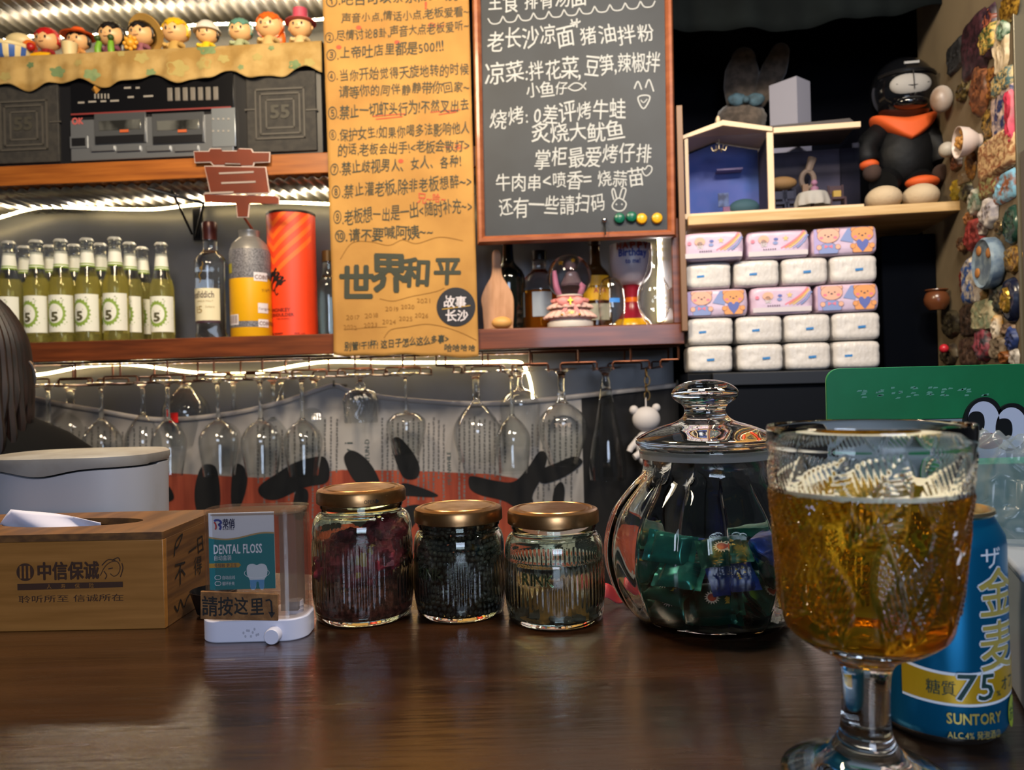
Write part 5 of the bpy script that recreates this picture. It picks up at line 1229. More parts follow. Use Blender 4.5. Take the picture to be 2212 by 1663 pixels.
# snow globe
d = .052; k = ks(d); t = thing('snow_globe', 'snow globe on a pink ruffled dress shaped stand', 'snow globe', onshelf(1232, d), -BW.th)
Zc = 112 * k + .0; rg = 49 * k
MB().lathe([(0, 0), (.0520, 0), (.0535, .003), (.0535, .012), (.050, .0145), (.046, .020), (0, .020)], 64).build('white_base', mat('globe_white', '#d8d0c8', .4), t)
def ruf(n, amp): return lambda r, a, z, i: r * (1 + amp * math.sin(a * n) * (1 if i in (1, 2, 3) else .3))
M_pk = mat('pale_pink_resin', '#dcb4a8', .5); M_pk2 = mat('rose_resin', '#d98a86', .45)
for (z0, z1, r0, r1, n) in ((.022, .044, .060, .040, 22), (.044, .060, .052, .034, 20)):
    MB().lathe([(r0 * .9, z0 + .002), (r0, z0), (r0 + .001, z0 + .003), (r0 * .92, z0 + .008), (r1, z1), (0, z1), (0, z0 + .006), (r0 * .9, z0 + .002)][:6] + [(0, z0 + .004), (r0 * .9, z0 + .002)], 160, mod=ruf(n, .045)).build('ruffle', M_pk, t)
MB().lathe([(.050, .018), (.052, .026), (.040, .032), (0, .032), (0, .018), (.050, .018)], 64).build('skirt_band', mat('pink_band', '#c99a98', .5), t)
MB().lathe([(.036, .058), (.042, .060), (.043, .066), (.036, .068), (0, .067), (0, .058), (.036, .058)], 120, mod=lambda r, a, z, i: r * (1 + .05 * math.sin(a * 18))).build('collar', M_pk2, t)
m = MB()
for s in (-1, 1):
    m.sph((s * .016, -.046, .058), (.014, .005, .010), 16, 10, M=None); m.prism([(s * .002, .054), (s * .010, .052), (s * .022, .032), (s * .012, .030)], -.050, -.046)
m.build('bow', M_pk2, t); MB().bb(-.0015, .0015, -.054, -.050, .050, .066).bb(-.006, .006, -.054, -.050, .058, .061).sph((-.020, -.058, .026), .003, 10, 8).sph((.020, -.058, .026), .003, 10, 8).build('gold_trim', GOLD, t)
q = MB(); text(q, 'LUCKY', -.013, .0285, .008, .026, bold=.03, fn=lambda x, z: curve_on(.0615, x, z)); q.build('gold_lettering', GOLD, t, recalc=False)
MB().sph((0, 0, Zc), rg, 48, 32).build('glass_ball', mat('globe_glass', '#ffffff', 0, trans=1, ior=1.33), t)
mm = MB().lathe([(0, 0), (.018, 0), (.020, .004), (.010, .026), (0, .03)], 24, c=(.004, 0, Zc - .018)); mm.sph((.002, 0, Zc + .022), .0125, 20, 14); mm.build('figure_dress', mat('globe_mauve', '#6a5860', .6), t)
MB().sph((.002, .002, Zc + .024), (.0145, .0135, .014), 20, 14).build('figure_hair', mat('globe_dark', '#3d3438', .5), t)
for s, h in ((-1, .052), (1, .026)): MB().tube([(s * .022, -.006, Zc - .04), (s * .026, -.008, Zc - .02), (s * .024 - .004, -.008, Zc - .04 + h), ], [.008, .007, .004], 10).build('pink_ribbon', mat('globe_pink', '#e08ab0', .4), t)
q = MB()
for (x, z) in ((-.016, .026), (.008, .03)):
    st_ = []
    for i in range(10): rr = .006 if i % 2 == 0 else .0028; a = PI / 2 + i * PI / 5; st_.append((x + rr * math.cos(a), Zc + z + rr * math.sin(a)))
    q.prism(st_, -.012, -.009)
q.build('gold_star', GOLD, t)
MB().sph((0, 0, Zc - rg * .86), (rg * .6, rg * .6, rg * .12), 24, 10).build('snow_mound', mat('globe_snow', '#d9d2c8', .7), t)
# tall party goblet
d = .125; k = ks(d); t = thing('party_goblet', 'striped goblet with a printed birthday greeting on its white bowl', 'goblet', onshelf(1366, d), -BW.th)
Hg = 182 * k; p_ = lambda px, py: (px * k, py * k)
pr = smoothpath([p_(0, 0), p_(41, 0), p_(42, 4), p_(38, 14), p_(27, 26), p_(18, 42), p_(14, 62), p_(16, 80), p_(19, 92), p_(30, 100), p_(40, 114), p_(45, 132), p_(46, 152), p_(45, 182)], 4) + [p_(43, 182), p_(42, 130), p_(0, 104)]
def seg(z): z /= k; return 0 if z < 18 else 1 if z < 54 else 2 if z < 66 else 1 if z < 92 else 3
MB().lathe(pr, 56, mids=[seg(b) for a, b in pr]).build('goblet_body', [mat('goblet_yellow', '#dfa512', .25), mat('goblet_red', '#8a1c2c', .25), mat('goblet_orange', '#d96a14', .25), mat('goblet_white', '#aaa4b0', .35)], t)
q = MB(); rr = 46.6 * k; fn = lambda x, z: curve_on(rr, x, z)
text(q, 'Birthday', 0, 152 * k, .024, .072, bold=.05, fn=fn, center=True); text(q, 'to me!', 0, 136 * k, .016, .036, bold=.04, fn=fn, center=True); q.build('blue_lettering', mat('goblet_blue', '#2b3c86', .5), t, recalc=False)
q = MB()
for i, ch in enumerate('HAPPY'): text(q, ch, (i - 2) * .017, 168 * k, .020, .014, bold=.06, fn=fn, center=True)
q.build('red_gold_lettering', mat('goblet_redgold', '#8c3322', .5), t, recalc=False)
# clear tumbler upside down and a round clear glass
def shellglass(name, label, loc, outer, th=.0012, seg=40, g=None, mt=None, rz=0, cat='glass'):
    inn = [(max(r - th, 0), z) for r, z in reversed(outer)]
    m = MB().lathe(outer + inn + [outer[0]], seg)
    return tag(m.build(name, mt or BOWL, loc=loc, rz=rz), label, cat, g)
k = ks(.05)
shellglass('tumbler', 'clear stemless tumbler with a small blue label beside the snow globe', onshelf(1322, .045), smoothpath([(22 * k, 0), (26 * k, 10 * k), (29 * k, 40 * k), (28 * k, 70 * k), (22 * k, 98 * k), (10 * k, 107 * k), (.5 * k, 108 * k)], 4))
o = bpy.data.objects['tumbler']; q = MB(); q.grid(8, 1, lambda u, v: curve_on(28.6 * k + .0006, .004 + (u - .5) * .024, 50 * k + v * .010)); q.build('blue_label', mat('small_blue_label', '#3f86d8', .5), o, recalc=False)
shellglass('round_glass', 'round clear glass balloon goblet at the shelf end, in front of the upright light', onshelf(1414, .05), smoothpath([(.5 * k, 1 * k), (14 * k, 2 * k), (26 * k, 18 * k), (36 * k, 48 * k), (34 * k, 78 * k), (22 * k, 104 * k), (13 * k, 130 * k), (9 * k, 168 * k)], 4))

# ================================================================== HANGING GLASSES
def rail(px):
    return (819 - (px - 70) * .0334) if px < 720 else (796 - (px - 767) * .0286)
HG = 'stemmed glasses hanging upside down from the racks'
def hang(px, yb, ym, yr, wm, wr, d, label, kind='wine', logo=None, wf=34, sw=4.2):
    k = KP * (1.75 + d) / 1.75
    X, Z = B(px, rail(px), .015); X = B(px, (yb + 800) / 2, d)[0]
    zf = Z - .016 + .0026                                  # underside of the foot rests on the rail
    zb_, zm, zr = B(px, yb, d)[1], B(px, ym, d)[1], B(px, yr, d)[1]
    wm, wr, wf, sw = wm * k, wr * k, wf * k, sw * k
    if kind == 'wine': bowl = [(sw * 1.15, zb_ + .004), (sw * 2.2, zb_ - .004), (wm * .55, zb_ - (zb_ - zm) * .28), (wm * .88, zb_ - (zb_ - zm) * .66), (wm, zm), (wm * .97, zm - (zm - zr) * .3), ((wm + wr) / 2 * .98, zm - (zm - zr) * .65), (wr, zr)]
    elif kind == 'flute': bowl = [(sw * 1.4, zb_ + .006), (wm * .45, zb_ - (zb_ - zm) * .2), (wm * .7, zb_ - (zb_ - zm) * .6), (wm, zm), (wr, zr + (zm - zr) * .4), (wr * .98, zr)]
    else: bowl = [(sw * 1.2, zb_ + .003), (wm * .7, zb_ - .003), (wm * .95, zb_ - (zb_ - zm) * .6), (wm, zm), (wm * .95, zm - (zm - zr) * .5), (wr, zr)]
    bowl = smoothpath(bowl, 4)
    mid = (zf + zb_) / 2
    stem = [(0, zf + .0022), (wf * .9, zf + .0006), (wf, zf - .0002), (wf * .98, zf - .0014), (wf * .5, zf - .004), (sw * 1.6, zf - .009), (sw, zf - .018), (sw * .9, mid)]
    if kind == 'ball':
        zc_ = (zf - .018 + zb_) / 2; stem = stem[:6] + [(sw * 1.0, zc_ + .010), (sw * 2.6, zc_ + .004), (sw * 2.9, zc_), (sw * 2.6, zc_ - .005), (sw * 1.3, zc_ - .010)]
    out = stem + bowl; inn = [(max(0, r - .0011), z) for r, z in reversed(bowl) if r > sw * 1.6] + [(0, bowl[1][1] - .004)]
    z0 = zr
    tw = (lambda r, a, z, i: r * (1 + .05 * math.sin(a * 16 + z * 160))) if kind == 'ball' else (lambda r, a, z, i: r * (1 + .035 * math.sin(a * 14 + z * 200) * math.sin(a * 14 - z * 200))) if kind == 'cut' else None
    if tw:
        b0 = zb_; f0 = tw; tw = lambda r, a, z, i: f0(r, a, z, i) if z + z0 < b0 - .006 and z > .004 else r
    pr = [(r, z - z0) for r, z in out + inn]; mi_ = [1 if (r > sw * 2.2 and z < zb_) else 0 for r, z in out + inn]
    o = MB().lathe(pr, 72 if tw else 48, mod=tw, mids=mi_).build('wine_glass' if kind != 'flute' else 'flute_glass', [GLASS, BOWL], loc=BW.w(X, d, z0), rz=-BW.th, angle=60)
    tag(o, label, 'glass', HG)
    if logo:
        q = MB(); rr = wm + .0006; zz = (zm - z0)
        if logo == 'red': q.grid(6, 4, lambda u, v: curve_on(rr + .0004, -.004 + (u - .5) * .024, zz - .014 + (v - .5) * .024)); q.build('red_emblem', mat('logo_red', '#c4201c', .4), o, recalc=False)
        else: text(q, logo, 0, zz - .008, .012, .04, fn=lambda x, z: curve_on(rr, x, z), center=True); q.build('printed_lettering', mat('logo_pale', '#b8a89a', .5), o, recalc=False)
    return o
hang(104, 915, 955, 1015, 34, 26, .06, 'stemmed glass nearest the person, mostly hidden by the shoulder', sw=4.5)
hang(152, 878, 928, 1000, 44, 36, .15, 'short thick stemmed brandy glass beside the person', sw=8, logo='333')
hang(218, 905, 955, 1012, 41, 30, .06, 'stemmed glass above the back of the white canister')
hang(308, 893, 955, 1015, 40, 30, .13, 'tulip glass above the right corner of the white canister')
hang(362, 905, 955, 1028, 37, 27, .05, 'wine glass in front of the round balloon glass with a red emblem')
hang(400, 835, 888, 962, 50, 36, .165, 'round balloon glass with a red emblem', logo='red', sw=7)
hang(470, 905, 950, 1027, 42, 33, .05, 'wine glass second to the right of the red emblem glass')
hang(504, 900, 950, 1005, 35, 29, .15, 'wine glass set back right of the red emblem glass')
hang(562, 905, 952, 1027, 43, 33, .04, 'wine glass in the middle of the left rack, front row')
hang(590, 900, 945, 1003, 35, 29, .128, 'wine glass set back behind the middle front glass of the left rack')
hang(607, 855, 885, 925, 24, 20, .198, 'small tulip glass deepest in the left rack', wf=28)
hang(652, 905, 950, 1027, 41, 31, .05, 'wine glass at the right end of the left rack, front row')
hang(680, 876, 915, 972, 46, 40, .165, 'cut glass goblet left of the ball stemmed goblet', 'cut', sw=5)
hang(778, 842, 870, 913, 37, 35, .06, 'small swirled goblet with a ball stem under the kraft paper', 'ball')
hang(876, 886, 912, 981, 42, 27, .06, 'angular wine glass hanging alone right of the swirled goblet', sw=2.6)
hang(1028, 870, 930, 996, 51, 38, .115, 'large wine glass left of the paired glasses', sw=7)
hang(1105, 898, 950, 1021, 38, 31, .04, 'narrow wine glass in front of the paired round glass')
hang(1122, 836, 872, 962, 44, 38, .135, 'round glass behind the narrow wine glass', sw=5)
hang(1213, 868, 912, 1004, 52, 30, .07, 'tulip beer glass left of the tall flute', sw=7, logo='TYPE')
hang(1308, 835, 960, 1035, 33, 39, .06, 'tall flaring flute glass at the right end of the rack', 'flute', sw=7)

# charm figure on a chain at the rack end
d = .03; t = thing('charm_keychain', 'white plaster figure charm hanging on a small bronze chain', 'keychain', BW.w(0, d, 0), -BW.th)
q = lambda px, py: (B(px, py, d)[0], 0, B(px, py, d)[1])
m = MB()
for i, (x, y) in enumerate(((1396, 805), (1398, 822), (1396, 838), (1398, 854))):
    c = Vector(q(x, y)); pts = []
    for k_ in range(14):
        a = k_ * 2 * PI / 14; u, v = .006 * math.cos(a), .0105 * math.sin(a); pts.append(c + (Vector((u, 0, v)) if i % 2 else Vector((u * .35, u, v))))
    m.tube(pts, .0016, 6, closed=True)
m.build('chain', mat('bronze_chain', '#6a5330', .3, metal=.9), t)
M_pl = mat('white_plaster', '#b9b4b4', .6)
m = MB(); c = Vector(q(1396, 905)); s_ = KP
m.sph(c, (30 * s_, 24 * s_, 27 * s_), 24, 16).sph(c + Vector((-26 * s_, 0, 20 * s_)), 10 * s_, 14, 10).sph(c + Vector((22 * s_, 0, 24 * s_)), 9 * s_, 14, 10)
c2 = Vector(q(1394, 960)); m.sph(c2, (22 * s_, 20 * s_, 30 * s_), 20, 14).sph(c2 + Vector((6 * s_, -4 * s_, -30 * s_)), (22 * s_, 20 * s_, 18 * s_), 20, 14)
m.tube([c2 + Vector((-14 * s_, 0, 12 * s_)), c2 + Vector((-32 * s_, -8 * s_, -6 * s_)), c2 + Vector((-36 * s_, -10 * s_, -14 * s_))], [8 * s_, 7 * s_, 6 * s_], 10).tube([c2 + Vector((-8 * s_, -8 * s_, -16 * s_)), c2 + Vector((-26 * s_, -14 * s_, -26 * s_))], [9 * s_, 7 * s_], 10)
m.tube([c + Vector((0, 0, 25 * s_)), c + Vector((0, 0, 46 * s_))], .0018, 6); m.build('figure', M_pl, t)
# ================================================================== RECESS AT THE RIGHT
def Rp(px, py, d=0.0): return RF.p(px, py, d)
KR = Rp(1700, 600)[0] - Rp(1699, 600)[0]
struct(MB().bb(Rp(1463, 300, -.02)[0], Rp(1476, 300, -.02)[0], -.015, .03, CT + .30, CT + .80).build('trim_1', mat('pine_edge', '#7a5a40', .5), bev=.001, **RO))
# draped dark cloth across the top
def drape(u, v):
    px = 1455 + u * 700; yb = 62 - max(0, (px - 1700)) * .12 - max(0, px - 1900) * .06 + 4 * math.sin(u * 7); X, Z = Rp(px, yb, .05)
    return (X, .05 + .012 * math.sin(u * 21) + .006 * math.sin(u * 47 + v * 3), Z + v * .35)
tag(MB().grid(90, 14, drape).build('dark_curtain', mat('dark_green_cloth', '#121617', .95, spec=.05, c2='#0d1011', ns=5), solid=.002, **RO), 'dark grey green cloth valance hanging across the top of the recess', 'curtain')
# pine shelf
XS0, XS1 = Rp(1484, 470)[0], Rp(2074, 450)[0]; ZS1, ZS0 = Rp(1780, 456)[1], Rp(1780, 476)[1]
M_pine = mat('pine_board', '#c9a877', .5, c2='#b8945f', ns=7, sc3=(1, 6, 14))
tag(MB().bb(XS0, XS1, -.028, .40, ZS0, ZS1).build('pine_shelf', M_pine, bev=.0015, **RO), 'pale pine shelf holding the miniature house and helmet toy', 'shelf')
# dark cabinet under the tissue stack, black back panel
ZK = Rp(1690, 801, .03)[1]
cbn = thing('black_cabinet', 'black cabinet under the stacked tissue packs', 'cabinet', RF.w(0, 0, 0), -RF.th)
XK0, XK1 = Rp(1484, 800)[0], Rp(2060, 800)[0]; M_cab = mat('blue_black_laminate', '#06080e', .5, spec=.15)
MB().bb(XK0, XK1, .0, .36, 0, ZK).build('body', M_cab, cbn, bev=.003)
MB().bb(Rp(1540, 830, -.03)[0], XK1, -.03, .0, Rp(1660, 831, -.03)[1], ZK - .001).build('worktop_edge', mat('blue_black_edge', '#0d111a', .5), cbn, bev=.002)
MB().bb(Rp(1540, 830, -.02)[0], XK1, -.02, .0, .3, Rp(1660, 836, -.02)[1]).build('door', M_cab, cbn, bev=.002)
tag(MB().bb(Rp(1912, 600, .1)[0], Rp(2032, 600, .1)[0], .12, .35, ZK, ZS0 - .02).build('black_speaker_box', mat('black_box_cloth', '#04060c', .8, spec=.05), bev=.004, **RO), 'tall black box standing right of the tissue stack', 'box')
# ------------------------------------------------------------------ tissue packs
M_tw = mat('tissue_film_white', '#d2cdc8', .35, c2='#c4bfbb', ns=20, bump=1.0, bs=110, bsc=(1, 1, .6)); M_tp = mat('tissue_film_pink', '#cda9ba', .35, c2='#c3b0c8', ns=3, bump=.35, bs=60); M_tg = mat('tissue_film_grey', '#c6bfc2', .4, bump=.5, bs=80, bsc=(1, 1, 8))
pc = dict(skin=mat('print_peach', '#dba890', .5), line=mat('print_brown', '#7a5048', .5), blue=mat('print_blue', '#7f8fc0', .5), dblue=mat('print_deep_blue', '#5a66a8', .5), pink=mat('print_pink', '#d8788c', .5), orange=mat('print_orange', '#d9955c', .5), yellow=mat('print_yellow', '#d6b87a', .5), lilac=mat('print_lilac', '#a89ac8', .5), white=mat('print_white', '#c8bfc4', .5), stamp=mat('stamp_blue', '#2f78b8', .5), dark=mat('print_dark', '#4a3c48', .6))
PM = list(pc.values()); PI_ = {k: i for i, k in enumerate(pc)}
def pillow(name, w, dp, h, mt, par):
    # soft packet: box with rounded, slightly puckered faces
    m = MB(); nx, ny = 14, 8
    sd = w * 91 + h * 37
    bm = bmesh.new(); bmesh.ops.create_cube(bm, size=1); bmesh.ops.subdivide_edges(bm, edges=bm.edges[:], cuts=11, use_grid_fill=True)
    for v in bm.verts:
        x, y, z = v.co * 2
        q = lambda a, b: a * (1 - .07 * abs(b) ** 6)
        v.co = Vector((x * (1 - .05 * abs(z) ** 6) * (1 - .05 * abs(y) ** 6) * w / 2, y * (1 - .06 * abs(z) ** 6) * (1 - .04 * abs(x) ** 6) * dp / 2, z * (1 - .07 * abs(x) ** 8) * (1 - .06 * abs(y) ** 6) * h / 2 + h / 2)) + Vector((.0012 * nz((x * 2 + sd, z * 2, y)), .0016 * nz((x * 2.4, z * 2.4 + sd, y + 4)), 0))
    bm.verts.index_update(); m.add([v.co.copy() for v in bm.verts], [[v.index for v in f.verts] for f in bm.faces]); bm.free()
    return m.build(name, mt, par, angle=0)
def art_rainbow(w, h):
    m = MB(); L = lambda pts, ww, c: m.ribbon([(a * w / 2, (b + 1) * h / 2) for a, b in smoothpath(pts, 6)], ww * h, 0, PI_[c])
    for i, c in enumerate(('pink', 'orange', 'yellow', 'lilac', 'blue')): L([(.10 + i * .13, -.35), (.45 + i * .10, .1), (.72 + i * .06, .55), (.86 + i * .03, .95 - i * .12)], .055, c)
    D = lambda x, z, r, c, rx_=None: m.disc((x * w / 2, (z + 1) * h / 2), r * h, -.0002, 16, PI_[c], rx=(rx_ or r) * h)
    D(-.82, .25, .07, 'pink'); D(-.46, .35, .16, 'skin', .2); D(-.46, .12, .12, 'white'); D(-.52, .12, .02, 'line'); D(-.40, .12, .02, 'line'); D(-.50, -.1, .05, 'white'); D(-.40, -.1, .05, 'white')
    D(-.06, .36, .05, 'dblue', .08); D(-.08, .08, .06, 'blue', .09)
    st_ = []
    for i in range(10): rr = .12 if i % 2 == 0 else .055; a = PI / 2 + i * PI / 5; st_.append((.26 * w / 2 + rr * h * math.cos(a), 1.38 * h / 2 + rr * h * math.sin(a)))
    m.flat(st_, -.0002, PI_['yellow'])
    for i in range(6): m.flat([((-.48 + i * .075) * w / 2, .56 * h / 2), ((-.44 + i * .075) * w / 2, .56 * h / 2), ((-.44 + i * .075) * w / 2, .66 * h / 2), ((-.48 + i * .075) * w / 2, .66 * h / 2)], -.0003, PI_['dark'])
    m.flat([(-.97 * w / 2, .06 * h), (.97 * w / 2, .06 * h), (.97 * w / 2, .24 * h), (-.97 * w / 2, .24 * h)], .0001, PI_['white'])
    return m
def art_bears(w, h):
    m = MB(); D = lambda x, z, r, c, rx_=None, y=-.0002: m.disc((x * w / 2, (z + 1) * h / 2), r * h, y, 22, PI_[c], rx=(rx_ or r) * h)
    m.flat([(a * w / 2, (b + 1) * h / 2) for a, b in ((-.98, .9), (-.98, -.9), (-.6, -.9), (-.2, .9))], 0, PI_['lilac']); m.flat([(a * w / 2, (b + 1) * h / 2) for a, b in ((.1, .9), (-.15, 0), (.25, -.2), (.35, .9))], 0, PI_['blue'])
    for ox, c, hz in ((-.52, 'skin', .42), (.55, 'orange', .40)):
        for s in (-1, 1): D(ox + s * .26, hz + .36, .12, 'line', y=-.0001); D(ox + s * .26, hz + .36, .10, c)
        D(ox, -.7, .30, 'line', .36, y=-.0001); D(ox, -.7, .285, 'blue' if ox < 0 else c, .345, y=-.0002)
        D(ox, hz, .29, 'line', .40, y=-.0003); D(ox, hz, .275, c, .385, y=-.0004)
        for s in (-1, 1): D(ox + s * .10, hz + .02, .028, 'dark', y=-.0006); D(ox + s * .22, hz - .18, .05, 'pink', .07, y=-.0005)
        D(ox, hz - .10, .03, 'dark', .045, y=-.0006)
        for s in (-1, 1): D(ox + s * .30, -.45, .10, 'line', y=-.0006); D(ox + s * .30, -.45, .088, c, y=-.0007)
    hx, hz = .55, -.42; q = [(hx * w / 2 + .22 * h * s_ * 1.0, (hz + 1) * h / 2 + v * h) for s_, v in ((0, -.26), (-.8, -.02), (-1, .12), (-.75, .22), (-.35, .22), (0, .12), (.35, .22), (.75, .22), (1, .12), (.8, -.02))]
    m.flat(q, -.0009, PI_['dblue'])
    for s in (-1, 1): m.flat([(-.52 * w / 2, .30 * h), (-.52 * w / 2 + s * .14 * h, .37 * h), (-.52 * w / 2 + s * .14 * h, .22 * h)], -.0009, PI_['pink'])
    return m
TP = [('A', 1474, 1608, 487, 553, -.016), ('A', 1610, 1750, 479, 541, 0), ('B', 1752, 1897, 468, 534, 0),
      ('E', 1481, 1581, 556, 613, 0), ('E', 1584, 1685, 544, 606, 0), ('E', 1688, 1790, 540, 604, 0), ('E', 1793, 1897, 538, 602, 0),
      ('B', 1481, 1617, 614, 680, 0), ('A', 1620, 1758, 608, 672, 0), ('B', 1761, 1901, 605, 666, 0),
      ('E', 1485, 1586, 678, 743, 0), ('E', 1589, 1692, 674, 736, 0), ('E', 1694, 1796, 673, 734, 0), ('E', 1798, 1904, 669, 732, 0),
      ('E', 1485, 1585, 740, 805, 0), ('E', 1592, 1694, 739, 798, 0), ('E', 1696, 1797, 735, 797, 0), ('E', 1800, 1904, 731, 796, 0)]
rows = [(0, 3), (3, 7), (7, 10), (10, 14), (14, 18)]; rowh = {}
z = ZK; order = [4, 3, 2, 1, 0]
heights = []
for r_ in order:
    a, b = rows[r_]; hs = [(TP[i][4] - TP[i][3]) * KR for i in range(a, b)]; hm_ = sum(hs) / len(hs); rowh[r_] = (z + .0004, hm_); z += hm_ + .0008
tot = z - ZK; fit = (ZS0 - .004 - ZK) / tot if tot > ZS0 - .004 - ZK else 1
COLN = ['left', 'second', 'third', 'right']
ROWN = ['top row', 'second row from the top', 'middle row', 'fourth row from the top', 'bottom row']
for i, (kd, x0, x1, y0, y1, dd) in enumerate(TP):
    r_ = next(k for k, (a, b) in enumerate(rows) if a <= i < b); zz, hh = rowh[r_]; zz = ZK + (zz - ZK) * fit; hh = hh * fit - .0006
    X0, X1 = Rp(x0, (y0 + y1) / 2, dd)[0], Rp(x1, (y0 + y1) / 2, dd)[0]; w = X1 - X0 - .002
    dep = .10 if kd != 'E' else .15
    ci = i - rows[r_][0]; n_ = rows[r_][1] - rows[r_][0]; cn_ = ['leftmost', 'second', 'third', 'rightmost'][ci] if n_ == 4 else ['left', 'middle', 'right'][ci]
    cn_ = {'second': 'second from the left', 'third': 'third from the left'}.get(cn_, cn_)
    lb_ = {'A': 'pink tissue pack with a rainbow print', 'B': 'tissue pack printed with cartoon bears', 'E': 'white tissue pack end'}[kd] + ', ' + cn_ + ' in the ' + ROWN[r_]
    t = thing('tissue_pack', lb_, 'tissue pack', RF.w((X0 + X1) / 2, dd + dep / 2, zz), -RF.th, 'stacked tissue packs')
    o = pillow('pack', w, dep, hh, {'A': M_tp, 'B': M_tp, 'E': M_tw}[kd], t)
    fy = -dep / 2 - .0012
    if kd == 'E':
        q = MB(); sx = [.0, .012, .008, -.018, -.008, .004, .01][i % 7]; q.flat([(sx + a, hh * .47 + b) for a, b in ((-.008, -.003), (.008, -.002), (.008, .003), (-.008, .002))], fy)
        st_ = q.build('date_stamp', pc['stamp'], t, recalc=False, smooth=False)
    else:
        m = art_rainbow(w * .96, hh * .94) if kd == 'A' else art_bears(w * .96, hh * .94)
        m.map(lambda v: (v.x, fy + v.y, max(hh * .07, min(hh * .93, v.z + hh * .03)))).build('printed_picture', PM, t, recalc=False, smooth=False)
# ------------------------------------------------------------------ miniature house in a frame
HD = .01; P_ = lambda px, py, d=HD: Rp(px, py, d)
hs = thing('miniature_house', 'wooden framed miniature house with blue reflecting left room and glazed dining room', 'dollhouse', RF.w(0, 0, 0), -RF.th)
M_hw = mat('pale_wood_strip', '#d3b896', .5); M_roof = mat('dark_roof', '#3a3330', .6)
x0, x1, x2 = P_(1481, 400)[0], P_(1667, 400)[0], P_(1857, 380)[0]; zb = ZS1; zt = P_(1484, 298)[1]; za = P_(1560, 268)[1]; zt2 = P_(1760, 282)[1]; dp = .16; xm = P_(1562, 300)[0]
MB().bb(x0 - .004, x2 + .006, HD - .006, HD + dp, zb, zb + .012).build('base', M_hw, hs, bev=.001)
for nm, (a, b, c, d_) in (('post', (x0, x0 + .008, zb + .012, zt)), ('post', (x1 - .008, x1 + .006, zb + .012, zt2)), ('post', (x0, x0 + .008, zb + .012, zt))): pass
for (a, b, ztop) in ((x0, x0 + .008, zt), (x1 - .008, x1 + .006, zt)):
    MB().bb(a, b, HD, HD + .008, zb + .012, ztop).build('post', M_hw, hs, bev=.0008)
g_ = MB().prism([(x0 - .008, zt - .004), (x0 - .008, zt + .004), (xm, za + .008), (x1 + .004, zt + .010), (x1 + .004, zt + .0), (xm, za - .004)], HD - .004, HD + .008)
g_.build('gable_edge', M_hw, hs, bev=.0006)
MB().prism([(x0 - .006, zt + .004), (xm, za + .008), (x1 + .002, zt + .01), (x1 + .002, zt + .012), (xm, za + .011), (x0 - .006, zt + .007)], HD + .008, HD + dp).build('roof', M_hw, hs)
MB().sph((xm - .010, HD, za + .010), (.005, .005, .009), 12, 8).build('finial', M_hw, hs)
MB().bb(x1 + .006, x2 + .004, HD - .004, HD + .008, zt - .004, zt + .008).build('top_rail', M_hw, hs, bev=.0006)
MB().prism([(x1 + .004, zt + .009), (x2 + .004, zt + .009), (x2 - .012, zt + .024), (x1 + .004, zt + .020)], HD + .02, HD + dp).build('roof', M_roof, hs)
MB().prism([(x0 + .002, zb + .012), (x1 - .002, zb + .012), (x1 - .002, zt + .006), (xm, za + .004), (x0 + .002, zt)], HD + dp - .006, HD + dp).build('blue_reflection_wall', mat('room_reflection_blue', '#46609c', .6, c2='#5a66a0', ns=14), hs)  # blue of the left room is a reflection put into the wall colour
MB().bb(x0, x0 + .004, HD + .009, HD + dp - .007, zb + .012, zt).build('side_wall', mat('room_reflection_bright', '#3a68d8', .6), hs)  # brighter part of the same reflection, coloured onto the side
MB().bb(x1 + .008, x2, HD + dp - .006, HD + dp, zb + .012, zt - .004).build('grey_wall', mat('room_grey', '#4a4248', .7, c2='#3a3438', ns=12), hs)
MB().bb(x1 - .002, x1 + .003, HD + .009, HD + dp - .007, zb + .012, zt).build('partition', _M['room_grey'], hs)
M_pane = thin_clear('acrylic_pane', '#f4f6ff', .25)
MB().bb(x0 + .008, x1 - .008, HD + .002, HD + .0035, zb + .012, zt).build('pane', M_pane, hs, smooth=False); MB().bb(x1 + .006, x2, HD + .002, HD + .0035, zb + .012, zt - .004).build('pane', M_pane, hs, smooth=False)
MB().bb(x2, x2 + .0015, HD + .002, HD + dp, zb + .012, zt - .004).build('pane', M_pane, hs, smooth=False)
tx_ = P_(1766, 400)[0]; zz = zb + .012
m = MB().lathe([(0, .042), (.030, .042), (.033, .038), (.037, .020), (.036, .012), (.030, .036), (0, .038)], 64, c=(tx_, HD + .05, zz), mod=lambda r, a, z, i: r * (1 + .07 * math.sin(a * 9)) if z < .035 else r); m.build('tablecloth', mat('cream_cloth', '#c9bfa0', .8), hs)
MB().lathe([(0, 0), (.014, 0), (.014, .003), (.004, .006), (.004, .037), (0, .037)], 20, c=(tx_, HD + .05, zz)).build('table_leg', mat('mini_wood', '#4a2c1c', .5), hs)
MB().lathe([(0, 0), (.008, 0), (.009, .01), (.004, .014), (0, .016)], 16, c=(tx_ + .004, HD + .045, zz + .0425)).sph((tx_ + .004, HD + .045, zz + .064), .007, 12, 8).build('flowers', mat('mini_pink', '#b07a84', .6), hs)
MB().bb(tx_ - .021, tx_ - .009, HD + .045, HD + .055, zz + .0425, zz + .062).build('jar', mat('mini_tan', '#8a6a44', .6), hs)
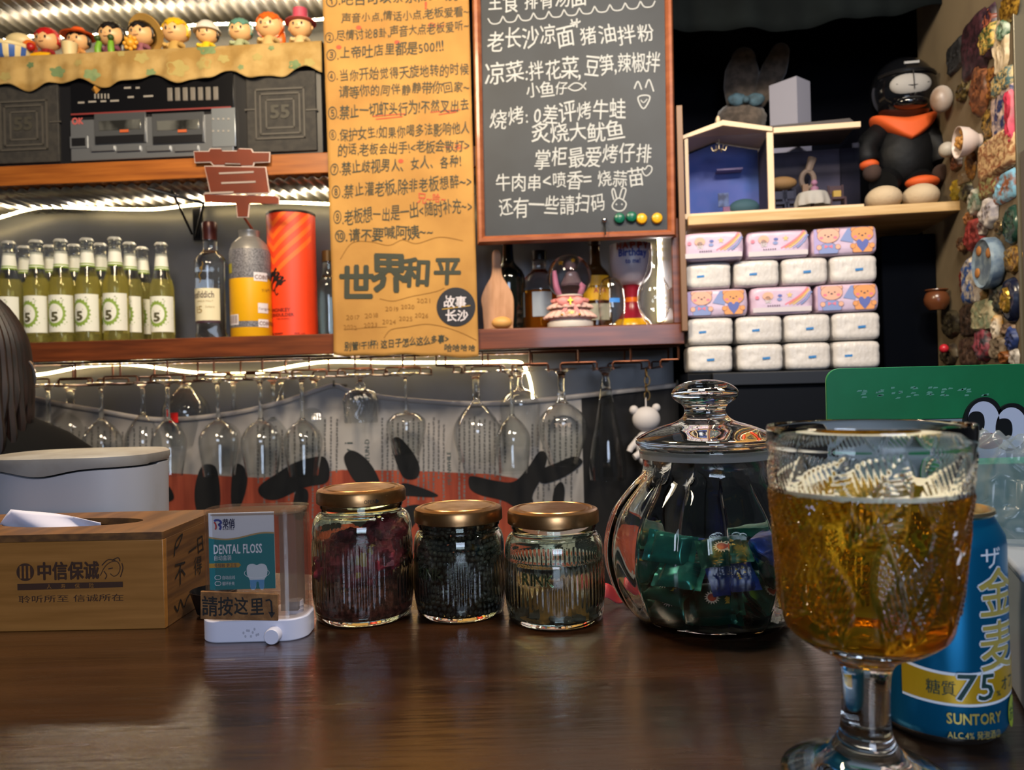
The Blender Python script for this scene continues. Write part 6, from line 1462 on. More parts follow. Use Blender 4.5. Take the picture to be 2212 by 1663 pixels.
for (px, w) in ((1822, .030), (1700, .030), (1722, .026)):
    X = P_(px, 420)[0]; m = MB(); dk = .04 if px > 1800 else .06
    for sx in (-1, 1):
        for sy in (0, 1): m.bb(X + sx * w / 2 - .002, X + sx * w / 2 + .002, HD + dk + sy * .022, HD + dk + sy * .022 + .004, zz, zz + (.06 if sy else .028))
    m.bb(X - w / 2, X + w / 2, HD + dk, HD + dk + .026, zz + .024, zz + .029).bb(X - w / 2, X + w / 2, HD + dk + .022, HD + dk + .025, zz + .040, zz + .058); m.build('chair', mat('mini_wood', '#4a2c1c', .5) if px > 1800 else mat('mini_dark', '#1c1820', .5), hs)
X = P_(1822, 400)[0]; MB().bb(X - .008, X + .008, HD + .05, HD + .064, zz + .0292, zz + .045).build('yellow_box', mat('mini_yellow', '#c9a13a', .6), hs)
X = P_(1775, 330)[0]; ring = MB()
for k_ in range(1): ring.tube([(X + .014 * math.cos(a) - .008, HD + .10, zz + .085 + .02 * math.sin(a)) for a in [i * PI / 10 for i in range(20)]], .006, 8, closed=True).tube([(X - .006, HD + .10, zz + .105), (X + .004, HD + .10, zz + .135)], [.008, .010], 8)
ring.build('wall_ornament', mat('mini_beige', '#8a7458', .7), hs)
X = P_(1712, 360)[0]; MB().sph((X, HD + .12, zz + .085), (.034, .02, .016), 20, 12).build('warm_shade', mat('mini_shade', '#b98a4a', .7), hs)
X = P_(1610, 425)[0]; MB().sph((X + .006, HD + .06, zz + .0205), (.034, .022, .020), 20, 12).build('green_sofa', mat('mini_green', '#41605c', .7), hs)
X = P_(1572, 400)[0]; MB().bb(X - .012, X + .012, HD + .08, HD + .084, zz + .03, zz + .062).build('picture', mat('mini_picture', '#5a6a86', .5, c2='#2c3448', ns=60), hs); MB().bb(X - .004, X + .018, HD + .055, HD + .066, zz, zz + .024).build('pink_box', mat('mini_rose', '#8a5a6a', .6), hs)
X = P_(1560, 310)[0]; m = MB().tube([(X, HD + .06, zt + .01), (X, HD + .06, zt - .012)], .001, 6); 
for k_ in range(6): a = k_ * PI / 3; m.tube([(X, HD + .06, zt - .012), (X + .014 * math.cos(a), HD + .06 + .014 * math.sin(a), zt - .016), (X + .017 * math.cos(a), HD + .06 + .017 * math.sin(a), zt - .008)], .0012, 6)
m.build('chandelier', mat('mini_brass', '#a8946a', .3, metal=.6), hs)
X = P_(1592, 338)[0]; MB().bb(X - .03, X + .03, HD + .12, HD + .15, zt - .046, zt - .042).build('wall_shelf', mat('mini_lilac', '#7a6a86', .6), hs)
# ------------------------------------------------------------------ rabbit toy, white carton
d = .31; M_fur = mat('grey_brown_plush', '#5e5248', .95, c2='#463d35', ns=60, sheen=.4, bump=.6, bs=120)
rb = thing('rabbit_plush', 'grey brown plush rabbit with tall ears and a blue bow behind the miniature house', 'plush toy', RF.w(0, 0, 0), -RF.th)
def rp(px, py, d=d): X, Z = Rp(px, py, d); return Vector((X, d, Z))
k = KR * (1.72 + d) / 1.72
fz_ = lambda amp: (lambda v: v * (1 + amp * nz(v, 9)))
c = rp(1600, 262); MB().sph(c, (56 * k, 46 * k, 44 * k), 40, 28, fn=fz_(.05)).build('head', M_fur, rb)
c = rp(1600, 370); zc = c.z; hb_ = zc - ZS1; MB().sph((c.x, d, ZS1 + (zc - ZS1)), (58 * k, 50 * k, hb_ if hb_ > 0 else .08), 40, 28, fn=fz_(.05)).build('body', M_fur, rb)
for (pts, rr, lb_) in (([(1600, 225), (1600, 190), (1603, 155), (1606, 128)], [30, 38, 38, 27], 'ear'), ([(1630, 228), (1652, 190), (1672, 150), (1686, 112)], [18, 25, 28, 20], 'ear')):
    P = [rp(*p) for p in pts]; P = smoothpath(P, 4); n = len(P); R_ = []
    for i in range(n): u = i / (n - 1) * (len(rr) - 1); a = min(int(u), len(rr) - 2); R_.append((rr[a] + (rr[a + 1] - rr[a]) * (u - a)) * k)
    m = MB().tube(P, R_, 18); m.sph(P[-1], R_[-1], 18, 12); c0 = sum(P, Vector()) / n; m.map(lambda v: (v.x, d + (v.y - d) * .5, v.z)); m.build('ear', M_fur, rb)
m = MB()
for s in (-1, 1): m.sph(rp(1612 + s * 20, 215, d - .045), (20 * k, 9 * k, 14 * k), 20, 12, fn=fz_(.1))
m.sph(rp(1612, 215, d - .055), 8 * k, 14, 10); m.build('bow', mat('dusty_blue_fabric', '#46606e', .8, c2='#33464f', ns=50), rb)
XA, ZA = Rp(1660, 225, .235); XB_ = Rp(1752, 225, .235)[0]; zt_ = Rp(1700, 182, .235)[1]
tag(MB().box((0, 0, (zt_ - ZS1) / 2), (.075, .06, zt_ - ZS1)).build('white_carton', mat('white_carton', '#8a8a98', .6), loc=RF.w((XA + XB_) / 2, .232, ZS1), rz=-RF.th - .75, smooth=False), 'white upright carton beside the plush rabbit', 'carton')
# ------------------------------------------------------------------ toy with a motorcycle helmet
d = .10; k = KR * (1.72 + d) / 1.72; ht = thing('helmet_plush', 'seated plush toy in a black helmet, orange scarf and black jacket', 'plush toy', RF.w(0, 0, 0), -RF.th)
M_jk = mat('black_jacket', '#050608', .6, bump=.8, bs=30, spec=.25); M_org = mat('orange_fabric', '#c4501c', .7); M_cf = mat('cream_fleece', '#b7a488', .9, bump=.4, bs=150)
c = rp(1950, 200, d)
MB().sph(c, (68 * k, 66 * k, 74 * k), 40, 28).build('helmet', mat('helmet_gloss', '#08090c', .12, coat=.6), ht)
MB().tube([c + Vector((60 * k * math.sin(a), -62 * k * math.cos(a) * 1.0 - .004, 26 * k)) for a in [-1.2 + i * .2 for i in range(13)]], 5 * k, 8).build('visor_rim', BLACK, ht)
MB().sph(c + Vector((-2 * k, -52 * k, -2 * k)), (42 * k, 18 * k, 26 * k), 28, 18).build('face', mat('toy_face_grey', '#8f8c88', .7), ht)
q = MB().tube([c + Vector((-2 * k, -71 * k, 22 * k)), c + Vector((-1 * k, -71.5 * k, 2 * k)), c + Vector((0, -70 * k, -16 * k))], 1.2 * k, 6); q.tube([c + Vector((x * k, -(70 - abs(x + 2) * .22) * k, (-10 + abs(x + 2) * .22) * k)) for x in range(-34, 34, 6)], 1.2 * k, 6); q.build('face_seam', mat('seam_dark', '#1c1a1a', .8), ht)
q = MB(); q.bb(c.x - 14 * k, c.x + 16 * k, c.y - 56 * k, c.y - 53 * k, c.z + 42 * k, c.z + 47 * k); q.build('white_badge', mat('badge_white', '#8c8c8c', .5), ht)
MB().sph(c + Vector((0, -48 * k, -40 * k)), (36 * k, 24 * k, 14 * k), 24, 14).build('chin_guard', _M['helmet_gloss'], ht)
cs_ = rp(1950, 258, d); MB().sph(cs_, (68 * k, 58 * k, 30 * k), 40, 22, fn=lambda v: Vector((v.x, v.y * (1 + .12 * max(0, -v.z)), v.z * .8 + .9 * v.x * v.x - .75 - .9 * max(0, -v.y) * (1 - abs(v.x)) ** 1.2 * (1 if v.z < 0 else .2)))).build('scarf', M_org, ht)
b0 = rp(1952, 340, d); MB().sph(b0, (66 * k, 52 * k, 76 * k), 36, 26, fn=lambda v: v * (1 + .04 * nz(v, 4))).build('jacket', M_jk, ht)
for s, px in ((-1, 1876), (1, 2034)):
    P = [rp(1950 + s * 50, 290, d), rp(1950 + s * 78, 320, d - .02), rp(px, 352, d - .03)]; MB().tube(smoothpath(P, 4), [26 * k] * 4 + [24 * k] * 4 + [20 * k], 16).build('sleeve', M_jk, ht)
    e = P[-1]; MB().sph(e + Vector((0, -.004, -6 * k)), (20 * k, 20 * k, 12 * k), 16, 10).build('orange_cuff', M_org, ht) if s < 0 else None
    MB().sph(e + Vector((-s * 4 * k, -.01, -24 * k)), 19 * k, 18, 12).build('paw', mat('dark_plush', '#3a2a24', .9), ht)
for s, px, py in ((-1, 1908, 422), (1, 1988, 416)):
    zf = rp(px, py, d - .06).z; P = [rp(1950 + s * 26, 385, d), rp(px, 400, d - .04)]; MB().tube(P, [32 * k, 30 * k], 18).build('trouser_leg', M_jk, ht)
    if s > 0: MB().sph(rp(px + 4, 394, d - .045), (34 * k, 30 * k, 14 * k), 20, 12).build('orange_cuff', M_org, ht)
    hh = 27 * k; MB().sph((rp(px, py, d - .06).x, d - .06, ZS1 + hh * .98), (36 * k, 44 * k, hh), 28, 18).build('foot', M_cf, ht)
# ================================================================== SOUVENIR WALL AT THE FAR RIGHT
WN, WF = Vector((.893, 1.34, 0)), Vector((.978, 1.78, 0))          # near and far foot points of the panel
wdir = (WF - WN).normalized(); wn = Vector((-wdir.y, wdir.x, 0))
if wn.x > 0: wn = -wn                                              # faces the room
def wall_at(px, py, e=0.0):
    r = ray(px, py); t = ((WN + wn * e) - CAM).xy.dot(wn.xy) / r.xy.dot(wn.xy); return CAM + r * t
srz = math.atan2(wdir.y, wdir.x)
# local frame of a souvenir: x along the panel towards the room's back, -y out to the room, z up
panel_rz = math.atan2(wdir.y, wdir.x) + PI
def sou(px, py, e=0): return wall_at(px, py, e)
Lp = (WF - WN).length
M_pan = mat('beige_wall_board', '#74664f', .7, c2='#655844', ns=6)
c_ = (WN + WF) / 2 - wn * .012
def wbox(s0, s1, t0, t1, z0, z1, nm, mt, bev=.001):
    # s along wdir from WN, t out of the wall (+ towards the room)
    m = MB(); P = []
    for s in (s0, s1):
        for t in (t0, t1):
            for z in (z0, z1): P.append(WN + wdir * s + wn * t + Vector((0, 0, z)))
    m.add(P, [(0, 1, 3, 2), (4, 6, 7, 5), (0, 4, 5, 1), (2, 3, 7, 6), (0, 2, 6, 4), (1, 5, 7, 3)]); return m.build(nm, mt, bev=bev)
struct(wbox(0, Lp + .06, -.03, -.0005, CT - .4, 2.75, 'wall_right', M_pan, 0)); struct(MB().bb(WN.x + .012, 1.68, WN.y + .012, WN.y + .04, 0, 2.75).build('wall_front_right', mat('brown_grey_wall', '#14110f', .8), smooth=False))
struct(wbox(-.006, .0, -.05, .006, CT - .4, 2.75, 'trim_2', mat('metal_edge', '#6a6250', .35, metal=.4), .001))
struct(wbox(-.07, -.012, -.03, .004, CT - .4, wall_at(2205, 330).z, 'trim_3', mat('grey_trim', '#57504a', .6), .002))
SG_ = 'souvenir magnets on the side wall'
def smat(n, a, b, ns=70, metal=0, rough=.45): return mat('sou_' + n, a, rough, metal=metal, c2=b, ns=ns, lo=.42, hi=.58)
def place(o, px, py, label, name=None, e=.0008):
    p = wall_at(px, py, e); o.location = p; o.rotation_euler.z = panel_rz; return tag(o, label, 'magnet', SG_)
def kpx(px, py):
    a = wall_at(px - 1, py); b = wall_at(px + 1, py); s = (b - a).xy.length / 2
    return s, (wall_at(px, py - 1) - wall_at(px, py + 1)).length / 2   # metres per pixel along the wall, and up
FL = 1 if wdir.y > 0 else -1
def plaque(px, py, w, h, label, mt, shape='rect', th=.010, rel=.004, sd=0, name='souvenir_magnet', tilt=0):
    kx, kz = kpx(px, py); W, Hh = w * kx, h * kz
    N = 28; ol = []
    for i in range(N):
        a = 2 * PI * i / N
        if shape == 'rect': c, s = math.cos(a), math.sin(a); m_ = max(abs(c), abs(s)) ** .85; r = 1 / m_ * (1 + .05 * nz((c * 2, s * 2, sd)))
        elif shape == 'oval': r = 1
        elif shape == 'arch': c, s = math.cos(a), math.sin(a); r = 1 if s > 0 else min(1 / max(abs(c), abs(s), .01), 1.35)
        elif shape == 'tower': c, s = math.cos(a), math.sin(a); r = (1 - .45 * max(0, s) * abs(c)) * (1 + .12 * nz((c * 4, s * 4, sd)))
        else: c, s = math.cos(a), math.sin(a); r = 1 + .28 * nz((c * 1.6, s * 1.6, sd * 3.1 + 1)) + .12 * nz((c * 5, s * 5, sd))
        ol.append((r * math.cos(a) * W / 2, r * math.sin(a) * Hh / 2))
    ol = [(x * math.cos(tilt) - z_ * math.sin(tilt), x * math.sin(tilt) + z_ * math.cos(tilt)) for x, z_ in ol]
    R_ = 9; vs = []; fs = []
    for j in range(R_ + 1):
        t = 1 - j / R_
        for i, (x, z_) in enumerate(ol):
            hgt = th * min(1, j / 1.5) ** .5 + (rel * nz((x * 160 * t, z_ * 160 * t, sd)) if j > 0 else 0)
            vs.append((x * max(t, .001), -hgt, z_ * max(t, .001)))
    for j in range(R_):
        for i in range(N): k = (i + 1) % N; fs.append((j * N + i, j * N + k, (j + 1) * N + k, (j + 1) * N + i))
    b0 = len(vs); vs += [(x, 0, z_) for x, z_ in ol]; fs += [(i, (i + 1) % N, b0 + (i + 1) % N, b0 + i) for i in range(0)]
    fs.append(tuple(range(b0, b0 + N)))
    vs = [(v[0], v[1] if v[1] < 0 else 0, v[2]) for v in vs]
    return place(MB().add(vs, fs).build(name, mt, angle=50), px, py, label)
S = [(2184, 14, 34, 60, 'gilded lacy magnet at the top edge of the side wall', smat('gilt', '#b48a34', '#6a4a1c', 120, .5, .3), 'blob'),
 (2140, 70, 22, 100, 'dark purple carved plaque near the top of the side wall', smat('purple', '#3a2430', '#241820'), 'rect'),
 (2110, 100, 40, 120, 'large dark maroon carved plaque on the side wall', smat('maroon', '#3f2229', '#23151a'), 'rect'),
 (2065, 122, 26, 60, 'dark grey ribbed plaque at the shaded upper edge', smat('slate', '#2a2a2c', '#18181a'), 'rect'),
 (2143, 40, 16, 46, 'small terracotta tower magnet near the top', smat('terra', '#8a4a34', '#6a3424'), 'tower'),
 (2140, 86, 26, 54, 'yellow and cream house magnet with green trim', smat('house', '#b8974a', '#3a4a2a', 110), 'rect'),
 (2165, 100, 26, 110, 'tall cream animal magnet with black specks', smat('cow', '#cbb89a', '#b09a78', 60), 'blob'),
 (2172, 66, 16, 44, 'green and white leaf shaped magnet', smat('leafy', '#3f5a44', '#93a08a', 90), 'oval'),
 (2121, 190, 30, 110, 'brown rocky tower shaped magnet with a base', smat('rock', '#7a4a2c', '#4a2c1c'), 'tower'),
 (2094, 178, 16, 36, 'small oval gold framed mirror magnet', smat('mirror', '#a8996a', '#39342a', 90, .3), 'oval'),
 (2082, 200, 14, 36, 'tiny dark brass trinket left of the oval magnet', smat('brass', '#5a4a24', '#2c2414', 120, .4), 'blob'),
 (2172, 178, 34, 46, 'cream city relief magnet with a small street scene', smat('street', '#b9a06a', '#3f5a5a', 130), 'rect'),
 (2146, 178, 14, 62, 'striped brown and yellow strip magnet', smat('strip', '#8a5a24', '#3a1c14', 90), 'rect'),
 (2173, 248, 38, 118, 'tall navy and red magnet with a white horned figure', smat('navy', '#23305a', '#b8a090', 60), 'rect'),
 (2191, 250, 10, 112, 'red edge strip magnet beside the navy magnet', smat('redstrip', '#b8344a', '#8a2030', 40), 'rect'),
 (2140, 265, 26, 58, 'gold figure magnet with a dark hat', smat('goldfig', '#9a7834', '#2c2418', 100, .3), 'blob'),
 (2135, 312, 22, 14, 'grey blue oval boat magnet', smat('boat', '#4a5058', '#9a7a34', 90), 'oval'),
 (2158, 335, 64, 80, 'large relief magnet of an old street with a torn paper edge', smat('old', '#8a5a3a', '#c8a87a', 110), 'rect'),
 (2099, 352, 16, 64, 'narrow ochre guitar shaped magnet', smat('ochre', '#9a6a2c', '#5a3a1c', 80), 'tower'),
 (2070, 352, 14, 26, 'small orange brown shaded magnet under the white ball', smat('umber', '#5a3420', '#2c1a12'), 'rect'),
 (2088, 385, 12, 26, 'small beige cylinder shaped magnet', smat('cyl', '#9a8464', '#7a6448', 30), 'rect'),
 (2066, 412, 14, 42, 'yellow oval banana coloured magnet by the shelf end', smat('banana', '#a88a24', '#7a6a1c', 20), 'oval'),
 (2091, 415, 18, 34, 'olive and black bust shaped magnet', smat('bust', '#5a5434', '#1c1a14', 60), 'blob'),
 (2112, 435, 20, 54, 'white bottle shaped magnet with green edge', smat('wbot', '#a8a090', '#5a6a5a', 40), 'tower'),
 (2172, 405, 40, 58, 'blue sky cottage relief magnet with a white rim', smat('cottage', '#7ab0cc', '#8a5434', 60), 'rect'),
 (2140, 400, 30, 50, 'brown timber house magnet', smat('timber', '#6a3a24', '#8a8a5a', 120), 'rect'),
 (2142, 458, 26, 56, 'white dog shaped magnet with a purple hat', smat('dog', '#bdb4ac', '#8a8488', 40), 'blob'),
 (2160, 490, 12, 28, 'silver bell magnet below the white dog', smat('bell', '#9a8a64', '#5a4a34', 40, .7, .25), 'oval'),
 (2190, 485, 26, 76, 'dark green lobed magnet with a gold crest', smat('crest', '#123028', '#2c4438', 50, 0, .2), 'oval'),
 (2109, 505, 30, 60, 'red crab shaped magnet with dangling claws', smat('crab', '#8a3430', '#5a2420', 70), 'blob'),
 (2094, 472, 12, 26, 'small orange face magnet', smat('face', '#a8703c', '#7a4c2c', 50), 'oval'),
 (2128, 490, 12, 34, 'white crescent shaped magnet', smat('cresc', '#a89c90', '#4a3434', 50), 'oval'),
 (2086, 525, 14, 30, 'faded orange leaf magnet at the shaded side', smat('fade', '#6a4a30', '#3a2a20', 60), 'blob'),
 (2190, 560, 30, 60, 'ornate gold scroll magnet', smat('scroll', '#b08a3c', '#6a4a1c', 120, .55, .3), 'blob'),
 (2099, 605, 26, 92, 'arched blue cathedral magnet', smat('cath', '#33508a', '#c0b4a0', 60), 'arch'),
 (2122, 610, 16, 90, 'white cliff shaped magnet behind the cathedral', smat('cliff', '#c8bfb4', '#a89c90', 30), 'blob'),
 (2084, 608, 10, 44, 'thin red door magnet left of the cathedral', smat('reddoor', '#6a2420', '#4a1a18', 40), 'rect'),
 (2125, 628, 14, 40, 'small oval brown landscape magnet', smat('land', '#8a6a44', '#6a5a34', 80), 'oval'),
 (2189, 648, 26, 88, 'dark oval magnet with a raised gold emblem', smat('darkoval', '#14182a', '#1c2234', 50, 0, .2), 'oval'),
 (2190, 648, 14, 54, 'raised gold emblem on the dark oval magnet', smat('emblem', '#b9933c', '#8a6a24', 130, .7, .2), 'oval'),
 (2162, 645, 24, 52, 'dark green bottle trio magnet', smat('trio', '#1a2420', '#4a4434', 60), 'blob'),
 (2132, 680, 40, 62, 'pale green square map magnet', smat('map', '#7a8468', '#b0a684', 60), 'rect'),
 (2097, 690, 34, 64, 'dark brown carved door magnet', smat('door', '#2c2420', '#4a3a30', 70), 'rect'),
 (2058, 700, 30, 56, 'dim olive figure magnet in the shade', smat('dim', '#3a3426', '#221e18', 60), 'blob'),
 (2160, 706, 12, 50, 'small beer glass shaped magnet', smat('beer', '#b8862c', '#c8bca8', 20), 'oval'),
 (2180, 710, 22, 24, 'brown clay pot trio magnet', smat('pots', '#5a4434', '#8a7460', 60), 'blob'),
 (2190, 730, 16, 50, 'blue bottle shaped magnet', smat('bbot', '#24366a', '#1a2850', 30), 'tower'),
 (2130, 745, 24, 62, 'pink and dark patterned magnet', smat('pinkd', '#8a3c48', '#34343a', 70), 'blob'),
 (2095, 760, 34, 56, 'dusty brown relief magnet near the green sign', smat('dusty', '#5a463a', '#3a2c26', 80), 'rect'),
 (2160, 752, 22, 44, 'grey stone relief magnet above the green sign', smat('stone', '#7a6c58', '#5a4c3c', 70), 'rect'),
 (2178, 772, 16, 26, 'amber oval magnet just above the green sign', smat('amber', '#8a5420', '#6a3c14', 40), 'oval'),
 (2194, 772, 14, 40, 'white figure magnet just above the green sign', smat('wfig', '#c0b8ae', '#8a847c', 40), 'blob'),
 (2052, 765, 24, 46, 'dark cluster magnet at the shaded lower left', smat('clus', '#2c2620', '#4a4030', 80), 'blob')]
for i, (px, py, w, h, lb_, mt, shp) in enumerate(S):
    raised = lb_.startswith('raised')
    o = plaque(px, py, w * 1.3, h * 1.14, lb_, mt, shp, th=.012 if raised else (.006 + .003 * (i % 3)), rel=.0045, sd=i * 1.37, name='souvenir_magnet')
    if raised: dk_ = [x for x in bpy.data.objects if x.get('label') == 'dark oval magnet with a raised gold emblem'][0]; bpy.context.view_layer.update(); o.parent = dk_; o.matrix_parent_inverse = dk_.matrix_basis.inverted(); o.name = 'gold_emblem'; [o.__delitem__(k) for k in ('label', 'category', 'group')]; o.location -= wn * -.006
# big round plate, bowl, ball, pot, cherry
def obj3(mb, name, mt, px, py, e, label, cat='magnet', **k):
    o = mb.build(name, mt, **k); o.location = wall_at(px, py, e); o.rotation_euler.z = panel_rz; return tag(o, label, cat)
kx, kz = kpx(2152, 570); r = 56 * kz
pl = thing('souvenir_plate', 'round blue grey souvenir plate with orange patches on the side wall', 'plate', wall_at(2152, 568, .001), panel_rz)
MX = Matrix.Rotation(PI / 2, 4, 'X')
MB().lathe([(0, 0), (r * .9, 0), (r, .006), (r, .022), (r * .93, .026), (r * .85, .022), (0, .020)], 56, M=MX).build('plate', smat('plate', '#56687a', '#7a8a94', 45), pl)
for i, (a, q) in enumerate(((.6, .6), (2.2, .68), (3.6, .66))): MB().sph((r * q * math.cos(a), -.022, r * q * math.sin(a)), (r * .22, .003, r * .2), 16, 8).build('orange_patch', mat('plate_orange', '#a06a34', .5), pl)
bw = thing('bowl_ornament', 'small white bowl of nuts fixed sideways on the side wall', 'bowl', wall_at(2118, 304, .002), panel_rz)
kx, kz = kpx(2110, 300); r = 34 * kz; MY = Matrix.Rotation(PI / 2, 4, 'X') @ Matrix.Rotation(.0, 4, 'Y')
MB().lathe([(0, 0), (r * .45, 0), (r * .45, r * .18), (r * .55, r * .3), (r * .9, r * .8), (r, r * 1.35), (r * .95, r * 1.35), (r * .82, r * .85), (r * .4, r * .4), (0, r * .35)], 48, M=MY).build('bowl', mat('bowl_white', '#c9b8ae', .4), bw)
m = MB(); R = random.Random(8)
for i in range(14): a = R.uniform(0, 6.3); q = R.uniform(0, .7) * r; m.sph((q * math.cos(a), -r * (1.05 + R.uniform(0, .15)), q * math.sin(a)), r * .2, 12, 8)
m.build('nuts', mat('nut_brown', '#a9793c', .5), bw)['kind'] = 'stuff'
kx, kz = kpx(2062, 322); obj3(MB().sph((0, -17 * kz, 0), 17 * kz, 24, 16), 'white_ball', mat('ball_white', '#a49c90', .5), 2064, 322, .0, 'white ball shaped ornament left of the white bowl', 'ornament')
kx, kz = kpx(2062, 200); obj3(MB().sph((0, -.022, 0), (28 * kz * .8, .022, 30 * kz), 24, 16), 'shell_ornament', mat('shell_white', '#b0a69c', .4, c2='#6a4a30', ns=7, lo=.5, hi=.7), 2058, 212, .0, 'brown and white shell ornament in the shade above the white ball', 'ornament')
kx, kz = kpx(2056, 650); r = 26 * kz
obj3(MB().lathe([(0, -.9 * r), (.6 * r, -.9 * r), (.95 * r, -.4 * r), (r, 0), (.85 * r, .45 * r), (.72 * r, .6 * r), (.9 * r, .75 * r), (.88 * r, .82 * r), (.6 * r, .7 * r), (0, .2 * r)], 40, c=(0, -r * 1.02, 0)), 'clay_pot', mat('brown_glaze', '#5e3620', .25), 2052, 645, .0, 'small brown glazed clay pot on the side wall', 'pot')
kx, kz = kpx(2060, 750); obj3(MB().sph((0, -.02, 0), 9.5 * kz, 16, 12), 'red_bauble', mat('bauble_red', '#b82430', .3), 2061, 752, .0, 'small red ball among the dark magnets at the lower left of the side wall', 'ornament')

# ================================================================== GREEN SIGN, BAG, TUB (on the counter at the right)
SD = .60; gs = thing('sign_board', 'green topped sign board with round corners and cartoon eyes behind the goblet', 'sign', (at(2000, 1300, SD).x, SD, CT), 0)
gx0, gx1 = at(1784, 850, SD).x - gs.location.x, at(2232, 850, SD).x - gs.location.x; gz1 = at(2000, 791, SD).z - CT; gzm = at(2000, 905, SD).z - CT
rr_ = .010
top = [(gx0, gzm), (gx1, gzm)] + [(gx1 - rr_ + rr_ * math.cos(a), gz1 - rr_ + rr_ * math.sin(a)) for a in [i * PI / 12 for i in range(7)]] + [(gx0 + rr_ + rr_ * math.cos(a), gz1 - rr_ + rr_ * math.sin(a)) for a in [PI / 2 + i * PI / 12 for i in range(7)]]
MB().prism(top, -.0015, .0015).build('green_panel', mat('sign_green', '#0a7a48', .4, c2='#08703f', ns=14), gs, bev=.0004)
MB().bb(gx0, gx1, -.0012, .0012, .0, gzm - .0004).build('lower_panel', mat('sign_grey_white', '#8f959c', .45), gs, bev=.0004)
MB().bb(gx0, gx1, -.010, .030, 0, .004).build('foot', mat('sign_foot', '#8a9096', .4), gs, bev=.001)
sm = MB(); R = random.Random(6)
for i in range(8):
    c0 = at(1862 + i * 37, 853 - i * 1.0, SD - .002); X, Z = c0.x - gs.location.x, c0.z - CT
    for j in range(5 if i < 7 else 2): a, b = R.uniform(-.004, .004), R.uniform(-.004, .004); sm.flat([(X + a - R.uniform(.001, .003), Z + b), (X + a + R.uniform(.001, .003), Z + b + .0004), (X + a + .002, Z + b + R.uniform(.001, .002)), (X + a - .001, Z + b + .0015)], -.0019)
sm.build('faded_lettering', mat('faded_print', '#5f9a84', .5), gs, recalc=False)['kind'] = 'stuff'
def eye(px, py, rx_, rz2, nm):
    c0 = at(px, py, SD - .004); X, Z = c0.x - gs.location.x, c0.z - CT; kk = SD / F
    m = MB().prism([(X + (rx_ + 7) * kk * math.cos(a) + .12 * rz2 * kk * math.sin(a), Z + (rz2 + 7) * kk * math.sin(a)) for a in [i * PI / 20 for i in range(40)]], -.0040, -.0016)
    o = m.build('cartoon_eye', mat('sticker_outline', '#0c0c10', .35), gs)
    q = MB().disc((X + .5 * kk, Z - 2 * kk), rz2 * kk, -.0043, 40, rx=rx_ * kk); q.build('eye_white', mat('eye_white', '#c9c6dc', .4), o, recalc=False)
    q = MB().flat([(X + (-16 + 18 * math.copysign(abs(math.cos(a)) ** .8, math.cos(a))) * kk, Z + (-4 + 23 * math.copysign(abs(math.sin(a)) ** .8, math.sin(a))) * kk) for a in [i * PI / 16 for i in range(32)]], -.0046); q.build('pupil', mat('sticker_outline', '#0c0c10', .35), o, recalc=False)
eye(2124, 907, 34, 42, 0); eye(2184, 922, 34, 44, 1)
c0 = at(2134, 952, SD - .004); MB().prism([(c0.x - gs.location.x + 30 * SD / F * math.cos(a), c0.z - CT + 17 * SD / F * math.sin(a)) for a in [i * PI / 16 for i in range(32)]], -.0052, -.0042).build('red_nose', mat('nose_red', '#7a2430', .5), gs)
c0 = at(2128, 985, SD - .004); MB().prism([(c0.x - gs.location.x + 46 * SD / F * math.cos(a), c0.z - CT + 40 * SD / F * math.sin(a)) for a in [i * PI / 16 for i in range(32)]], -.0036, -.0016).build('sticker_face', mat('face_white', '#c4c2d6', .4), gs)
# green box behind the bag
gb_ = at(2175, 1100, .545); tag(MB().bb(-.03, .06, 0, .035, 0, at(2150, 1000, .545).z - CT).build('green_box', mat('box_green', '#12845c', .5), loc=(gb_.x, .545, CT), bev=.001), 'green box seen through the crumpled plastic bag', 'box')
# white translucent tub
tb_ = gp(2164, 1452); te = gp(2214, 1548); dirv = (te - tb_).normalized(); ang = math.atan2(dirv.y, dirv.x) + PI / 2
tub = thing('plastic_tub', 'milky plastic food tub at the right edge under the crumpled bag', 'tub', (te.x, te.y, CT), ang)
L_ = (tb_ - te).length + .01; ZT = at(2195, 1205, .46).z - CT
o_ = MB().bb(0, .12, -.012, L_, 0, ZT); o_.build('tub_body', mat('milky_plastic', '#a9b1c0', .3, trans=.25, sss=.0), tub, bev=.004)
MB().bb(-.003, .123, -.015, L_ + .003, ZT - .002, ZT + .004).build('tub_lid', mat('milky_lid', '#aeb6c2', .3, trans=.3), tub, bev=.002)
# crumpled plastic bag
bgc = at(2216, 1078, .50); bag = MB()
def crum(v):
    n1 = nz(v + Vector((3, 1, 7)), 1.3); n2 = abs(nz(v + Vector((1, 8, 2)), 2.1)); n3 = abs(nz(v + Vector((5, 2, 9)), 5))
    return v * (1 + .26 * n1 - .30 * n2 - .10 * n3)
bag.sph((0, 0, 0), (.050, .034, .040), 120, 80, fn=crum)
bag.map(lambda v: (v.x, v.y, v.z + (.014 * math.exp(-((v.x + .026) / .016) ** 2) if v.z > 0 else 0)))
M_bag = thin_clear('bag_film', '#eef4f6', .30, .30, '#b9c4ce', .2)
tag(bag.build('plastic_bag', M_bag, loc=bgc, angle=0), 'crumpled clear plastic bag at the right edge above the blue can', 'bag')

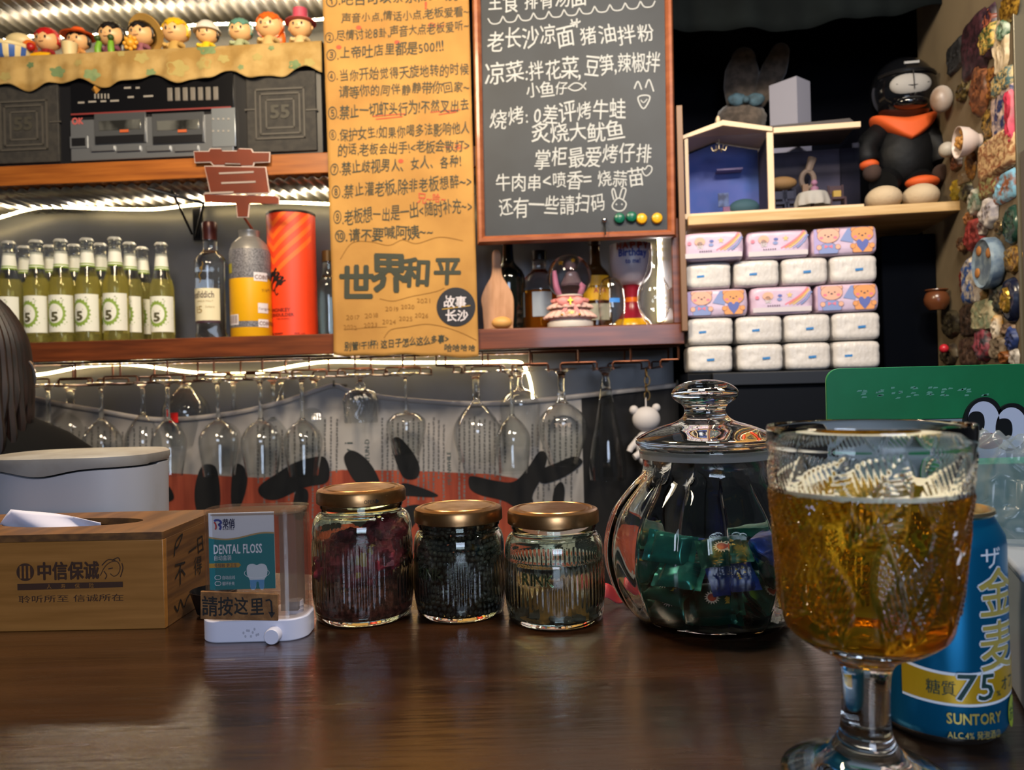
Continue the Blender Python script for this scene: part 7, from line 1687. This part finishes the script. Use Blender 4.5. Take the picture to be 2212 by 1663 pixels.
# ================================================================== PERSON at the left
pd = 1.22; hc = at(-96, 800, pd)
per = bpy.data.meshes.new('person'); 
J = {'pel': (0, .02, -.62), 'sp1': (0, .01, -.45), 'sp2': (0, 0, -.31), 'ch': (0, 0, -.215), 'nk': (0, -.005, -.125), 'nk2': (0, -.005, -.08), 'hd': (0, -.012, .0), 'tp': (0, -.01, .07),
     'shr': (.135, 0, -.165), 'elr': (.185, -.05, -.40), 'wrr': (.13, -.20, -.46), 'har': (.09, -.25, -.46), 'shl': (-.135, 0, -.165), 'ell': (-.185, -.05, -.40), 'wrl': (-.13, -.20, -.46), 'hal': (-.09, -.25, -.46),
     'hpr': (.08, .02, -.66), 'knr': (.085, -.03, -.94), 'anr': (.085, .02, -1.20), 'tor': (.085, -.09, -1.235), 'hpl': (-.08, .02, -.66), 'knl': (-.085, -.03, -.94), 'anl': (-.085, .02, -1.20), 'tol': (-.085, -.09, -1.235)}
rad = {'pel': .115, 'sp1': .105, 'sp2': .115, 'ch': .11, 'nk': .05, 'nk2': .046, 'hd': .082, 'tp': .06, 'sh': .05, 'el': .042, 'wr': .03, 'ha': .03, 'hp': .08, 'kn': .055, 'an': .038, 'to': .03}
names = list(J); idx = {n: i for i, n in enumerate(names)}
E_ = [('pel', 'sp1'), ('sp1', 'sp2'), ('sp2', 'ch'), ('ch', 'nk'), ('nk', 'nk2'), ('nk2', 'hd'), ('hd', 'tp')]
for s in 'rl': E_ += [('ch', 'sh' + s), ('sh' + s, 'el' + s), ('el' + s, 'wr' + s), ('wr' + s, 'ha' + s), ('pel', 'hp' + s), ('hp' + s, 'kn' + s), ('kn' + s, 'an' + s), ('an' + s, 'to' + s)]
per.from_pydata([J[n] for n in names], [(idx[a], idx[b]) for a, b in E_], []); 
po = bpy.data.objects.new('person', per); col.objects.link(po); po.location = hc; po.rotation_euler.z = 3.55
sk = po.modifiers.new('skin', 'SKIN'); sv = per.skin_vertices[0].data
for n in names:
    r = rad.get(n) or rad[n[:2]]; sv[idx[n]].radius = (r, r * (.75 if n in ('ch', 'sp1', 'sp2', 'pel') else 1))
sv[0].use_root = True; md = po.modifiers.new('sub', 'SUBSURF'); md.levels = 2; md.render_levels = 2; sk.use_smooth_shade = True
per.materials.append(mat('person_skin', '#b98a6c', .55)); tag(po, 'person with dark hair and a black jacket turned away at the left edge', 'person')
# face on the far side of the head, hair, jacket
hr = MB().sph((0, .004, .012), (.098, .108, .118), 40, 28, fn=lambda v: v * (1 + .03 * math.sin(v.x * 30) * (v.z < .5)) if not (v.y < -.35 and v.z < .25) else Vector((v.x * .80, v.y * .70, v.z)))
for i in range(110):
    a = -.3 + i / 109 * (PI + .6); q_ = .86 + .14 * (i % 3) / 2; hx, hy = math.cos(a) * .096 * q_, .01 + math.sin(a) * .098 * q_
    hr.tube(smoothpath([(hx * .10, hy * .10 + .004, .131 - .02 * (1 - q_)), (hx * .62, hy * .66, .108), (hx * .96, hy * .98, .055), (hx * 1.04, hy * 1.04, .0), (hx * 1.06, hy * 1.05 + .005, -.05), (hx * (1.0 + .1 * math.sin(i)), hy + .012, -.105 - .02 * math.sin(i * 2.3)), (hx * (.95 + .12 * math.sin(i * 1.7)), hy + .01 + .01 * math.cos(i), -.145 - .03 * math.sin(i * 3.1))], 4), [.007] * 20 + [.006, .0055, .005, .004, .0015], 6)
hr.build('hair', mat('dark_brown_hair', '#0b0605', .5, c2='#1c0c08', ns=40, sc3=(6, 6, .6)), po)
for s in (-1, 1): MB().sph((s * .03, -.088, .005), (.012, .006, .008), 12, 8).build('eye', mat('eye_dark', '#1a1412', .3), po); MB().sph((s * .083, -.005, -.005), (.012, .02, .03), 14, 10).build('ear', _M['person_skin'], po)
MB().sph((0, -.098, -.018), (.012, .016, .02), 14, 10).build('nose', _M['person_skin'], po); MB().sph((0, -.086, -.05), (.022, .008, .006), 14, 8).build('mouth', mat('lip', '#9a5248', .5), po)
MB().tube([(-.101 + .008 * math.cos(a), .012 + .02 * math.sin(a) * .4, -.01 + .022 * math.sin(a)) for a in [i * PI / 10 for i in range(20)]], .003, 8, closed=True).build('hoop_earring', mat('silver_hoop', '#c0bcc0', .2, metal=.9), po)
jk = MB()
def jrow(z, rx_, ry, n=40, cy=0): return [(rx_ * math.cos(2 * PI * i / n) * (1), cy + ry * math.sin(2 * PI * i / n), z) for i in range(n)]
R_ = [jrow(-.060, .066, .064), jrow(-.080, .108, .078), jrow(-.105, .155, .092), jrow(-.132, .188, .106), jrow(-.19, .212, .120), jrow(-.32, .190, .128), jrow(-.45, .168, .128, cy=.008), jrow(-.60, .165, .130, cy=.015)]
vs = [v for r_ in R_ for v in r_]; n = 40
jk.add(vs, [(j * n + i, j * n + (i + 1) % n, (j + 1) * n + (i + 1) % n, (j + 1) * n + i) for j in range(len(R_) - 1) for i in range(n)] + [tuple(range((len(R_) - 1) * n, len(R_) * n))])
for s in (-1, 1): jk.tube(smoothpath([(s * .145, 0, -.185), (s * .195, -.01, -.28), (s * .20, -.05, -.40), (s * .165, -.13, -.45), (s * .13, -.20, -.465)], 4), [.068] * 6 + [.062] * 6 + [.05] * 5, 16)
jk.build('jacket', mat('black_cloth_jacket', '#050506', .9, spec=.2), po)
tr = MB()
for s in (-1, 1): tr.tube(smoothpath([(s * .075, .02, -.58), (s * .085, .0, -.75), (s * .087, -.03, -.94), (s * .087, .0, -1.1), (s * .087, .02, -1.19)], 4), [.098, .098, .098, .098, .095, .09, .085, .08, .075, .072, .068, .065, .062, .06, .06, .058, .058], 18)
tr.build('trousers', mat('dark_trousers', '#14141a', .8), po)
for s in (-1, 1): MB().sph((s * .087, -.05, -1.215), (.045, .10, .035), 18, 12).build('shoe', BLACK, po)
for s in (-1, 1):
    hm = MB()
    for f_ in range(4): x = s * (.075 + f_ * .0 + (f_ - 1.5) * .016); L = (.05, .058, .055, .044)[f_]; hm.tube([(x, -.262, -.455), (x, -.262 - L * .6, -.462), (x, -.262 - L * .85, -.482)], [.0085, .008, .006], 8)
    hm.tube([(s * .055, -.235, -.462), (s * .04, -.255, -.468), (s * .036, -.272, -.475)], [.0095, .009, .007], 8); hm.build('fingers', _M['person_skin'], po)
# small red scrap on the back edge of the counter
g = gp(1318, 1300); tag(MB().grid(12, 8, lambda u, v: (u * .03 - .004 + .004 * v, v * .012, .002 + .010 * (1 - u) * (.4 + v) + .002 * math.sin(u * 9))).build('red_wrapper', mat('red_foil_scrap', '#c8404a', .4), loc=(g.x - .006, g.y - .012, CT), solid=.0006), 'small red wrapper scrap on the counter left of the candy jar', 'wrapper')
bpy.data.objects.remove(_fo)
